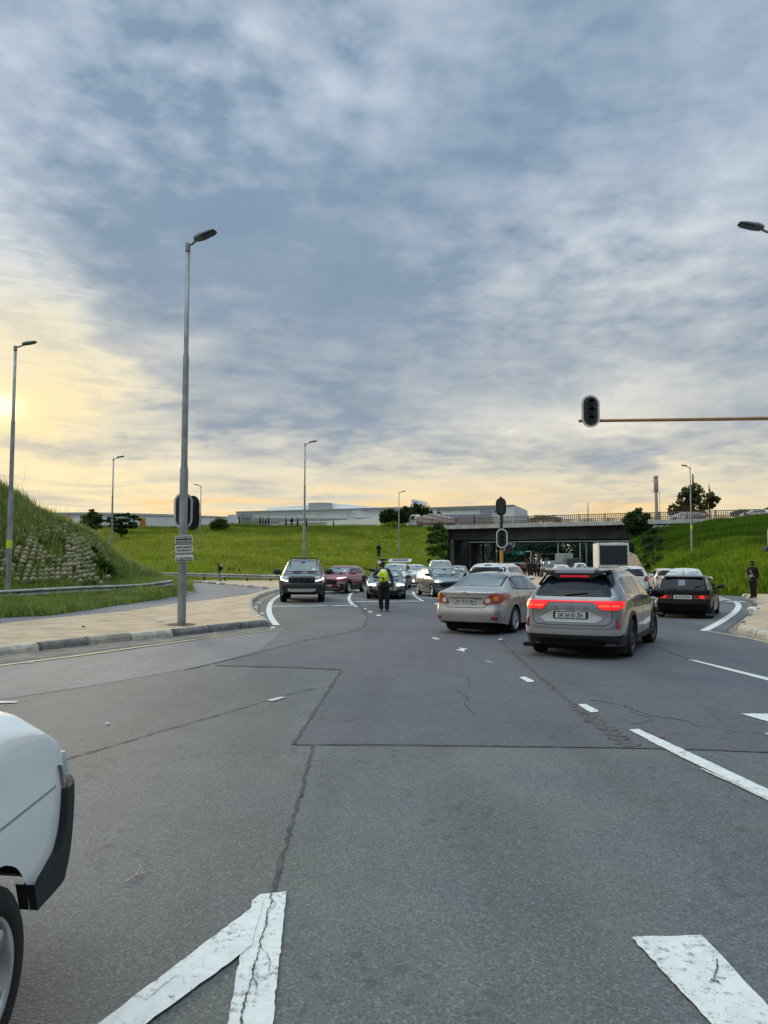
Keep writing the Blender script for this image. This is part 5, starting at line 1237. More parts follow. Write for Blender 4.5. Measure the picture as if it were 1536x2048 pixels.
def mirror(parent, c, side, m, s=1.0, low=None):
    mb = MB(); x = side
    mb.lathe([(0, -.055*s), (.06*s, -.05*s), (.088*s, -.02*s), (.092*s, .02*s), (.08*s, .055*s), (.04*s, .075*s), (0, .08*s)], 14, Matrix.Translation(Vector(c)+Vector((x*.12*s, 0, .02))) @ Matrix.Rotation(math.pi/2, 4, 'X') @ Matrix.Diagonal((1.35, .92, 1, 1)))
    mb.tube([Vector(c)+Vector((x*-.03, .03, -.04)), Vector(c)+Vector((x*.06*s, .01, -.02))], [.035, .03], 8)
    o = mb.build('wing_mirror', m, parent, True)
    return o
def base_car(name, sp, body_m, label, rimm=RIMM, spokes=5, steer=0, tyre_w=.21, cat='car', wheels=True):
    e = empty(name, (0, 0, 0), 0, label, cat, 'vehicles on the road'); me, yr, yf = sections(sp); me = subd(me, 1)
    b = obj('body', me, body_m, e, True); bvh = BVHTree.FromPolygons([v.co.copy() for v in me.vertices], [list(p.vertices) for p in me.polygons])
    W, L = sp['W'], sp['L']; und = MB(); und.box((0, 0, sp['sill']+.12), (W*.66, L*.90, .42)); und.box((0, yr+.1, sp['sill']+.0), (W*.5, .5, .16)); und.box((0, (yr+yf)/2, sp['sill']+.22), (W*.93, sp['wb']-2.6*sp['wr'], .36)); 
    und.box((0, (yr+yf)/2, .62), (W*.62, sp['wb']+1.0, .5)); und.build('underbody', UND, e)
    if wheels:
        tw = sp.get('track', W-.02)/2-tyre_w/2
        for y, st in ((yr, 0), (yf, steer)):
            for s in (-1, 1): wheel(e, Vector((s*tw, y, sp['wr'])), sp['wr'], tyre_w, rimm, s, spokes, st)
    return e, bvh, yr, yf
def both(bvh, poly, m, parent, name, **k):
    return [patch(bvh, s, poly, m, parent, name, **k) for s in ('left', 'right')]
def sym(poly): return [(-a, b) for a, b in poly][::-1]
def pair(bvh, side, poly, m, parent, name, **k): return [patch(bvh, side, q, m, parent, name, **k) for q in (poly, sym(poly))]
def seam(bvh, side, line, m, parent, name='panel_gap', w_=.012, n=2):
    pts = [Vector((a, b, 0)) for a, b in line]; q = resample(pts, max(3, int(sum((b-a).length for a, b in zip(pts, pts[1:]))/.05))); L_, R_ = [], []
    for i, p in enumerate(q):
        d = (q[min(i+1, len(q)-1)]-q[max(i-1, 0)]).normalized(); nn = Vector((-d.y, d.x, 0))*w_/2; L_.append(((p+nn).x, (p+nn).y)); R_.append(((p-nn).x, (p-nn).y))
    return patch(bvh, side, L_+R_[::-1], m, parent, name, off=.0025, thick=.004, rnd=0, step=.3)
def plate(bvh, side, x, z, txt, parent, w_=.50, h_=.115, off=.018, tx=None, tilt=0):
    o = patch(bvh, side, [(x-w_/2, z-h_/2), (x+w_/2, z-h_/2), (x+w_/2, z+h_/2), (x-w_/2, z+h_/2)], PLATE, parent, 'number_plate', off=off, thick=.02, step=.3, rnd=.008)
    patch(bvh, side, [(x-w_/2-.012, z-h_/2-.012), (x+w_/2+.012, z-h_/2-.012), (x+w_/2+.012, z+h_/2+.012), (x-w_/2-.012, z+h_/2+.012)], BPL, o, 'plate_frame', off=off-.006, thick=.02, step=.3, rnd=.01)
    h = bvh.ray_cast(DIRS[side][1](x, z), DIRS[side][0]); me = text_mesh(txt, h_*.88, .0015, bold=.0012, sx=.80 if len(txt) > 7 else .92)
    t_ = obj('plate_lettering', me, INK, o); y = h[0].y; sg = -1 if side == 'rear' else 1
    nz = h[1] if h[1].dot(DIRS[side][0]) < 0 else -h[1]
    zax = Vector((0, nz.y, nz.z)).normalized(); xax = Vector((-sg, 0, 0)); 
    yax = zax.cross(xax); t_.matrix_world = Matrix.Translation(h[0]+nz*(off+.0035)) @ Matrix((xax, yax, zax)).transposed().to_4x4()
    return o
def handles(bvh, parent, ys, z, m=None):
    for y in ys:
        for s in ('left', 'right'): patch(bvh, s, [(y-.09, z-.018), (y+.09, z-.018), (y+.09, z+.018), (y-.09, z+.018)], m or BPL, parent, 'door_handle', off=.03, thick=.02, rnd=.015, step=.1)
def place(e, loc, heading):
    e.location = loc; e.rotation_euler = (0, 0, -R(heading))
RHO = None
# ----------------------------------------------------------------- 1 silver crossover, rear three-quarter
def sp_suv(L=4.45, W=1.83, H=1.60, **k):
    h = L/2
    s = dict(L=L, W=W, H=H, wb=2.68, fo=.87, wr=.345, sill=.24, belt_ref=1.02,
        plan=[(-h, .80), (-h+.06, .885), (-h+.16, .945), (-h+.35, .985), (-h+.8, 1), (h-1.0, 1), (h-.5, .975), (h-.2, .90), (h-.06, .80), (h, .70)],
        belt=[(-h, 1.04), (0, 1.01), (h-1.25, .96), (h-.6, .90), (h, .70)],
        top=[(-h, H-.12), (-h+.3, H-.045), (-h+.9, H-.005), (0, H), (.35, H-.03), (.75, H-.12), (h-1.1, 1.07), (h-.5, .99), (h-.12, .88), (h, .74)],
        roofw=[(-h, .57), (-h+.5, .625), (0, .64), (.5, .65), (h-1.1, .80), (h-.4, .82), (h, .62)],
        crown=[(-h, .04), (0, .045), (h-1, .05), (h, .03)],
        rear=[(.2, .10), (.32, .05), (.42, .0), (.60, .01), (.66, .05), (.85, .08), (1.0, .08), (1.06, .14), (1.2, .27), (1.45, .54), (1.6, .72)],
        front=[(.2, .12), (.35, .02), (.5, .0), (.7, .02), (.85, .12), (.95, .2), (1.6, .2)], warp_r=1.5, cap=.09,
        rear_bot=[(-h, .24), (-h+.5, .24)], front_bot=[(h-.5, .24), (h, .26)])
    s.update(k); return s
SILVER = paintm('paint_silver_grey', (.175, .185, .215), .6, .30, .9, .22)
def side_windows(bvh, e, yb, yf_, z0, z1, bp, m=GLASS, trim=BGL, cpil=.35, apil=.45, zb_r=None, tr_off=.004):
    """one dark daylight opening and glass panes split at the B pillar"""
    zr = zb_r if zb_r is not None else z0
    outer = [(yb, zr+.03), (yb+cpil, z1-.02), (yb+cpil+.3, z1+.01), (yf_-apil-.25, z1), (yf_-apil, z1-.04), (yf_, z0+.0), (yb+.3, zr)]
    if trim is not None: both(bvh, [(a, b) for a, b in outer], trim, e, 'window_surround', off=tr_off)
    def clip(poly, y0, y1):
        out = []
        for (a, b), (c, d) in zip(poly, poly[1:]+poly[:1]):
            ia, ic = y0 <= a <= y1, y0 <= c <= y1
            if ia: out.append((a, b))
            if a != c:
                cuts = sorted([(lim-a)/(c-a) for lim in (y0, y1) if 0 < (lim-a)/(c-a) < 1])
                for u in cuts: out.append((a+(c-a)*u, b+(d-b)*u))
        return out
    cy = sum(a for a, b in outer)/len(outer); cz = sum(b for a, b in outer)/len(outer)
    ins = [(a+(.028 if a < cy else -.028), b+(.022 if b < cz else -.022)) for a, b in outer]
    cuts = [yb]+list(bp)+[yf_]
    for y0, y1 in zip(cuts, cuts[1:]):
        q = clip(ins, y0+.02, y1-.02)
        if len(q) >= 3: both(bvh, q, m, e, 'side_window', off=tr_off+.005, rnd=.015)
def build_silver():
    sp = sp_suv(); h = sp['L']/2; e, bv, yr, yf = base_car('crossover_car', sp, SILVER, 'silver-grey crossover with full-width lit red light bar', RIMD, 7, R(-6), .23)
    # tail gate glass with dark surround, spoiler, brake lamp
    patch(bv, 'rear', [(-.69, 1.09), (.69, 1.09), (.60, 1.30), (.52, 1.47), (-.52, 1.47), (-.60, 1.30)], GLASSB, e, 'rear_window', off=.008, rnd=.06)
    sl = MB(); zs = 1.545
    v = [(-.60, -h+.52, 1.50), (-.62, -h+.42, 1.515), (-.50, -h+.34, 1.50), (.50, -h+.34, 1.50), (.62, -h+.42, 1.515), (.60, -h+.52, 1.50)]
    up = [(a, b+.02, c+.045) for a, b, c in v]; up[0] = (-.56, -h+.70, 1.575); up[5] = (.56, -h+.70, 1.575); v[0] = (-.60, -h+.70, 1.50); v[5] = (.60, -h+.70, 1.50)
    sl.add(v+up, [[5, 4, 3, 2, 1, 0], [6, 7, 8, 9, 10, 11]]+[[i, (i+1) % 6, (i+1) % 6+6, i+6] for i in range(6)]); spo = sl.build('roof_spoiler', BGL, e)
    sl = MB(); sl.add([(-.36, -h+.335, 1.50), (.36, -h+.335, 1.50), (.40, -h+.60, 1.584), (-.40, -h+.60, 1.584), (-.34, -h+.35, 1.555), (.34, -h+.35, 1.555), (.38, -h+.62, 1.598), (-.38, -h+.62, 1.598)], [[0, 1, 5, 4], [1, 2, 6, 5], [2, 3, 7, 6], [3, 0, 4, 7], [4, 5, 6, 7], [0, 3, 2, 1]]); sl.build('spoiler_centre', SILVER, spo)
    for s in (-1, 1):
        q = MB(); q.add([(s*.60, -h+.72, 1.56), (s*.70, -h+.42, 1.30), (s*.66, -h+.30, 1.29), (s*.53, -h+.42, 1.50), (s*.57, -h+.74, 1.53), (s*.67, -h+.46, 1.28), (s*.64, -h+.36, 1.27), (s*.52, -h+.48, 1.48)], [[0, 1, 2, 3], [7, 6, 5, 4], [0, 4, 5, 1], [1, 5, 6, 2], [2, 6, 7, 3], [3, 7, 4, 0]]); q.build('spoiler_fin', BGL, e)
    under = MB(); under.add([(-.52, -h+.36, 1.50), (.52, -h+.36, 1.50), (.30, -h+.33, 1.40), (-.30, -h+.33, 1.40), (-.50, -h+.5, 1.50), (.50, -h+.5, 1.50), (.28, -h+.46, 1.40), (-.28, -h+.46, 1.40)], [[0, 1, 2, 3], [7, 6, 5, 4], [0, 4, 5, 1], [1, 5, 6, 2], [2, 6, 7, 3], [3, 7, 4, 0]]); under.build('lamp_housing', BGL, spo)
    b = MB()
    for i in range(14): b.box((-.24+.48*i/13, -h+.325, 1.445), (.026, .02, .022))
    b.build('high_brake_light', REDON, e)
    # light bar
    patch(bv, 'rear', [(-.84, .992), (.84, .992), (.84, 1.015), (-.84, 1.015)], REDON, e, 'light_bar', off=.016, rnd=.01, step=.05)
    for q in pair(bv, 'rear', [(.84, 1.015), (.86, .96), (.80, .865), (.52, .865), (.40, .985), (.40, 1.0)], REDON, e, 'tail_light', off=.020, rnd=.02, step=.05): pass
    for s in (-1, 1):
        for k in range(9):
            if k == 5: continue
            x = .50+k*.035; patch(bv, 'rear', [(s*x-.012, .915), (s*x+.012, .915), (s*x+.012, .940), (s*x-.012, .940)][::1], REDON2, e.children[0] if False else e, 'light_element', off=.026, rnd=0, step=.2)
    for s in ('left', 'right'): patch(bv, s, [(-h+.13, .97), (-h+.36, 1.0), (-h+.40, .99), (-h+.20, .885), (-h+.12, .88)], REDON, e, 'side_tail_light', off=.012, rnd=.02, step=.04)
    # plate recess, lettering
    patch(bv, 'rear', [(-.44, .645), (.44, .645), (.56, .72), (.30, .845), (-.30, .845), (-.56, .72)], SILV, e, 'plate_surround', off=.008, rnd=.03)
    patch(bv, 'rear', [(-.31, .70), (.31, .70), (.31, .835), (-.31, .835)], BPL, e, 'plate_recess', off=.012, rnd=.03)
    pl = plate(bv, 'rear', 0, .765, 'DK 04 FD ZN', e, .52, .105, .024)
    for x in (-.13, .13): patch(bv, 'rear', [(x-.045, .829), (x+.045, .829), (x+.045, .842), (x-.045, .842)], LCLR, e, 'plate_lamp', off=.026, rnd=.004, step=.2)
    for ch, x in (('G', -.27), ('W', 0), ('M', .27)):
        hh = bv.ray_cast(Vector((x, -9, .895)), Vector((0, 1, 0))); o = obj('badge_letter', text_mesh(ch, .075, .004, sx=1.5), CHR, e); o.rotation_euler = (math.pi/2, 0, 0); o.location = hh[0]+Vector((0, -.014, 0))
    # bumper: pale lip, dark lower part, reflectors
    patch(bv, 'rear', [(-.86, .46), (-.80, .43), (.80, .43), (.86, .46), (.885, .565), (.66, .52), (-.66, .52), (-.885, .565)], SILV, e, 'bumper_lip', off=.012, rnd=.02, step=.05)
    patch(bv, 'rear', [(-.80, .20), (.80, .20), (.87, .28), (.86, .45), (-.86, .45), (-.87, .28)], BPL, e, 'bumper_lower', off=.010, rnd=.03, step=.06)
    patch(bv, 'rear', [(-.56, .25), (.56, .25), (.62, .33), (.45, .37), (-.45, .37), (-.62, .33)], BGL, e, 'diffuser', off=.016, rnd=.03, step=.08)
    for q in pair(bv, 'rear', [(.775, .55), (.815, .53), (.80, .68), (.765, .72)], LRED, e, 'bumper_reflector', off=.016, rnd=.006, step=.04): pass
    for s in ('left', 'right'): patch(bv, s, [(-h+.10, .26), (yr-.40, .26), (yr-.38, .40), (-h+.12, .44)], BPL, e, 'bumper_side', off=.008, rnd=.02)
    seam(bv, 'rear', [(-.72, 1.07), (-.70, .9), (-.69, .66), (-.60, .60), (.60, .60), (.69, .66), (.70, .9), (.72, 1.07)], SEAM, e)
    patch(bv, 'rear', [(-.11, 1.10), (.26, 1.14), (.27, 1.155), (.0, 1.165), (-.11, 1.165)], BPL, e, 'rear_wiper', off=.03, rnd=.008, step=.1)
    # side
    side_windows(bv, e, -h+.62, .98, 1.045, 1.44, [-1.12, -.14], zb_r=1.10, cpil=.22, apil=.52, trim=CHR)
    for yc in (yr, yf): both(bv, arch_poly(yc, .412, .48, .345, .26), BPL, e, 'wheel_arch', off=.014, step=.06, rnd=0)
    both(bv, [(yr+.42, .245), (yf-.42, .245), (yf-.42, .35), (yr+.42, .35)], BPL, e, 'sill_trim', off=.014, rnd=.01)
    for s in ('left', 'right'):
        seam(bv, s, [(yr+.30, 1.0), (yr+.42, .75), (yr+.48, .36)], SEAM, e); seam(bv, s, [(-.12, 1.04), (-.16, .36)], SEAM, e); seam(bv, s, [(.92, .98), (.90, .60), (.82, .36)], SEAM, e)
    handles(bv, e, [-.38, .42-.9+.95], .885, SILVER)
    for s in (-1, 1): mirror(e, (s*.93, .80, 1.06), s, BGL, 1.25)
    for s in (-1, 1): q = MB(); q.tube([(s*.60, -h+.85, 1.555), (s*.62, -.4, 1.60), (s*.62, .25, 1.575)], .014, 6); q.build('roof_rail', CHR, e)
    fin = MB(); fin.add([(-.02, -h+.85, 1.59), (.02, -h+.85, 1.59), (.015, -h+1.02, 1.60), (-.015, -h+1.02, 1.60), (0, -h+.87, 1.665)], [[0, 1, 4], [1, 2, 4], [2, 3, 4], [3, 0, 4]]); fin.build('antenna', SILVER, e)
    q = MB(); q.box((-.78, -h+.12, .22), (.22, .16, .07), bev=.02); q.build('mud_flap', UND, e); q = MB(); q.box((.75, yr-.42, .2), (.24, .03, .2)); q.build('mud_flap', BPL, e)
    return e, yr
# ----------------------------------------------------------------- generic sets of faces
def build_sedan():
    L, W, H = 4.54, 1.76, 1.46; h = L/2; CH = paintm('paint_champagne', (.41, .385, .36), .5, .32, .9, .15)
    sp = dict(L=L, W=W, H=H, wb=2.60, fo=.90, wr=.315, sill=.20, belt_ref=.98,
        plan=[(-h, .80), (-h+.06, .87), (-h+.16, .93), (-h+.4, .98), (-h+.9, 1), (h-1, 1), (h-.5, .97), (h-.2, .89), (h, .68)],
        belt=[(-h, .93), (-h+.4, .99), (0, .95), (h-1.2, .90), (h-.5, .84), (h, .66)],
        top=[(-h, 1.01), (-h+.12, 1.045), (-h+.42, 1.075), (-h+.62, 1.11), (-h+1.05, 1.30), (-h+1.45, 1.43), (-h+1.9, H), (.15, H-.01), (.55, H-.10), (h-1.15, 1.0), (h-.4, .90), (h, .68)],
        roofw=[(-h, .80), (-h+.5, .80), (-h+.75, .74), (-h+1.3, .63), (0, .63), (.5, .64), (h-1.1, .78), (h-.3, .80), (h, .6)],
        crown=[(-h, .02), (-h+.5, .03), (0, .045), (h-1, .05), (h, .03)], side=[(0, .95), (.25, .98), (.6, 1.0), (.85, .985), (1, .95)],
        rear=[(.2, .08), (.30, .02), (.45, -.01), (.58, .0), (.64, .05), (.80, .075), (.98, .07), (1.03, .10), (1.5, .2)],
        front=[(.2, .12), (.35, .02), (.5, .0), (.7, .03), (.85, .12), (1.6, .2)], warp_r=.8, cap=.08, rear_bot=[(-h, .30), (-h+.5, .24)])
    e, bv, yr, yf = base_car('sedan_car', sp, CH, 'champagne sedan with unlit red tail lamps left of the silver crossover', RIMM, 10, 0, .195)
    patch(bv, 'top', [(-.60, -h+.66), (.60, -h+.66), (.53, -h+1.38), (-.53, -h+1.38)], GLASSR, e, 'rear_window', off=.006, rnd=.09)
    for s in (-1, 1): patch(bv, 'top', [(s*.60, -h+.68), (s*.645, -h+.70), (s*.565, -h+1.38), (s*.53, -h+1.38)], GLASSB, e, 'window_edge', off=.004, rnd=.02)
    for q in pair(bv, 'rear', [(.47, .845), (.62, .945), (.845, .95), (.86, .80), (.74, .735), (.42, .715)], LRED, e, 'tail_light', off=.020, rnd=.045, step=.04): pass
    for s in ('left', 'right'): patch(bv, s, [(-h+.08, .96), (-h+.20, .955), (-h+.42, .91), (-h+.40, .87), (-h+.22, .79), (-h+.08, .75)], LRED, e, 'side_tail_light', off=.014, rnd=.03, step=.04)
    for q in pair(bv, 'rear', [(.665, .80), (.76, .79), (.765, .92), (.67, .925)], LAMB, e, 'indicator_lamp', off=.024, rnd=.03, step=.04): pass
    for s in (-1, 1): patch(bv, 'rear', [(s*.545+.062*math.cos(a), .80+.062*math.sin(a)) for a in [2*math.pi*k/14 for k in range(14)]], LCLR, e, 'reversing_lamp', off=.026, rnd=0, step=.05)
    seam(bv, 'rear', [(-.66, 1.0), (-.60, .80), (-.52, .68), (-.46, .635), (.46, .635), (.52, .68), (.60, .80), (.66, 1.0)], SEAM, e); 
    patch(bv, 'rear', [(-.36, .700), (.36, .700), (.42, .855), (-.42, .855)], CH, e, 'plate_recess', off=.003, rnd=.02); patch(bv, 'rear', [(-.43, .862), (.43, .862), (.42, .882), (-.42, .882)], CHR, e, 'boot_trim', off=.022, rnd=.006, step=.08); patch(bv, 'rear', [(-.40, .845), (.40, .845), (.42, .862), (-.42, .862)], SEAM, e, 'plate_shadow_gap', off=.008, rnd=.004, step=.08)
    plate(bv, 'rear', 0, .775, 'BV 75 SV ZN', e, .50, .115, .014)
    me_ = MB(); hh = bv.ray_cast(Vector((0, -9, .95)), Vector((0, 1, 0))); 
    for a, b in ((.075, .052), (.03, .05), (.065, .022)):
        pts = [(a*math.cos(t_), 0, b*math.sin(t_)+(0 if a != .065 else .022)) for t_ in [2*math.pi*k/20 for k in range(21)]]; me_.tube(pts, .006, 5, cap=False)
    o = me_.build('badge', CHR, e, True); o.location = hh[0]+Vector((0, -.012, 0))
    for q in pair(bv, 'rear', [(.63, .37), (.76, .36), (.76, .43), (.64, .44)], LRED, e, 'bumper_reflector', off=.012, rnd=.015, step=.05): pass
    patch(bv, 'rear', [(-.62, .285), (.62, .285), (.56, .345), (-.56, .345)], CH, e, 'bumper_crease', off=.014, rnd=.02); patch(bv, 'rear', [(-.72, .215), (.72, .215), (.70, .28), (-.70, .28)], BPL, e, 'bumper_lower', off=.006, rnd=.02)
    side_windows(bv, e, -h+1.02, .98, .97, 1.335, [-.93, -.14], m=GLASSR, cpil=.30, apil=.60, zb_r=1.03)
    for s in ('left', 'right'):
        seam(bv, s, [(yr+.18, .98), (yr+.34, .70), (yr+.42, .25)], SEAM, e); seam(bv, s, [(-.12, .96), (-.16, .25)], SEAM, e); seam(bv, s, [(.92, .92), (.90, .60), (.82, .25)], SEAM, e)
    handles(bv, e, [-.70, .10], .83, CHR)
    for s in (-1, 1): mirror(e, (s*.88, .78, .98), s, CH, 1.0)
    q = MB(); q.box((0, -h+.42, .255), (.9, .25, .1), bev=.03); q.build('rear_silencer', UND, e); q = MB(); q.box((-.62, -h+.33, .26), (.2, .12, .05)); q.build('torn_bumper_flap', BPL, e)
    return e, yr
def build_hatch():
    L, W, H = 3.82, 1.64, 1.30; h = L/2; BK = paintm('paint_black', (.004, .004, .005), .0, .22, .04, .02); BK.node_tree.nodes['Principled BSDF'].inputs['Specular IOR Level'].default_value = .14
    sp = dict(L=L, W=W, H=H, wb=2.40, fo=.78, wr=.275, sill=.19, belt_ref=.86, plan=[(-h, .86), (-h+.05, .92), (-h+.15, .96), (-h+.5, 1), (h-.8, 1), (h-.3, .95), (h, .8)],
        belt=[(-h, .86), (0, .83), (h-1, .80), (h-.3, .76), (h, .66)], top=[(-h, H-.04), (-h+.2, H-.005), (-h+.7, H), (.1, H), (.4, H-.07), (h-1.05, .93), (h-.3, .84), (h, .70)],
        roofw=[(-h, .70), (-h+.5, .735), (.1, .735), (h-1, .84), (h, .8)], crown=[(-h, .03), (0, .04), (h, .03)], side=[(0, .96), (.3, .985), (.6, 1.0), (.9, .985), (1, .96)],
        rear=[(.2, .06), (.30, .02), (.42, .0), (.50, .0), (.53, .06), (.80, .07), (.86, .10), (1.27, .42)], front=[(.2, .08), (.4, .0), (.5, .02), (.85, .06)], warp_r=1.1, cap=.04, rear_bot=[(-h, .24), (-h+.4, .2)])
    e, bv, yr, yf = base_car('hatchback_car', sp, BK, 'black boxy old hatchback with two round red lights lit', RIMD, 5, 0, .20)
    patch(bv, 'rear', [(-.62, .87), (.62, .87), (.56, 1.19), (-.56, 1.19)], GLASSB, e, 'rear_window', off=.008, rnd=.05)
    patch(bv, 'rear', [(-.13, .98), (.06, .98), (.05, 1.15), (-.14, 1.15)], mat('reflection_free_paper', (.17, .22, .30), .7), e, 'window_paper', off=.012, rnd=.01)
    for s in (-1, 1): patch(bv, 'rear', [(s*.70, .86), (s*.735, .86), (s*.64, 1.215), (s*.60, 1.22)], paintm('paint_grey_reflect', (.30, .32, .33), .6, .3, .8, .1), e, 'pillar_trim', off=.006, rnd=.01)
    sl = MB(); sl.add([(-.55, -h+.28, 1.245), (.55, -h+.28, 1.245), (.54, -h+.5, 1.285), (-.54, -h+.5, 1.285), (-.55, -h+.28, 1.275), (.55, -h+.28, 1.275), (.54, -h+.5, 1.305), (-.54, -h+.5, 1.305)], [[0, 1, 5, 4], [1, 2, 6, 5], [2, 3, 7, 6], [3, 0, 4, 7], [4, 5, 6, 7], [0, 3, 2, 1]]); sl.build('roof_spoiler', paintm('paint_black_pale_edge', (.22, .22, .20), .2, .4, .6, .1), e)
    for q in pair(bv, 'rear', [(.30, .585), (.74, .585), (.74, .715), (.30, .715)], LREDD, e, 'tail_light', off=.012, rnd=.02): pass
    for s in (-1, 1): patch(bv, 'rear', [(s*.54+.075*math.cos(a), .65+.052*math.sin(a)) for a in [2*math.pi*k/16 for k in range(16)]], REDON, e, 'brake_light', off=.022, rnd=0, step=.05)
    plate(bv, 'rear', 0, .64, 'JR 67 SF ZN', e, .52, .12, .016)
    patch(bv, 'rear', [(-.72, .455), (.72, .455), (.72, .49), (-.72, .49)], CHR if False else BGL, e, 'bumper_ridge', off=.03, rnd=.01); patch(bv, 'rear', [(-.60, .25), (.60, .25), (.60, .29), (-.60, .29)], BGL, e, 'bumper_lower', off=.02, rnd=.01)
    q = MB(); q.tube([(-.12, -h+.40, .875), (.34, -h+.10, .935)], [.014, .008], 6); q.build('rear_wiper', BPL, e)
    for s in (-1, 1):
        q = MB(); q.box((s*.70, yr-.36, .19), (.24, .012, .25)); fl = q.build('mud_flap', BPL, e); o = obj('lettering', text_mesh('RUSH', .055, .002, sx=1.3), WB, fl); o.rotation_euler = (math.pi/2, 0, 0); o.location = (s*.70, yr-.37, .12)
    side_windows(bv, e, -h+.45, .80, .86, 1.20, [-.35], cpil=.22, apil=.42)
    handles(bv, e, [-.10], .75); 
    for s in (-1, 1): mirror(e, (s*.83, .62, .90), s, BPL, .85)
    q = MB(); q.tube([(0, -h+.42, 1.29), (.0, -h+.33, 1.46)], .007, 5); q.build('antenna', BPL, e)
    for s in ('left', 'right'): seam(bv, s, [(-.38, .86), (-.38, .25)], SEAM, e); seam(bv, s, [(.74, .82), (.72, .25)], SEAM, e)
    return e, yr
def front_generic(name, label, paint_m, L, W, H, hood, wsl, style, heading=None, rimm=RIMM, **kw):
    """car seen from the front: style dict describes its face"""
    h = L/2; wr = kw.get('wr', .33); ws0, ws1 = wsl     # windscreen foot and head as distance from the nose
    zc = kw.get('cowl', hood+.09); nose = kw.get('nose', hood-.16)
    tail = kw.get('tail', 'hatch')
    if tail == 'hatch': top_r = [(-h, H-.12), (-h+.3, H-.03), (-h+.9, H)]
    elif tail == 'pickup': top_r = [(-h, 1.04), (h-3.62, 1.04), (h-3.54, H-.10), (h-3.3, H-.01)]
    else: top_r = [(-h, 1.0), (-h+.6, 1.06), (-h+1.3, H-.06), (-h+1.8, H)]
    sp = dict(L=L, W=W, H=H, wb=kw.get('wb', L*.595), fo=kw.get('fo', .86), wr=wr, sill=kw.get('sill', .22), belt_ref=hood+.02,
        plan=[(-h, .84), (-h+.15, .95), (-h+.5, 1), (h-1.0, 1), (h-.5, .975), (h-.25, .92), (h-.08, .83), (h, kw.get('noseW', .74))],
        belt=[(-h, hood+.04), (0, hood+.01), (h-ws0, hood-.03), (h-.5, hood-.10), (h, nose-.06)],
        top=top_r+[(h-ws1-.5, H), (h-ws1, H-.05), (h-ws0, zc), (h-.45, hood+.02), (h-.10, nose+.07), (h, nose)],
        roofw=[(-h, .64), (-h+.6, .68), (h-ws1, .68), (h-ws0, .82), (h-.4, .84), (h, .66)], crown=[(-h, .04), (h-ws0-.2, .045), (h-ws0+.1, .05), (h, .03)],
        rear=[(.2, .1), (.4, 0), (.9, .06), (H, .3)], front=kw.get('face', [(.2, .10), (.32, .02), (.45, .0), (.65, .01), (.85, .06), (1.1, .12)]), warp_f=.5, cap=kw.get('cap', .10), warp_r=1.0, front_bot=[(h-.5, .22), (h, kw.get('chin', .22))])
    if tail == 'pickup': sp['roofw'] = [(-h, .93), (h-3.62, .93), (h-3.5, .70), (h-ws1, .70), (h-ws0, .84), (h-.4, .88), (h, .75)]; sp['rear'] = [(.2, .05), (.5, 0), (1.1, .0)]
    e, bv, yr, yf = base_car(name, sp, paint_m, label, rimm, kw.get('spokes', 5), R(kw.get('steer', 0)), kw.get('tw', .21), kw.get('cat', 'car'))
    # windscreen projected from above (in plan), clear of the pillars
    hw0, hw1 = W/2*.775, W/2*.64; y0, y1 = h-ws0-.05, h-ws1+.03
    patch(bv, 'front', [(-hw0, zc+.03), (hw0, zc+.03), (hw1, H-.10), (-hw1, H-.10)], BGL, e, 'windscreen_frame', off=.003, rnd=.06); 
    wsn = patch(bv, 'front', [(-hw0+.025, zc+.05), (hw0-.025, zc+.05), (hw1-.02, H-.125), (-hw1+.02, H-.125)], GLASSW, e, 'windscreen', off=.008, rnd=.06)
    patch(bv, 'front', [(-hw0*.62-.06, zc+.09), (-hw0*.62+.06, zc+.09), (-hw0*.62+.05, zc+.17), (-hw0*.62-.06, zc+.17)], WINS, wsn, 'licence_disc', off=.012, rnd=.01)
    patch(bv, 'front', [(-.10, H-.19), (.10, H-.19), (.08, H-.13), (-.08, H-.13)], BPL, wsn, 'rear_view_mirror', off=.010, rnd=.02)
    for x in (-.2, .42): 
        hh = bv.ray_cast(Vector((x, 9, zc+.04)), Vector((0, -1, 0))); 
        if hh[0]: q = MB(); q.tube([hh[0]+Vector((0, .02, .01)), hh[0]+Vector((-.38, -.0, .03))], [.014, .008], 5); q.build('wiper', BPL, e)
    if kw.get('sidewin', True):
        zb = hood+.05
        side_windows(bv, e, (-h+.55 if tail == 'hatch' else (-h+1.0 if tail == 'sedan' else h-3.42)), h-ws0-.02, zb, H-.14, kw.get('bp', [-.15]), cpil=.2, apil=(ws1-ws0)*.9, zb_r=zb+.04, m=kw.get('sideglass', GLASS))
    st = style
    for nm, poly, mm, off in st.get('single', []): patch(bv, 'front', poly, mm, e, nm, off=off, rnd=st.get('rnd', .03), step=.06)
    for nm, poly, mm, off in st.get('pairs', []): pair(bv, 'front', poly, mm, e, nm, off=off, rnd=.02, step=.05)
    if st.get('plate'): plate(bv, 'front', 0, st['plate'][1], st['plate'][0], e, .46, .105, .03)
    mm = kw.get('mirror_m', paint_m)
    for s in (-1, 1): mirror(e, (s*(W/2+.0), h-ws0-.08, hood+.10), s, mm, kw.get('ms', 1.05))
    if kw.get('arches'):
        for yc in (yr, yf): both(bv, arch_poly(yc, wr*1.2, wr*1.2+.075, wr, sp['sill']+.03), BPL, e, 'wheel_arch', off=kw.get('arch_off', .02), rnd=0, step=.07)
        both(bv, [(yr+wr*1.3, sp['sill']), (yf-wr*1.3, sp['sill']), (yf-wr*1.3, sp['sill']+.1), (yr+wr*1.3, sp['sill']+.1)], BPL, e, 'sill_trim', off=.014, rnd=.01)
    handles(bv, e, kw.get('handles', [-.55, .35]), hood-.10, paint_m)
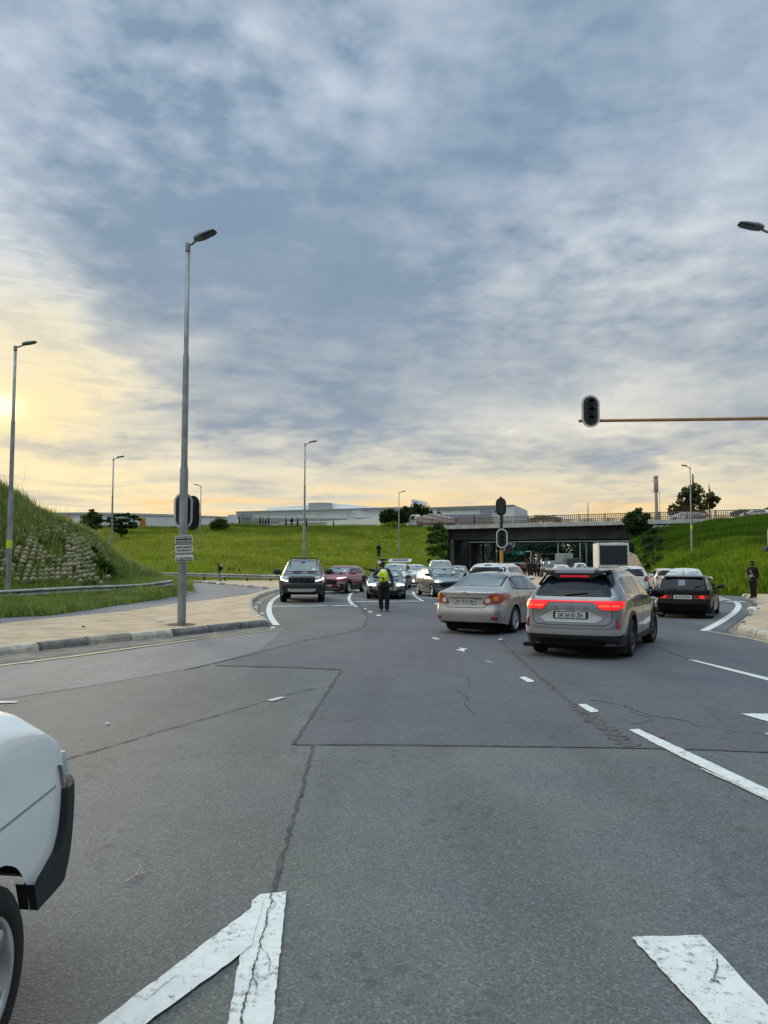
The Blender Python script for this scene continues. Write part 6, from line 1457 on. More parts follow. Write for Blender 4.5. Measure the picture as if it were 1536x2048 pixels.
    seam(bv, 'front', [(-W*.40, hood-.10), (-W*.36, nose-.02), (W*.36, nose-.02), (W*.40, hood-.10)], SEAM, e)
    for s in ('left', 'right'): seam(bv, s, [(yf-.45, hood-.02), (yf-.48, .3)], SEAM, e); seam(bv, s, [(-.18, hood), (-.2, .3)], SEAM, e)
    return e, bv, yr, yf
def put(er, wheel_axle_xy, heading, axle='rear'):
    """stand the car so that its axle centre is over a ground point"""
    e, ya = er; hd = R(heading); f = Vector((math.sin(hd), math.cos(hd), 0)); c = Vector((wheel_axle_xy[0], wheel_axle_xy[1], 0))-f*ya
    e.location = (c.x, c.y, 0); e.rotation_euler = (0, 0, -hd); return e
put(build_silver(), (3.70, 14.45), 27)
put(build_sedan(), (2.42, 19.1), 29)
put(build_hatch(), (9.30, 23.9), 27)
# dark double-cab pickup
PD = paintm('paint_dark_grey', (.060, .066, .072), .45, .32, .9, .22)
st = dict(single=[('grille', [(-.48, .82), (.48, .82), (.55, .90), (.54, 1.04), (.44, 1.09), (-.44, 1.09), (-.54, 1.04), (-.55, .90)], BGL, .02),
    ('bumper', [(-.93, .44), (-.86, .40), (.86, .40), (.93, .44), (.94, .76), (-.94, .76)], BPL, .05), ('skid_plate', [(-.58, .50), (-.55, .60), (-.40, .585), (.40, .585), (.55, .60), (.58, .50), (.40, .46), (-.40, .46)], SILV, .075), ('lower_intake', [(-.45, .36), (.45, .36), (.45, .45), (-.45, .45)], UND, .04)],
    pairs=[('headlight', [(.53, .88), (.62, .87), (.92, .95), (.90, 1.07), (.66, 1.09), (.55, 1.05)], LAMPG, .022), ('daytime_light', [(.56, .89), (.64, .885), (.88, .955), (.87, 1.05), (.82, 1.05), (.81, .985), (.64, .94), (.57, .95)], WON, .034), ('fog_lamp', [(.70, .60), (.80, .60), (.80, .67), (.70, .67)], UND, .058)], plate=('NB 610 24', .685), rnd=.035)
e, bv, yr, yf = front_generic('pickup_truck', 'dark grey double-cab pickup with bright corner headlights at the stop line', PD, 5.35, 1.90, 1.83, 1.16, (1.35, 2.05), st, tail='pickup', wb=3.22, fo=.90, wr=.405, sill=.42, nose=1.08, cowl=1.24, chin=.42, arches=True, arch_off=.06, tw=.28, rimm=RIMD, mirror_m=BPL, ms=1.5, bp=[-.05-.0], noseW=.86, face=[(.2, .06), (.4, .0), (.76, .0), (.8, .03), (1.1, .06)], cat='pickup', handles=[.15, 1.05-.2])
for i, x in enumerate((-.40, -.12, .13, .40)):
    q = MB(); hh = bv.ray_cast(Vector((x, 9, .96)), Vector((0, -1, 0)));
    if hh[0]:
        o = obj('grille_letter', text_mesh('FORD'[i], .15, .01, sx=1.35), mat('grille_letter_grey', (.07, .07, .07), .5), e); o.rotation_euler = (math.pi/2, 0, math.pi); o.location = hh[0]+Vector((0, .03, 0)); 
        o.location.x = -x*1.0
q = MB(); 
for s in (-1, 1): q.tube([(s*.60, .9, 1.80), (s*.62, .3, 1.86), (s*.62, -.6, 1.86)], .025, 6)
q.tube([(-.62, .1, 1.87), (.62, .1, 1.87)], .025, 6); q.build('roof_rack', BPL, e)
q = MB(); q.add([(.42, 2.675, .60), (.52, 2.675, .60), (.47, 2.675, .70), (.42, 2.72, .60), (.52, 2.72, .60), (.47, 2.72, .70)], [[0, 1, 2], [5, 4, 3], [0, 3, 4, 1], [1, 4, 5, 2], [2, 5, 3, 0]]); q.build('tow_triangle', WINS, e)
put((e, yf), (-3.50, 33.2), 176)
# red crossover
RD = paintm('paint_red', (.26, .018, .022), .35, .28, 1.0, .12)
st = dict(single=[('grille', [(-.50, .60), (-.42, .52), (.42, .52), (.50, .60), (.52, .72), (.30, .76), (-.30, .76), (-.52, .72)], BGL, .012), ('lower_bumper', [(-.85, .22), (.85, .22), (.89, .42), (.70, .50), (.42, .36), (-.42, .36), (-.70, .50), (-.89, .42)], BPL, .014), ('skid_plate', [(-.50, .25), (.50, .25), (.62, .31), (-.62, .31)], SILV, .024)],
    pairs=[('headlight', [(.46, .56), (.82, .55), (.87, .64), (.55, .64)], LAMPG, .018), ('daytime_light', [(.46, .80), (.60, .80), (.86, .86), (.85, .885), (.58, .85), (.46, .83)], WON, .02), ('bumper_trim', [(.50, .50), (.60, .36), (.68, .36), (.60, .52)], SILV, .022)], plate=('ND 24', .44), rnd=.03)
e, bv, yr, yf = front_generic('crossover_car', 'red crossover waiting just behind the dark pickup', RD, 4.2, 1.82, 1.50, .98, (1.12, 1.85), st, wb=2.60, fo=.85, wr=.33, arches=True, bp=[-.45, .25], handles=[-.45, .4], sill=.24)
put((e, yf), (-2.75, 42.2), 196)
# dark sedan behind the officer
DG = paintm('paint_slate', (.15, .19, .20), .45, .28, 1.0, .12)
st = dict(single=[('grille', [(-.34, .58), (-.03, .58), (-.03, .72), (-.36, .72)], BGL, .014), ('grille', [(.03, .58), (.34, .58), (.36, .72), (.03, .72)], BGL, .014), ('lower_intake', [(-.80, .22), (.80, .22), (.86, .40), (.62, .48), (.40, .40), (-.40, .40), (-.62, .48), (-.86, .40)], BPL, .014)],
    pairs=[('headlight', [(.42, .60), (.82, .60), (.86, .70), (.46, .72)], LAMPG, .016), ('daytime_light', [(.44, .61), (.60, .60), (.66, .635), (.80, .615), (.84, .69), (.64, .70), (.46, .70)], WON, .022), ('lower_fin', [(.62, .27), (.80, .30), (.80, .36), (.56, .31)], DG, .03)], plate=('ND 71', .50), rnd=.02)
e, bv, yr, yf = front_generic('sedan_car', 'slate grey sedan with bright headlights behind the traffic officer', DG, 4.6, 1.83, 1.40, .88, (1.35, 2.15), st, tail='sedan', wb=2.78, fo=.78, wr=.33, nose=.74, mirror_m=BPL, bp=[-.1], sill=.19)
put((e, yf), (0.10, 35.9), 180.5)
# grey-green hatch
GG = paintm('paint_grey_green', (.12, .155, .15), .45, .3, 1.0, .15)
st = dict(single=[('grille', [(-.62, .50), (.62, .50), (.72, .66), (.50, .72), (-.50, .72), (-.72, .66)], BGL, .014), ('lower_intake', [(-.62, .22), (.62, .22), (.70, .34), (-.70, .34)], BPL, .014)],
    pairs=[('headlight', [(.55, .74), (.80, .70), (.86, .80), (.72, .84), (.56, .80)], LAMPG, .018), ('headlamp_beam', [(.70, .72), (.82, .72), (.84, .80), (.72, .82)], WON, .026), ('bumper_blade', [(.62, .46), (.66, .36), (.84, .42), (.80, .46), (.70, .42)], SILV, .022)], plate=('ND 55 GP', .42), rnd=.03)
e, bv, yr, yf = front_generic('hatchback_car', 'grey-green hatchback with one glaring headlight beside the champagne sedan', GG, 4.0, 1.77, 1.47, .96, (1.05, 1.75), st, wb=2.58, fo=.80, wr=.31, mirror_m=BPL, bp=[-.45, .3], rimm=RIMM, handles=[-.4, .42])
q = MB(); hh = bv.ray_cast(Vector((0, 9, .77)), Vector((0, -1, 0))); q.tube([(-.06, 0, -.02), (-.04, 0, .03), (.04, 0, -.03), (.06, 0, .02)], .010, 5); o = q.build('badge', CHR, e); o.location = hh[0]+Vector((0, .012, 0))
put((e, yf), (3.16, 37.7), 167)
# white small crossover
WH = paintm('paint_white', (.62, .63, .62), .0, .32, .8, .10)
st = dict(single=[('grille', [(-.42, .62), (.42, .62), (.34, .80), (.12, .80), (.06, .70), (-.06, .70), (-.12, .80), (-.34, .80)], BGL, .012), ('lower_bumper', [(-.80, .24), (.80, .24), (.85, .40), (.5, .50), (-.5, .50), (-.85, .40)], BPL, .014)],
    pairs=[('headlight', [(.52+.10*math.cos(a), .74+.10*math.sin(a)) for a in [2*math.pi*k/12 for k in range(12)]], LAMPG, .02), ('indicator_lamp', [(.62, .94), (.78, .86), (.84, .90), (.66, 1.0)], LCLR, .02), ('fog_lamp', [(.60+.085*math.cos(a), .42+.085*math.sin(a)) for a in [2*math.pi*k/12 for k in range(12)]], WON, .03)], plate=('ND 3', .58), rnd=.03)
e, bv, yr, yf = front_generic('crossover_car', 'white crossover with round lamps between the open-tailgate car and the grey-green hatchback', WH, 4.1, 1.76, 1.55, 1.04, (.98, 1.6), st, wb=2.53, fo=.82, wr=.34, arches=True, bp=[-.35], sill=.28)
put((e, yf), (P(839, 1150, 53).x, 53.5), 168)
# white estate with raised tailgate and an open door
st = dict(single=[('grille', [(-.40, .66), (.40, .66), (.36, .78), (-.36, .78)], BGL, .012), ('lower_bumper', [(-.80, .26), (.80, .26), (.82, .42), (-.82, .42)], BPL, .014)], pairs=[('headlight', [(.45, .68), (.80, .68), (.84, .82), (.50, .80)], LAMPG, .02)], rnd=.03)
e, bv, yr, yf = front_generic('estate_car', 'white people carrier with its tailgate raised behind the slate grey sedan', WH, 4.5, 1.72, 1.62, 1.0, (.95, 1.6), st, wb=2.75, fo=.8, wr=.33, bp=[-.9, .1])
q = MB(); q.box((0, -2.55, 1.80), (1.52, .9, .05), rx=R(-12), bev=.02); tg = q.build('raised_tailgate', WH, e); q = MB(); q.box((0, -2.5, 1.835), (1.1, .5, .02), rx=R(-12)); q.build('tailgate_glass', GLASSW, tg)
q = MB(); q.box((1.10*0+.98, 1.0, .72), (.06, .9, .75), rz=R(-38), bev=.02); dr = q.build('open_door', WH, e); q = MB(); q.tube([(.73, 1.35, 1.1), (.84, 1.2, 1.52), (1.12, .85, 1.55), (1.22, .68, 1.1)], .025, 6); q.build('window_frame', BPL, dr)
put((e, yf), (P(787, 1150, 49).x, 48), 187)
# white panel van behind the hatch
st = dict(single=[('grille', [(-.45, .70), (.45, .70), (.45, .82), (-.45, .82)], BPL, .012)], pairs=[('headlight', [(.5, .72), (.78, .70), (.84, .92), (.60, .90)], LAMPG, .02)], rnd=.03)
e, bv, yr, yf = front_generic('delivery_van', 'tall white van looking over the roof of the grey-green hatchback', WH, 4.6, 1.80, 1.84, 1.10, (.85, 1.5), st, wb=2.9, fo=.8, wr=.33, bp=[.1], cat='van')
put((e, yf), (P(882, 1150, 50).x, 50), 182)
# small dark hatch further right
SG = paintm('paint_mid_grey', (.16, .17, .18), .4, .3, .9, .12)
e, bv, yr, yf = front_generic('small_car', 'small grey car with a dark side peeping out right of the tall white van', SG, 3.9, 1.68, 1.46, .98, (.95, 1.6), dict(single=[('grille', [(-.5, .6), (.5, .6), (.5, .72), (-.5, .72)], BPL, .012)], pairs=[('headlight', [(.5, .72), (.76, .72), (.8, .86), (.56, .84)], LAMPG, .02)]), wb=2.45, fo=.75, wr=.3, bp=[-.1])
put((e, yf), (P(914, 1150, 52).x, 52), 186)
# ------- rear views of other cars
def rear_generic(name, label, paint_m, L, W, H, zwin, lamps, rimm=RIMM, wiper=False, cat='car', **kw):
    sp = sp_suv(L, W, H, wb=kw.get('wb', L*.6), fo=.8, wr=kw.get('wr', .33), sill=kw.get('sill', .22)); sp['rear'] = kw.get('rear', [(.2, .06), (.35, .0), (.58, .0), (.62, .05), (1.0, .07), (H, .36)])
    e, bv, yr, yf = base_car(name, sp, paint_m, label, rimm, 5, 0, .21, cat); h = L/2; w2 = W/2
    patch(bv, 'rear', [(-w2*.76, zwin), (w2*.76, zwin), (w2*.66, H-.15), (-w2*.66, H-.15)], kw.get('glass', GLASSB), e, 'rear_window', off=.008, rnd=.05)
    for nm, poly, m_ in lamps: pair(bv, 'rear', poly, m_, e, nm, off=.02, rnd=.03, step=.05)
    if kw.get('plate'): plate(bv, 'rear', 0, kw['plate'][1], kw['plate'][0], e, .48, .11, .02)
    patch(bv, 'rear', [(-w2*.9, .24), (w2*.9, .24), (w2*.93, .36), (-w2*.93, .36)], BPL, e, 'bumper_lower', off=.01, rnd=.02)
    side_windows(bv, e, -h+.55, h-1.15, 1.04*H/1.6, H-.16, [-.95, -.05], cpil=.2, apil=.5, zb_r=1.07*H/1.6)
    seam(bv, 'rear', [(-w2*.78, zwin-.02), (-w2*.76, .56), (w2*.76, .56), (w2*.78, zwin-.02)], SEAM, e); handles(bv, e, [-.5, .4], .9*H/1.6)
    for s in (-1, 1): mirror(e, (s*w2, .85, 1.04*H/1.6), s, kw.get('mm', paint_m), 1.0)
    return e, bv, yr
e, bv, yr = rear_generic('estate_car', 'white high-roofed car hidden behind the champagne sedan roof', WH, 4.5, 1.84, 1.67, 1.14, [('tail_light', [(.70, .85), (.86, .84), (.86, 1.1), (.74, 1.08)], LRED)], glass=GLASSB)
patch(bv, 'rear', [(-.12, 1.575), (.12, 1.575), (.12, 1.60), (-.12, 1.60)], UND, e, 'high_brake_light', off=.012, rnd=.01)
put((e, yr), (P(983, 1150, 27.3).x, 27.3), 21)
e, bv, yr = rear_generic('crossover_car', 'dusty white crossover with square rear glass beyond the black hatchback', paintm('paint_white_dusty', (.55, .52, .46), .0, .4, .6, .3), 4.3, 1.78, 1.64, 1.10, [('tail_light', [(.62, .90), (.82, .90), (.82, 1.12), (.66, 1.12)], REDON if False else LRED)], plate=None, rimm=RIMM)
e.scale = (.80, .80, .80); put((e, yr*.80), (P(1331, 1150, 47).x, 47), 12)
patch(bv, 'rear', [(-.26, .86), (.26, .86), (.26, .98), (-.26, .98)], BPL, e, 'plate_recess', off=.012, rnd=.02)
e, bv, yr = rear_generic('hatchback_car', 'rounded white hatchback with its roof just above the black hatchback', WH, 3.9, 1.72, 1.44, 1.0, [('tail_light', [(.62, .75), (.80, .75), (.82, 1.0), (.70, 1.0)], LRED)], glass=GLASSR)
put((e, yr), (P(1369, 1150, 33.5).x, 33.5), 24)
e, bv, yr = rear_generic('hatchback_car', 'dark-windowed white hatchback half hidden behind the silver crossover', WH, 3.9, 1.72, 1.50, 1.0, [('tail_light', [(.62, .75), (.80, .75), (.82, 1.0), (.70, 1.0)], LRED)])
put((e, yr), (P(1262, 1150, 39).x, 39), 20)
# ------- box truck from behind
def box_truck(label, cat='truck'):
    e = empty('box_truck', (0, 0, 0), 0, label, cat, 'vehicles on the road'); OW = mat('truck_box_white', (.74, .73, .69), .6, col2=(.60, .58, .54), vscale=.8)
    q = MB(); q.box((0, 0, 2.16), (2.26, 4.6, 2.05), bev=.03); q.build('cargo_box', OW, e)
    q = MB(); q.box((0, -2.33, 3.09), (2.30, .10, .20), bev=.02); q.box((-1.10, -2.33, 2.1), (.10, .08, 1.8)); q.box((1.10, -2.33, 2.1), (.10, .08, 1.8)); q.box((0, -2.33, 1.30), (2.26, .08, .34)); fr = q.build('door_frame', OW, e)
    q = MB(); q.box((0, -2.335, 2.22), (2.06, .05, 1.46)); q.build('roller_door', mat('truck_tarpaulin_navy', (.015, .020, .035), .5, var=.3, vscale=2), e)
    for x in (-.55, .55): q = MB(); q.box((x, -2.375, 1.46), (.8, .02, .05)); q.build('latch_bar', SILV, e)
    STR = mat('red_reflective', (.5, .04, .03), .4)
    for i in range(9): q = MB(); q.box((-.95+i*.236, -2.378, 1.20), (.14, .012, .06)); q.build('reflective_strip', STR, e)
    q = MB(); q.box((0, .2, .85), (.9, 6.6, .25)); q.build('chassis', UND, e); q = MB(); q.box((0, -2.25, .62), (2.1, .12, .14)); q.build('bumper_bar', BPL, e)
    for x in (-.95, .95): q = MB(); q.box((x, -2.33, .86), (.34, .06, .14), bev=.02); q.build('tail_light', LRED, e)
    q = MB(); q.box((0, 3.2, 1.75), (2.0, 1.5, 1.9), bev=.15); cb = q.build('cab', WH, e); q = MB(); q.box((0, 3.93, 2.05), (1.8, .08, .8), rx=R(10)); q.build('windscreen', GLASSW, cb)
    for s in (-1, 1): q = MB(); q.box((s*1.0, 3.3, 2.1), (.04, .8, .6)); q.build('side_window', GLASS, cb)
    for y in (-1.3, 2.9):
        for s in (-1, 1): wheel(e, Vector((s*.92, y, .42)), .42, .30, RIMM, s, 6)
    q = MB(); q.box((.55, -1.0, 3.22), (.12, .12, .08)); q.build('roof_beacon', SILV, e)
    return e
bt = box_truck('large white box truck with a dark navy rear door beside the bank'); place(bt, (P(1234, 1150, 60).x+.2, 62.4, 0), 10)
# ------- flatbed truck on the motorway
mw = lambda px, off=5.0: (lambda s: bpt(s, off, 0))( (lambda a: ((BA.y+bn.y*off)*a-(BA.x+bn.x*off))/((BB-BA).x-(BB-BA).y*a) )((px-768)/FPX) )
MH = math.degrees(math.atan2(bd_.x, bd_.y))
def flatbed():
    e = empty('flatbed_truck', (0, 0, 0), 0, 'white cab truck with a striped red and white load crossing onto the bridge', 'truck', 'vehicles on the motorway')
    q = MB(); q.prism([(3.0, .5), (4.55, .5), (4.65, 1.2), (4.45, 2.0), (4.2, 2.55), (3.0, 2.6)], 2.1, Matrix.Rotation(math.pi/2, 4, 'Y') @ Matrix.Rotation(math.pi/2, 4, 'Z') @ Matrix.Translation((0, 0, -1.05))); cb = q.build('cab', WH, e)
    for s in (-1, 1): q = MB(); q.add([(s*1.07, 3.5, 1.5), (s*1.07, 4.40, 1.5), (s*1.07, 4.22, 2.25), (s*1.07, 3.5, 2.3), (s*1.04, 3.5, 1.5), (s*1.04, 4.40, 1.5), (s*1.04, 4.22, 2.25), (s*1.04, 3.5, 2.3)], [[0, 1, 2, 3], [7, 6, 5, 4], [0, 4, 5, 1], [1, 5, 6, 2], [2, 6, 7, 3], [3, 7, 4, 0]]); q.build('side_window', GLASS, cb)
    q = MB(); q.box((0, 4.47, 1.85), (1.8, .06, .75), rx=R(14)); q.build('windscreen', GLASSW, cb)
    RS = mat('load_red', (.42, .16, .14), .7); q = MB(); q.box((0, -.6, .95), (2.2, 7.4, .2)); q.build('flatbed', RS, e)
    hts = [1.35, 1.45, 1.65, 1.6, 1.35, 1.1, .8]
    for i, hh in enumerate(hts):
        y = 2.4-i*1.0
        for k in range(int(hh/.2)): q = MB(); q.box((0, y, 1.15+k*.2), (2.1, .96, .15), bev=.02); q.build('load_bale', WB if (k+i) % 4 else RS, e)
    for y in (-2.4, -1.3, 3.6):
        for s in (-1, 1): wheel(e, Vector((s*.9, y, .45)), .45, .30, RIMM, s, 6)
    q = MB(); q.box((0, 0, .7), (.9, 8.2, .3)); q.build('chassis', UND, e); return e
fb = flatbed(); p = mw(868, 9.5); place(fb, (p.x, p.y, 8.12), MH+180)
# traffic seen far off: built once, then copied with their parts
def simple_car(name, label, m, L=4.3, W=1.75, H=1.48, rear=True, cat='car', dark=GLASS, rear_lit=False):
    h = L/2; sp = sp_suv(L, W, H, wb=L*.6, wr=.32); me, yr, yf = sections(sp); e = empty(name, (0, 0, 0), 0, label, cat, 'vehicles on the road')
    o = obj('body', me, m, e, True); bv = BVHTree.FromPolygons([v.co.copy() for v in me.vertices], [list(p.vertices) for p in me.polygons]); w2 = W/2
    patch(bv, 'rear', [(-w2*.74, 1.05*H/1.6), (w2*.74, 1.05*H/1.6), (w2*.62, H-.15), (-w2*.62, H-.15)], dark, e, 'rear_window', off=.02, step=.3)
    patch(bv, 'front', [(-w2*.74, 1.12*H/1.6), (w2*.74, 1.12*H/1.6), (w2*.62, H-.15), (-w2*.62, H-.15)], GLASSW, e, 'windscreen', off=.02, step=.3)
    both(bv, [(-h+.7, 1.06*H/1.6), (-h+.9, H-.17), (h-1.9, H-.17), (h-1.3, 1.05*H/1.6)], GLASS, e, 'side_window', off=.015, step=.3)
    pair(bv, 'rear', [(w2*.68, .8*H/1.6), (w2*.92, .8*H/1.6), (w2*.92, 1.02*H/1.6), (w2*.72, 1.02*H/1.6)], REDON if rear_lit else LRED, e, 'tail_light', off=.03, step=.3)
    pair(bv, 'front', [(w2*.5, .68*H/1.6), (w2*.9, .68*H/1.6), (w2*.9, .82*H/1.6), (w2*.55, .82*H/1.6)], LCLR, e, 'headlight', off=.03, step=.3)
    q = MB(); q.box((0, 0, .3), (W*.8, L*.9, .3)); q.build('underbody', UND, e)
    for y in (yr, yf):
        for s in (-1, 1): wheel(e, Vector((s*(w2-.11), y, .32)), .32, .2, None, s)
    return e
def box_van(name, label, m, L=6, W=2.2, H=3.0):
    e = empty(name, (0, 0, 0), 0, label, 'truck', 'vehicles on the road'); q = MB(); q.box((0, -.6, .6+(H-.6)/2), (W, L-1.6, H-.6), bev=.04); q.build('cargo_box', m, e)
    q = MB(); q.box((0, -.62-(L-1.6)/2, .6+(H-.6)/2), (.05, .03, H-.9)); q.build('door_gap', SEAM, e); q = MB(); q.box((0, L/2-.8, 1.3), (W*.92, 1.5, 1.7), bev=.12); q.build('cab', WH, e); q = MB(); q.box((0, 0, .55), (W*.7, L*.95, .2)); q.build('chassis', UND, e)
    for y in (-L/2+1.2, L/2-1.1):
        for s in (-1, 1): wheel(e, Vector((s*(W/2-.16), y, .4)), .4, .28, None, s)
    return e
proto = {'w': simple_car('distant_car', 'x', WH), 'r': simple_car('distant_car', 'x', RD, rear_lit=True), 's': simple_car('distant_car', 'x', SG), 'k': simple_car('distant_jeep', 'x', paintm('paint_black_b', (.012, .012, .013), 0, .3, .8, .15), L=4.4, W=1.85, H=1.85, cat='jeep'), 'wl': simple_car('distant_car', 'x', WH, H=1.6, rear_lit=True)}
vanp = box_van('container_truck', 'x', mat('container_pale', (.36, .40, .38), .7, col2=(.30, .34, .32), vscale=.4))
vand = box_van('panel_truck', 'x', mat('truck_dark', (.05, .055, .06), .6), 5, 2.0, 2.2)
note_kids(); used = set()
FAR = [('k', 1096, 88, 10, 'black jeep with a lit red lamp nearest the median barrier'), ('k', 1109, 78, 12, 'squat black jeep with pale rear window right of its taller twin'),
       ('V', 1127, 120, 6, 'pale container truck towering behind the black jeeps'), ('D', 1144, 105, 6, 'low dark truck between the container truck and the box truck'),
       ('wl', 1158, 95, 8, 'white car with a red glow at its tail above the silver crossover antenna'), ('w', 1076, 128, 5, 'white car just left of the black jeeps'), ('w', 1122, 70, 12, 'white car roof peeping over the silver crossover, below the container truck'),
       ('r', 1037, 135, 182, 'red-lit car left of the crowd on the median'), ('wl', 1030, 150, 182, 'white car close behind the red-lit one left of the crowd'), ('w', 1017, 150, 182, 'white car two places left of the red-lit one'), ('s', 1046, 165, 182, 'grey car seen over the red-lit one'),
       ('w', 1006, 175, 182, 'white car just right of the yellow signal post, far off'), ('w', 1024, 190, 182, 'tiny white car in the middle of the far queue'), ('s', 1013, 200, 182, 'tiny grey car in the middle of the far queue'), ('w', 1041, 210, 182, 'tiny white car near the far right of the queue'),
       ('w', 996, 140, 182, 'white car just left of the yellow signal post, far off'), ('s', 1001, 215, 182, 'tiny grey car behind the yellow signal post'), ('w', 1080, 175, 5, 'white car far off behind the crowd on the median'), ('wl', 1088, 200, 5, 'tiny white car with red tail beyond the crowd'), ('s', 1071, 215, 5, 'tiny grey car beyond the crowd on the median'), ('w', 1056, 185, 182, 'white car above the heads at the crowd\'s left'),
       ('w', 1100, 235, 5, 'tiny white car framed over the taller black jeep'), ('w', 1050, 240, 182, 'tiniest white car under the green direction sign')]
for k, px, Y, hd, lab in FAR:
    src = {'V': vanp, 'D': vand}.get(k) or proto[k]
    if src.name in used: o = copy_tree(src)
    else: o = src; used.add(src.name)
    o['label'] = lab; place(o, (P(px, 1124, Y).x, Y, 0), hd)
for k, px, off, lab in (('w', 1366, 9, 'pale car on the motorway left of the lamp post in front of the eucalyptus'), ('s', 1386, 9, 'grey car on the motorway right of the lamp post in front of the eucalyptus'), ('w', 1512, 4, 'white car on the motorway above the head of the man in black')):
    o = copy_tree(proto[k]); p = mw(px, off); place(o, (p.x, p.y, 8.62), MH+180); o['label'] = lab; o['group'] = 'vehicles on the motorway'
# ------- white pickup at the left edge, close by
sp = dict(L=4.5, W=1.72, H=1.78, wb=2.6, fo=.79, wr=.31, sill=.34, belt_ref=1.12,
    plan=[(-2.25, .92), (-1.9, 1), (1.5, 1), (1.95, .985), (2.10, .975), (2.18, .955), (2.25, .90)], belt=[(-2.25, 1.12), (0, 1.12), (1.0, 1.115), (1.6, 1.09), (1.95, 1.03), (2.12, .965), (2.25, .86)],
    top=[(-2.25, 1.14), (-.6, 1.15), (-.5, 1.70), (-.2, 1.78), (.3, 1.77), (.55, 1.68), (1.15, 1.27), (1.6, 1.23), (1.9, 1.18), (2.08, 1.10), (2.18, 1.02), (2.25, .93)],
    roofw=[(-2.25, .95), (-.6, .95), (-.45, .74), (.4, .74), (1.15, .88), (1.9, .86), (2.25, .78)], crown=[(-2.25, .01), (0, .04), (1.2, .06), (2.0, .065), (2.25, .05)], side=[(0, .97), (.3, .99), (.56, 1.0), (.60, .993), (.88, .985), (1, .955)],
    rear=[(.2, 0), (1, 0)], front=[(.2, .10), (.36, .05), (.48, .0), (.76, .0), (.80, .035), (.95, .06), (1.1, .10)], warp_f=.55, cap=.08, front_bot=[(1.8, .42), (2.25, .36)], rear_bot=[(-2.25, .4)])
WHn = paintm('paint_white_near', (.87, .89, .90), .0, .28, .9, .0)
e, bv, yr, yf = base_car('pickup_truck', sp, WHn, 'white pickup nose with black bumper corner entering at the edge close by', RIMM, 6, 0, .19, 'pickup'); h = 2.25
BP2 = mat('textured_black_bumper', (.020, .023, .027), .75, bump=.8, bscale=260)
patch(bv, 'front', [(-.74, .37), (.74, .37), (.76, .48), (.76, .74), (.74, .79), (-.74, .79), (-.76, .74), (-.76, .48)], BP2, e, 'front_bumper', off=.035, thick=.05, rnd=.03, step=.045)
for s in ('left', 'right'):
    patch(bv, s, [(1.815, .30), (2.30, .34), (2.30, .79), (2.06, .775), (2.045, .62), (2.0, .55), (1.86, .50), (1.825, .46)], BP2, e, 'bumper_corner', off=.030, thick=.04, rnd=.02, step=.04)
    patch(bv, s, [(2.09, .80), (2.30, .80), (2.30, .96), (2.14, .97)], LAMPG, e, 'headlight_side', off=.016, thick=.02, rnd=.02, step=.04)
    seam(bv, s, [(.6, .775), (2.0, .805)], mat('panel_gap_soft', (.25, .27, .28), .6), e, w_=.008); seam(bv, s, [(.70, .95), (.68, .4)], SEAM, e)
pair(bv, 'front', [(.48, .81), (.72, .81), (.72, .93), (.52, .93)], LAMPG, e, 'headlight', off=.014, rnd=.03, step=.05)
patch(bv, 'front', [(-.47, .82), (.47, .82), (.47, .93), (-.47, .93)], BGL, e, 'grille', off=.01, rnd=.02)
patch(bv, 'front', [(-.62, 1.33), (.62, 1.33), (.55, 1.66), (-.55, 1.66)], GLASSW, e, 'windscreen', off=.008, rnd=.05)
side_windows(bv, e, -.45, .98, 1.18, 1.60, [], cpil=.12, apil=.42)
e.location = (-1.295-.86, 3.40-h, 0)
# ================================================================= PEOPLE
SKIN = mat('skin_brown', (.075, .038, .022), .55, var=.15); NAVY = mat('navy_cloth', (.006, .008, .018), .9, var=.3, vscale=8); SHIRTN = mat('slate_shirt', (.045, .055, .085), .9, var=.25, vscale=8)
BLKC = mat('black_cloth', (.007, .007, .009), .9, var=.3, vscale=8); DENIM = mat('pale_jeans', (.22, .27, .31), .9, var=.3, vscale=8); SHOE = mat('black_shoe', (.010, .010, .012), .5); WSHOE = mat('white_shoe', (.60, .60, .58), .6)
HAIR = mat('black_hair', (.008, .007, .007), .8); CAPW = mat('cap_white_band', (.55, .57, .58), .6); REDC = mat('dull_red_cloth', (.25, .03, .04), .9); GREYC = mat('grey_cloth', (.12, .12, .13), .9); OLIVE = mat('olive_cap', (.10, .11, .06), .9); STRAP = mat('beige_strap', (.42, .36, .26), .8)
def vestmat():
    m = bpy.data.materials.new('high_visibility_vest'); m.use_nodes = True; t = m.node_tree; b = t.nodes['Principled BSDF']; tc = t.nodes.new('ShaderNodeTexCoord'); x, y, z = nsep(t, N(t, tc.outputs['Object']))
    wv = nnoise(t, N(t, tc.outputs['Object']), 5, 2, .5)*.03; zz = z+wv
    band = zz.gt(1.165)*zz.lt(1.185)+zz.gt(1.058)*zz.lt(1.076)+(x-.035).abs().lt(.011)*zz.lt(1.36)
    edge = (x.abs()-.115).abs().lt(.012)*zz.gt(1.18)
    c = nmix(t, (band+edge).min(1.0), (.80, 1.0, .05, 1), (.05, .07, .05, 1)); pale = zz.gt(1.40)
    c = nmix(t, pale*.6, c, (.55, .60, .42, 1)); t.links.new(c.s, b.inputs['Base Color']); b.inputs['Roughness'].default_value = .7
    return m
VEST = vestmat()
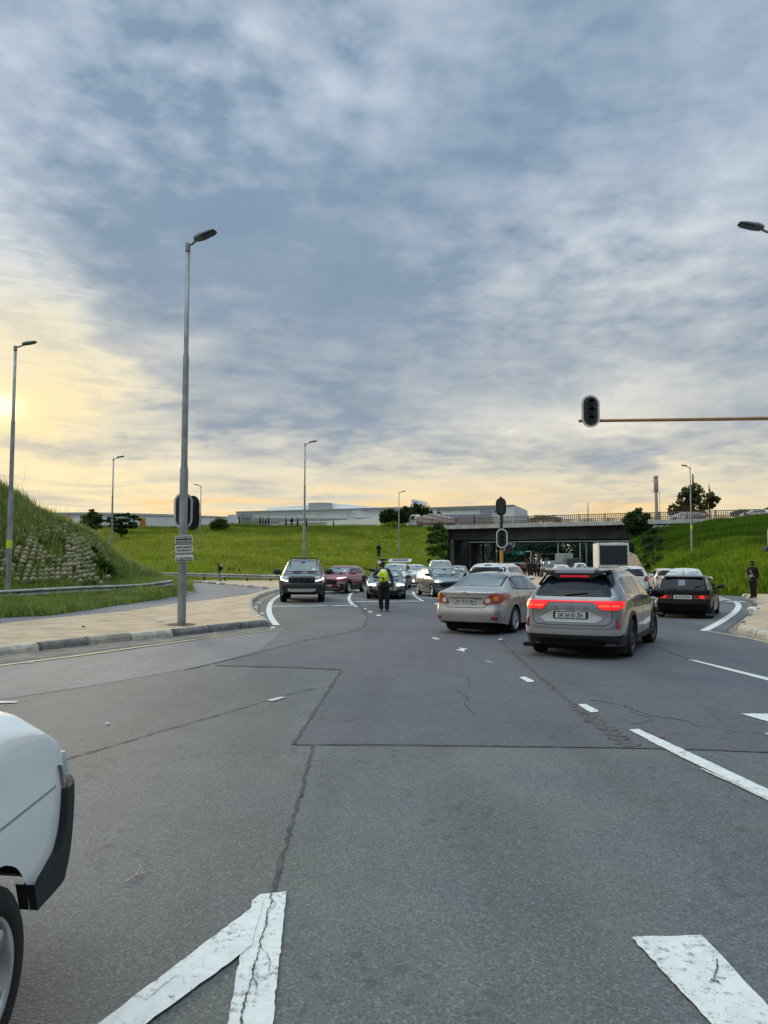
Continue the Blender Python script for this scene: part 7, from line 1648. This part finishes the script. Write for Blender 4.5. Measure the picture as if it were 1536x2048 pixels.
def skin(verts, edges, radii, lv=2, fat=1.22):
    me = bpy.data.meshes.new('s'); me.from_pydata(verts, edges, []); o = bpy.data.objects.new('s', me); C.objects.link(o)
    md = o.modifiers.new('k', 'SKIN'); md.use_smooth_shade = True
    for v, r in zip(me.skin_vertices[0].data, radii): r = r if isinstance(r, tuple) else (r, r); v.radius = (r[0]*fat, r[1]*fat)
    me.skin_vertices[0].data[0].use_root = True
    s = o.modifiers.new('d', 'SUBSURF'); s.levels = lv
    dg = bpy.context.evaluated_depsgraph_get(); r = bpy.data.meshes.new_from_object(o.evaluated_get(dg)); bpy.data.objects.remove(o); return r
def chain(vs, es, rs, start, pts):
    """adds a limb from vertex `start` through [(xyz, r)]"""
    k = start
    for p, r in pts: vs.append(p); rs.append(r); es.append((k, len(vs)-1)); k = len(vs)-1
    return k
DEF = dict(le=(-.27, .0, 1.16), lw=(-.28, .08, .92), re=(.27, .0, 1.16), rw=(.28, .08, .92), lk=(-.11, .02, .50), la=(-.12, -.01, .09), rk=(.11, .02, .50), ra=(.12, -.01, .09), lean=0.0, leanf=0.0, yaw=0.0, foot=0.0)
def person(label, shirt, trousers, shoes, pose=None, hat=None, group=None, lv=2, extras=None, hand=True, shoe2=None, skinm=None):
    q = dict(DEF); q.update(pose or {}); lx, ly = q['lean'], q['leanf']; e = empty('person', (0, 0, 0), 0, label, 'person', group); SK = skinm or SKIN
    def T(z): k = max(0, z-.92)/.86; return (lx*k, ly*k)
    def c(x, y, z): a, b = T(z); return (x+a, y+b, z)
    Ls, Rs = c(-.185, 0, 1.43), c(.185, 0, 1.43)
    vs, es, rs = [(0, 0, .95)], [], [(.13, .105)]
    top = chain(vs, es, rs, 0, [(c(0, 0, 1.12), (.12, .09)), (c(0, 0, 1.32), (.145, .10)), (c(0, -.005, 1.45), (.11, .075))])
    nk = chain(vs, es, rs, top, [(c(0, .0, 1.53), .05), (c(0, .012, 1.595), .062), (c(0, .022, 1.66), (.076, .09)), (c(0, .015, 1.73), (.072, .088)), (c(0, .01, 1.775), (.045, .055))])
    for S_, E_, W_ in ((Ls, q['le'], q['lw']), (Rs, q['re'], q['rw'])):
        d = (Vector(W_)-Vector(E_)).normalized(); hnd = Vector(W_)+d*.09; chain(vs, es, rs, top, [(S_, .052), (tuple((Vector(S_)+Vector(E_))/2), .045), (E_, .038), (W_, .026), (tuple(hnd), (.036, .016))])
    for K_, A_, s in ((q['lk'], q['la'], -1), (q['rk'], q['ra'], 1)):
        A_ = Vector(A_); chain(vs, es, rs, 0, [((s*.095, 0, .86), .088), (tuple((Vector((s*.1, 0, .86))+Vector(K_))/2), .074), (K_, .055), (tuple((Vector(K_)*.55+A_*.45)+Vector((0, -.02, 0))), .052), (tuple(A_), .036), (tuple(A_+Vector((s*.02, .10, -.045))), .036), (tuple(A_+Vector((s*.03, .18, -.055))), .028)])
    me = skin(vs, es, rs, lv, 1.0)
    if hand:      # nose, ears and five unequal, bent fingers join the one body mesh
        bm = MB(); hx, hy = T(1.66)
        bm.tube([(hx, hy+.10, 1.675), (hx, hy+.125, 1.648), (hx, hy+.105, 1.638)], [.008, .014, .010], 6)
        for s in (-1, 1): bm.tube([(hx+s*.074, hy+.01, 1.675), (hx+s*.084, hy, 1.655), (hx+s*.076, hy+.005, 1.632)], [.010, .014, .008], 6)
        for E_, W_, s in ((q['le'], q['lw'], -1), (q['re'], q['rw'], 1)):
            d = (Vector(W_)-Vector(E_)).normalized(); sd_ = d.cross(Vector((s, 0, 0))); sd_ = sd_.normalized() if sd_.length > .1 else Vector((0, 1, 0)); pal = d.cross(sd_).normalized(); b0 = Vector(W_)+d*.10
            for i, ln in enumerate((.070, .078, .072, .056)):
                o_ = sd_*(.026-.0175*i); bm.tube([b0+o_-d*.02, b0+o_+d*ln*.4+pal*.004, b0+o_+d*ln*.75+pal*.018, b0+o_+d*ln*.92+pal*.034], [.0095, .009, .008, .006], 6)
            bm.tube([b0-d*.055+sd_*.025, b0-d*.03+sd_*.05+pal*.012, b0+d*.005+sd_*.052+pal*.026], [.012, .010, .008], 6)
        b2 = bm.me(); tb = bmesh.new(); tb.from_mesh(me); tb.from_mesh(b2); tb.to_mesh(me); tb.free()
    obj('body', me, SK, e, True)
    # trousers
    vs, es, rs = [(0, 0, 1.01)], [], [(.150, .120)]
    for K_, A_, s in ((q['lk'], q['la'], -1), (q['rk'], q['ra'], 1)):
        A_ = Vector(A_); chain(vs, es, rs, 0, [((s*.095, 0, .86), .104), (tuple((Vector((s*.1, 0, .86))+Vector(K_))/2), .092), (K_, .078), (tuple(Vector(K_)*.5+A_*.5), .074), (tuple(A_+Vector((0, 0, .04))), .066), (tuple(A_+Vector((0, 0, -.03))), .066)])
    obj('trousers', skin(vs, es, rs, lv), trousers, e, True)
    # shirt / jacket
    vs, es, rs = [c(0, 0, .88)], [], [(.155, .122)]
    top = chain(vs, es, rs, 0, [(c(0, 0, 1.10), (.142, .110)), (c(0, 0, 1.32), (.165, .120)), (c(0, -.005, 1.45), (.12, .085)), (c(0, -.003, 1.515), (.062, .058))]); top -= 1
    for S_, E_, W_ in ((Ls, q['le'], q['lw']), (Rs, q['re'], q['rw'])): chain(vs, es, rs, top, [(S_, .070), (tuple((Vector(S_)+Vector(E_))/2), .062), (E_, .054), (tuple(Vector(E_)*.1+Vector(W_)*.9), .042)])
    obj('jacket', skin(vs, es, rs, lv), shirt, e, True)
    for A_, s, sm in ((q['la'], -1, shoes), (q['ra'], 1, shoe2 or shoes)):
        A_ = Vector(A_); mb = MB(); mb.tube([A_+Vector((0, -.07, -.045)), A_+Vector((0, -.03, -.03)), A_+Vector((s*.01, .06, -.040)), A_+Vector((s*.02, .15, -.055)), A_+Vector((s*.025, .21, -.065))], [.030, .046, .046, .040, .020], 10); mb.build('shoe', sm, e, True)
    hx, hy = T(1.72)
    if hat == 'officer':
        mb = MB(); M = Matrix.Translation((hx, hy+.01, 1.72)) @ Matrix.Diagonal((1, 1.12, 1, 1)); mb.lathe([(.088, .0), (.089, .012)], 16, M); mb.lathe([(.090, .048), (.10, .06), (.145, .085), (.142, .10), (.09, .118), (0, .122)], 18, M); cp_ = mb.build('peaked_cap', HAIR, e, True)
        mb = MB(); mb.lathe([(.0905, .010), (.0915, .05)], 18, M); mb.build('cap_band', CAPW, cp_, True)
        mb = MB(); v = [(hx+.085*math.cos(a), hy+.02+.095*math.sin(a), 1.732) for a in [R(20)+R(140)*k/8 for k in range(9)]]+[(hx+.09*math.cos(a), hy+.04+.15*math.sin(a), 1.712) for a in [R(20)+R(140)*k/8 for k in range(9)]]; mb.add(v, [[k, k+1, k+10, k+9] for k in range(8)]); mb.build('cap_peak', SHOE, cp_)
    elif hat is not None:
        mb = MB(); M = Matrix.Translation((hx, hy+.002, 1.70)) @ Matrix.Diagonal((1, 1.18, 1, 1)); mb.lathe([(.083, -.02), (.086, .02), (.082, .06), (.060, .095), (0, .11)], 16, M); mb.build('cap' if hat is not HAIR else 'hair', hat, e, True)
        if hat is not HAIR: mb = MB(); mb.box((hx, hy+.13, 1.715), (.13, .10, .012), rx=R(-12)); mb.build('cap_peak', hat, e)
    if hand:
        for s in (-1, 1): mb = MB(); mb.lathe([(0, .006), (.009, .003), (.011, -.002)], 8, Matrix.Translation((hx+s*.03, hy+.108, 1.682)) @ Matrix.Rotation(-math.pi/2, 4, 'X')); mb.build('eye', mat('eye_white', (.45, .42, .38), .4), e)
    return e
def stand(e, loc, heading, s=1.0): e.location = loc; e.rotation_euler = (0, 0, -R(heading)); e.scale = (s, s, s); return e
# traffic officer
pf = G(767, 1222.5); of = person('traffic officer in yellow vest and peaked cap standing in the junction', SHIRTN, NAVY, SHOE, dict(re=(.36, -.02, 1.22), rw=(.13, .17, 1.17), le=(-.29, -.02, 1.15), lw=(-.33, .03, .90), lk=(-.13, .03, .50), la=(-.12, .0, .085), rk=(.10, .02, .5), ra=(.075, -.02, .085), lean=.03), 'officer')
vs, es, rs = [(0, 0, .99)], [], [(.168, .138)]; chain(vs, es, rs, 0, [((.01, 0, 1.14), (.158, .128)), ((.018, 0, 1.32), (.176, .134)), ((.02, -.005, 1.44), (.150, .096)), ((.022, -.003, 1.49), (.09, .066))]); obj('reflective_vest', skin(vs, es, rs, 2, 1.60), VEST, of, True)
mb = MB(); mb.box((-.40, .08, .80), (.02, .10, .16), rx=R(8)); mb.build('folded_papers', CAPW, of)
mb = MB(); mb.lathe([(.185, -.02), (.187, .02)], 20, Matrix.Translation((0, 0, .985)) @ Matrix.Diagonal((1, .80, 1, 1))); mb.build('belt', SHOE, of, True)
stand(of, (pf.x, pf.y, 0), 176, .985)
p2 = G(770, 1213); o2 = person('second person in white cap pointing sideways from behind the traffic officer', BLKC, BLKC, WSHOE, dict(re=(.42, .10, 1.40), rw=(.66, .22, 1.47), lean=.20, rk=(.12, .04, .5), ra=(.16, .08, .085), lk=(-.08, .0, .5), la=(-.10, -.06, .085)), CAPW)
stand(o2, (p2.x, p2.y, 0), 182, .97)
p3 = P(1507, 1195, 33.6); o3 = person('man in black with a beige shoulder strap standing on the kerb pavement', BLKC, BLKC, SHOE, dict(le=(-.22, -.06, 1.16), lw=(-.20, .02, .92), re=(.22, .02, 1.16), rw=(.12, .20, 1.08), lk=(-.08, .03, .5), la=(-.09, .0, .085), rk=(.08, .0, .5), ra=(.08, -.04, .085)), HAIR)
mb = MB(); mb.tube([(.10, .0, 1.50), (.06, .125, 1.36), (-.02, .148, 1.2), (-.10, .13, 1.05), (-.14, .02, .98), (-.1, -.11, 1.1), (.04, -.12, 1.36), (.10, 0, 1.50)], .014, 6, cap=False); mb.build('shoulder_strap', STRAP, o3, True)
mb = MB(); mb.box((.02, .165, 1.06), (.16, .05, .12), bev=.015); mb.build('pouch', STRAP, o3); mb = MB(); mb.lathe([(.066, -.03), (.074, .0), (.068, .035)], 14, Matrix.Translation((0, .045, 1.615)) @ Matrix.Diagonal((1.05, 1.1, 1, 1))); mb.build('face_mask', BLKC, o3, True)
stand(o3, (p3.x, 33.6, .135), 232, .90)
p4 = P(447, 1160, 64.0); o4 = person('man in black jacket and pale jeans with a backpack walking by the far guard rail', BLKC, DENIM, WSHOE, dict(le=(-.24, .08, 1.17), lw=(-.18, .24, 1.08), lk=(-.14, .12, .5), la=(-.16, .02, .085), rk=(.12, .0, .5), ra=(.14, -.14, .085), leanf=.12), OLIVE)
mb = MB(); mb.box((0, -.17, 1.26), (.28, .17, .42), bev=.05); mb.build('backpack', SHOE, o4); stand(o4, (p4.x, 62.5, .12), 250, .86)
h5 = hit(757.5, 1116); o5 = person('lone dark figure standing halfway up the meadow bank', BLKC, NAVY, SHOE, dict(rw=(.2, .1, .95)), HAIR, hand=False, lv=1); stand(o5, (h5.x, h5.y, h5.z-.05), 200, 1.02)
# walkers along the ridge
protoP = [person('x', BLKC, BLKC, SHOE, dict(lk=(-.10, .10, .5), la=(-.10, .10, .085), rk=(.1, -.02, .5), ra=(.1, -.16, .085)), HAIR, hand=False, lv=1), person('x', GREYC, NAVY, SHOE, dict(le=(-.3, .05, 1.18), lw=(-.2, .2, 1.1)), HAIR, hand=False, lv=1), person('x', REDC, BLKC, SHOE, {}, OLIVE, hand=False, lv=1)]
note_kids()
ridge = [(480, 0, 80, .95, 'walker alone on the ridge nearest the solitary bush'), (519, 0, 80, 1.05, 'first of four dark walkers grouped on the ridge under the freight lettering'), (525.5, 1, 85, 1.0, 'second of four dark walkers grouped on the ridge'), (532, 0, 75, .92, 'third and shortest of four dark walkers grouped on the ridge'), (539.5, 1, 80, 1.15, 'tallest walker at the end of the group of four on the ridge'),
         (571, 0, 80, .98, 'dark walker on the ridge midway between two groups'), (583, 1, 80, 1.08, 'grey walker on the ridge carrying something round'), (593, 0, 85, 1.05, 'dark walker on the ridge just before the lamp post'), (611, 2, 80, 1.0, 'walker in dull red on the ridge by the lamp post'), (664, 0, 90, .8, 'far small walker on the ridge right of the lamp post'), (670, 1, 90, .8, 'second far small walker right of the lamp post')]
usedp = set()
def pcopy(k, label, group):
    s = protoP[k]
    if k in usedp: o = copy_tree(s)
    else: o = s; usedp.add(k)
    o['label'] = label; o['group'] = group; return o
crest_line = smooth_line(r3, 200)
for px, k, hd, s, lab in ridge:
    c = min(crest_line, key=lambda p: abs(768+p.x/p.y*FPX-px)); o = pcopy(k, lab, 'people walking on the ridge'); x, y = c.x*.996, c.y*.996; stand(o, (x, y, max(zat(x, y), c.z-.35)-.02), -hd, s)
    if px == 583:
        mb = MB(); mb.lathe([(0, .22), (.30, .18), (.36, 0), (.30, -.18), (0, -.22)], 14, Matrix.Translation((0, -.15, 1.25)) @ Matrix.Rotation(math.pi/2, 4, 'X')); b = mb.build('round_bundle', BLKC, None, True); b.location = o.location; tag(b, 'round dark bundle on the back of the grey ridge walker', 'bundle')
p = mw(948.5, 1.0); o = pcopy(0, 'pedestrian crossing the bridge behind the brown railing', 'people walking on the ridge'); stand(o, (p.x, p.y, 8.12), MH, 1.05)
for i, (px, Y, k, hd, lab) in enumerate(((1050, 96, 1, 10, 'grey figure at the near edge of the crowd on the median'), (1058, 92, 0, 200, 'dark figure second from the edge in the median crowd'), (1063, 95, 0, 30, 'dark figure third in the median crowd, head lower'), (1068, 90, 0, 160, 'dark figure in the middle of the median crowd under the low signal'), (1073, 92, 1, 20, 'grey-jacketed figure right of the middle of the median crowd'), (1079, 88, 0, 5, 'nearest dark figure at the right of the median crowd by the barrier'), (1044, 104, 2, 10, 'red-topped figure just left of the median crowd'))):
    o = pcopy(k, lab, 'people crowding the median'); x = P(px, 1124, Y).x; stand(o, (x, Y, .012), hd, 1.0+.03*math.sin(i*2))
# ================================================================= LITTER
LITW = mat('crumpled_white_plastic', (.58, .58, .56), .6, var=.2, vscale=9); LITB = mat('dark_debris', (.03, .025, .022), .9); LITR = mat('brick_rubble', (.22, .10, .08), .95, var=.3)
def scrap(name, loc, s, m, label, seed, cat='litter', flat_=.4, group='litter along the kerbs'):
    rr = random.Random(seed); bm = bmesh.new(); bmesh.ops.create_icosphere(bm, subdivisions=2, radius=1)
    for v in bm.verts:
        k = 1+.45*noise.noise(v.co*2+Vector((seed, 0, 0))); v.co = Vector((v.co.x*s*k*rr.uniform(.9, 1.1), v.co.y*s*.7*k, max(-.2, v.co.z)*s*flat_*k))
    me = bpy.data.meshes.new('l'); bm.to_mesh(me); bm.free(); o = obj(name, me, m); o.location = loc; o.rotation_euler = (0, 0, rr.uniform(0, 6)); tag(o, label, cat, group); return o
L_ = [(342, 1270, 0, .20, LITW, 'crumpled white bag against the island kerb right of the lamp post', 'plastic_bag'), (320, 1244, .135, .10, LITW, 'small white scrap on the sandy island left of the lamp post', 'paper_scrap'), (167, 1254, .135, .06, LITB, 'tiny dark scrap alone in the middle of the sandy island', 'scrap'),
      (511, 1217, 0, .16, LITW, 'larger white paper heap in the curved gutter behind the pickup front', 'paper_scrap'), (507, 1231, 0, .13, LITW, 'white paper ball lowest in the curved gutter', 'paper_scrap'), (524, 1229, 0, .12, LITW, 'flat white scrap between the curved gutter and the thick white curve', 'paper_scrap'), (517, 1207, 0, .12, LITW, 'white scrap highest in the curved gutter', 'paper_scrap'),
      (547, 1257, 0, .10, LITW, 'thin white scrap near the end of the yellow edge line', 'paper_scrap'), (500, 1256, 0, .06, LITB, 'small dark lump under the tip of the island kerb', 'scrap'), (443, 1168.5, 0, .42, LITW, 'big white sack lying on the far kerb near the walking man', 'plastic_bag'), (456, 1160.5, .1, .30, LITW, 'round white sack on the far pavement just right of the walking man', 'plastic_bag'),
      (374, 1186, 0, .26, LITW, 'white litter heap at the tip of the grass verge behind the lamp post', 'plastic_bag'), (376, 1180, 0, .32, LITB, 'dark rubbish heap at the tip of the grass verge', 'rubble'), (1509, 1220, 0, .26, LITW, 'pale plastic sheet in the broken gutter below the man in black', 'plastic_sheet'), (1513, 1211, 0, .20, LITR, 'broken reddish kerb rubble above the pale plastic sheet', 'rubble'), (1500, 1224, 0, .07, LITW, 'tiny white scrap left of the pale plastic sheet', 'paper_scrap'),
      (1478, 1183, .05, .12, LITW, 'white scrap in the grass under the right guard rail', 'paper_scrap'), (1482, 1262, 0, .16, CONC, 'broken grey kerb lump at the corner of the right pavement', 'kerb_lump'), (430, 1268, 0, .05, LITW, 'fleck of paper by the island kerb midway to its tip', 'paper_scrap'), (60, 1326, 0, .05, LITW, 'fleck of paper in the gutter near the left edge', 'paper_scrap'), (215, 1449, 0, .03, LITW, 'tiny pale fleck on the asphalt beside the white pickup nose', 'paper_scrap'), (1323, 1476, 0, .04, LITR, 'small red and white broken reflector on the long white line', 'reflector')]
for i, (px, py, z, s, m_, lab, nm) in enumerate(L_): p = G(px, py, z); scrap(nm, (p.x, p.y, z+.01), s, m_, lab, i+3)
# a dry twig on the road
b = G(250, 1768); mb = MB(); t_ = [G(250, 1768), G(275, 1752), G(300, 1745)]; mb.tube([p-b+Vector((0, 0, .01)) for p in t_], [.004, .003, .002], 5); mb.tube([G(270, 1755)-b+Vector((0, 0, .012)), G(282, 1742)-b+Vector((0, 0, .02)), G(278, 1735)-b+Vector((0, 0, .02))], [.003, .002, .001], 5); mb.tube([G(265, 1757)-b+Vector((0, 0, .012)), G(290, 1754)-b+Vector((0, 0, .02))], [.003, .001], 5)
o = mb.build('dry_twig', mat('dry_twig', (.40, .34, .26), .8)); o.location = b; tag(o, 'forked dry twig lying on the asphalt beyond the pickup wheel', 'twig')
# hollow round the lamp foot
structure(sheet('soil_hollow', [(330, 1249), (345, 1246.5), (362, 1245.5), (380, 1246), (393, 1248), (388, 1251), (365, 1252.5), (340, 1251.5)], .139, mat('dark_soil', (.10, .075, .05), 1.0, var=.4, vscale=6)))
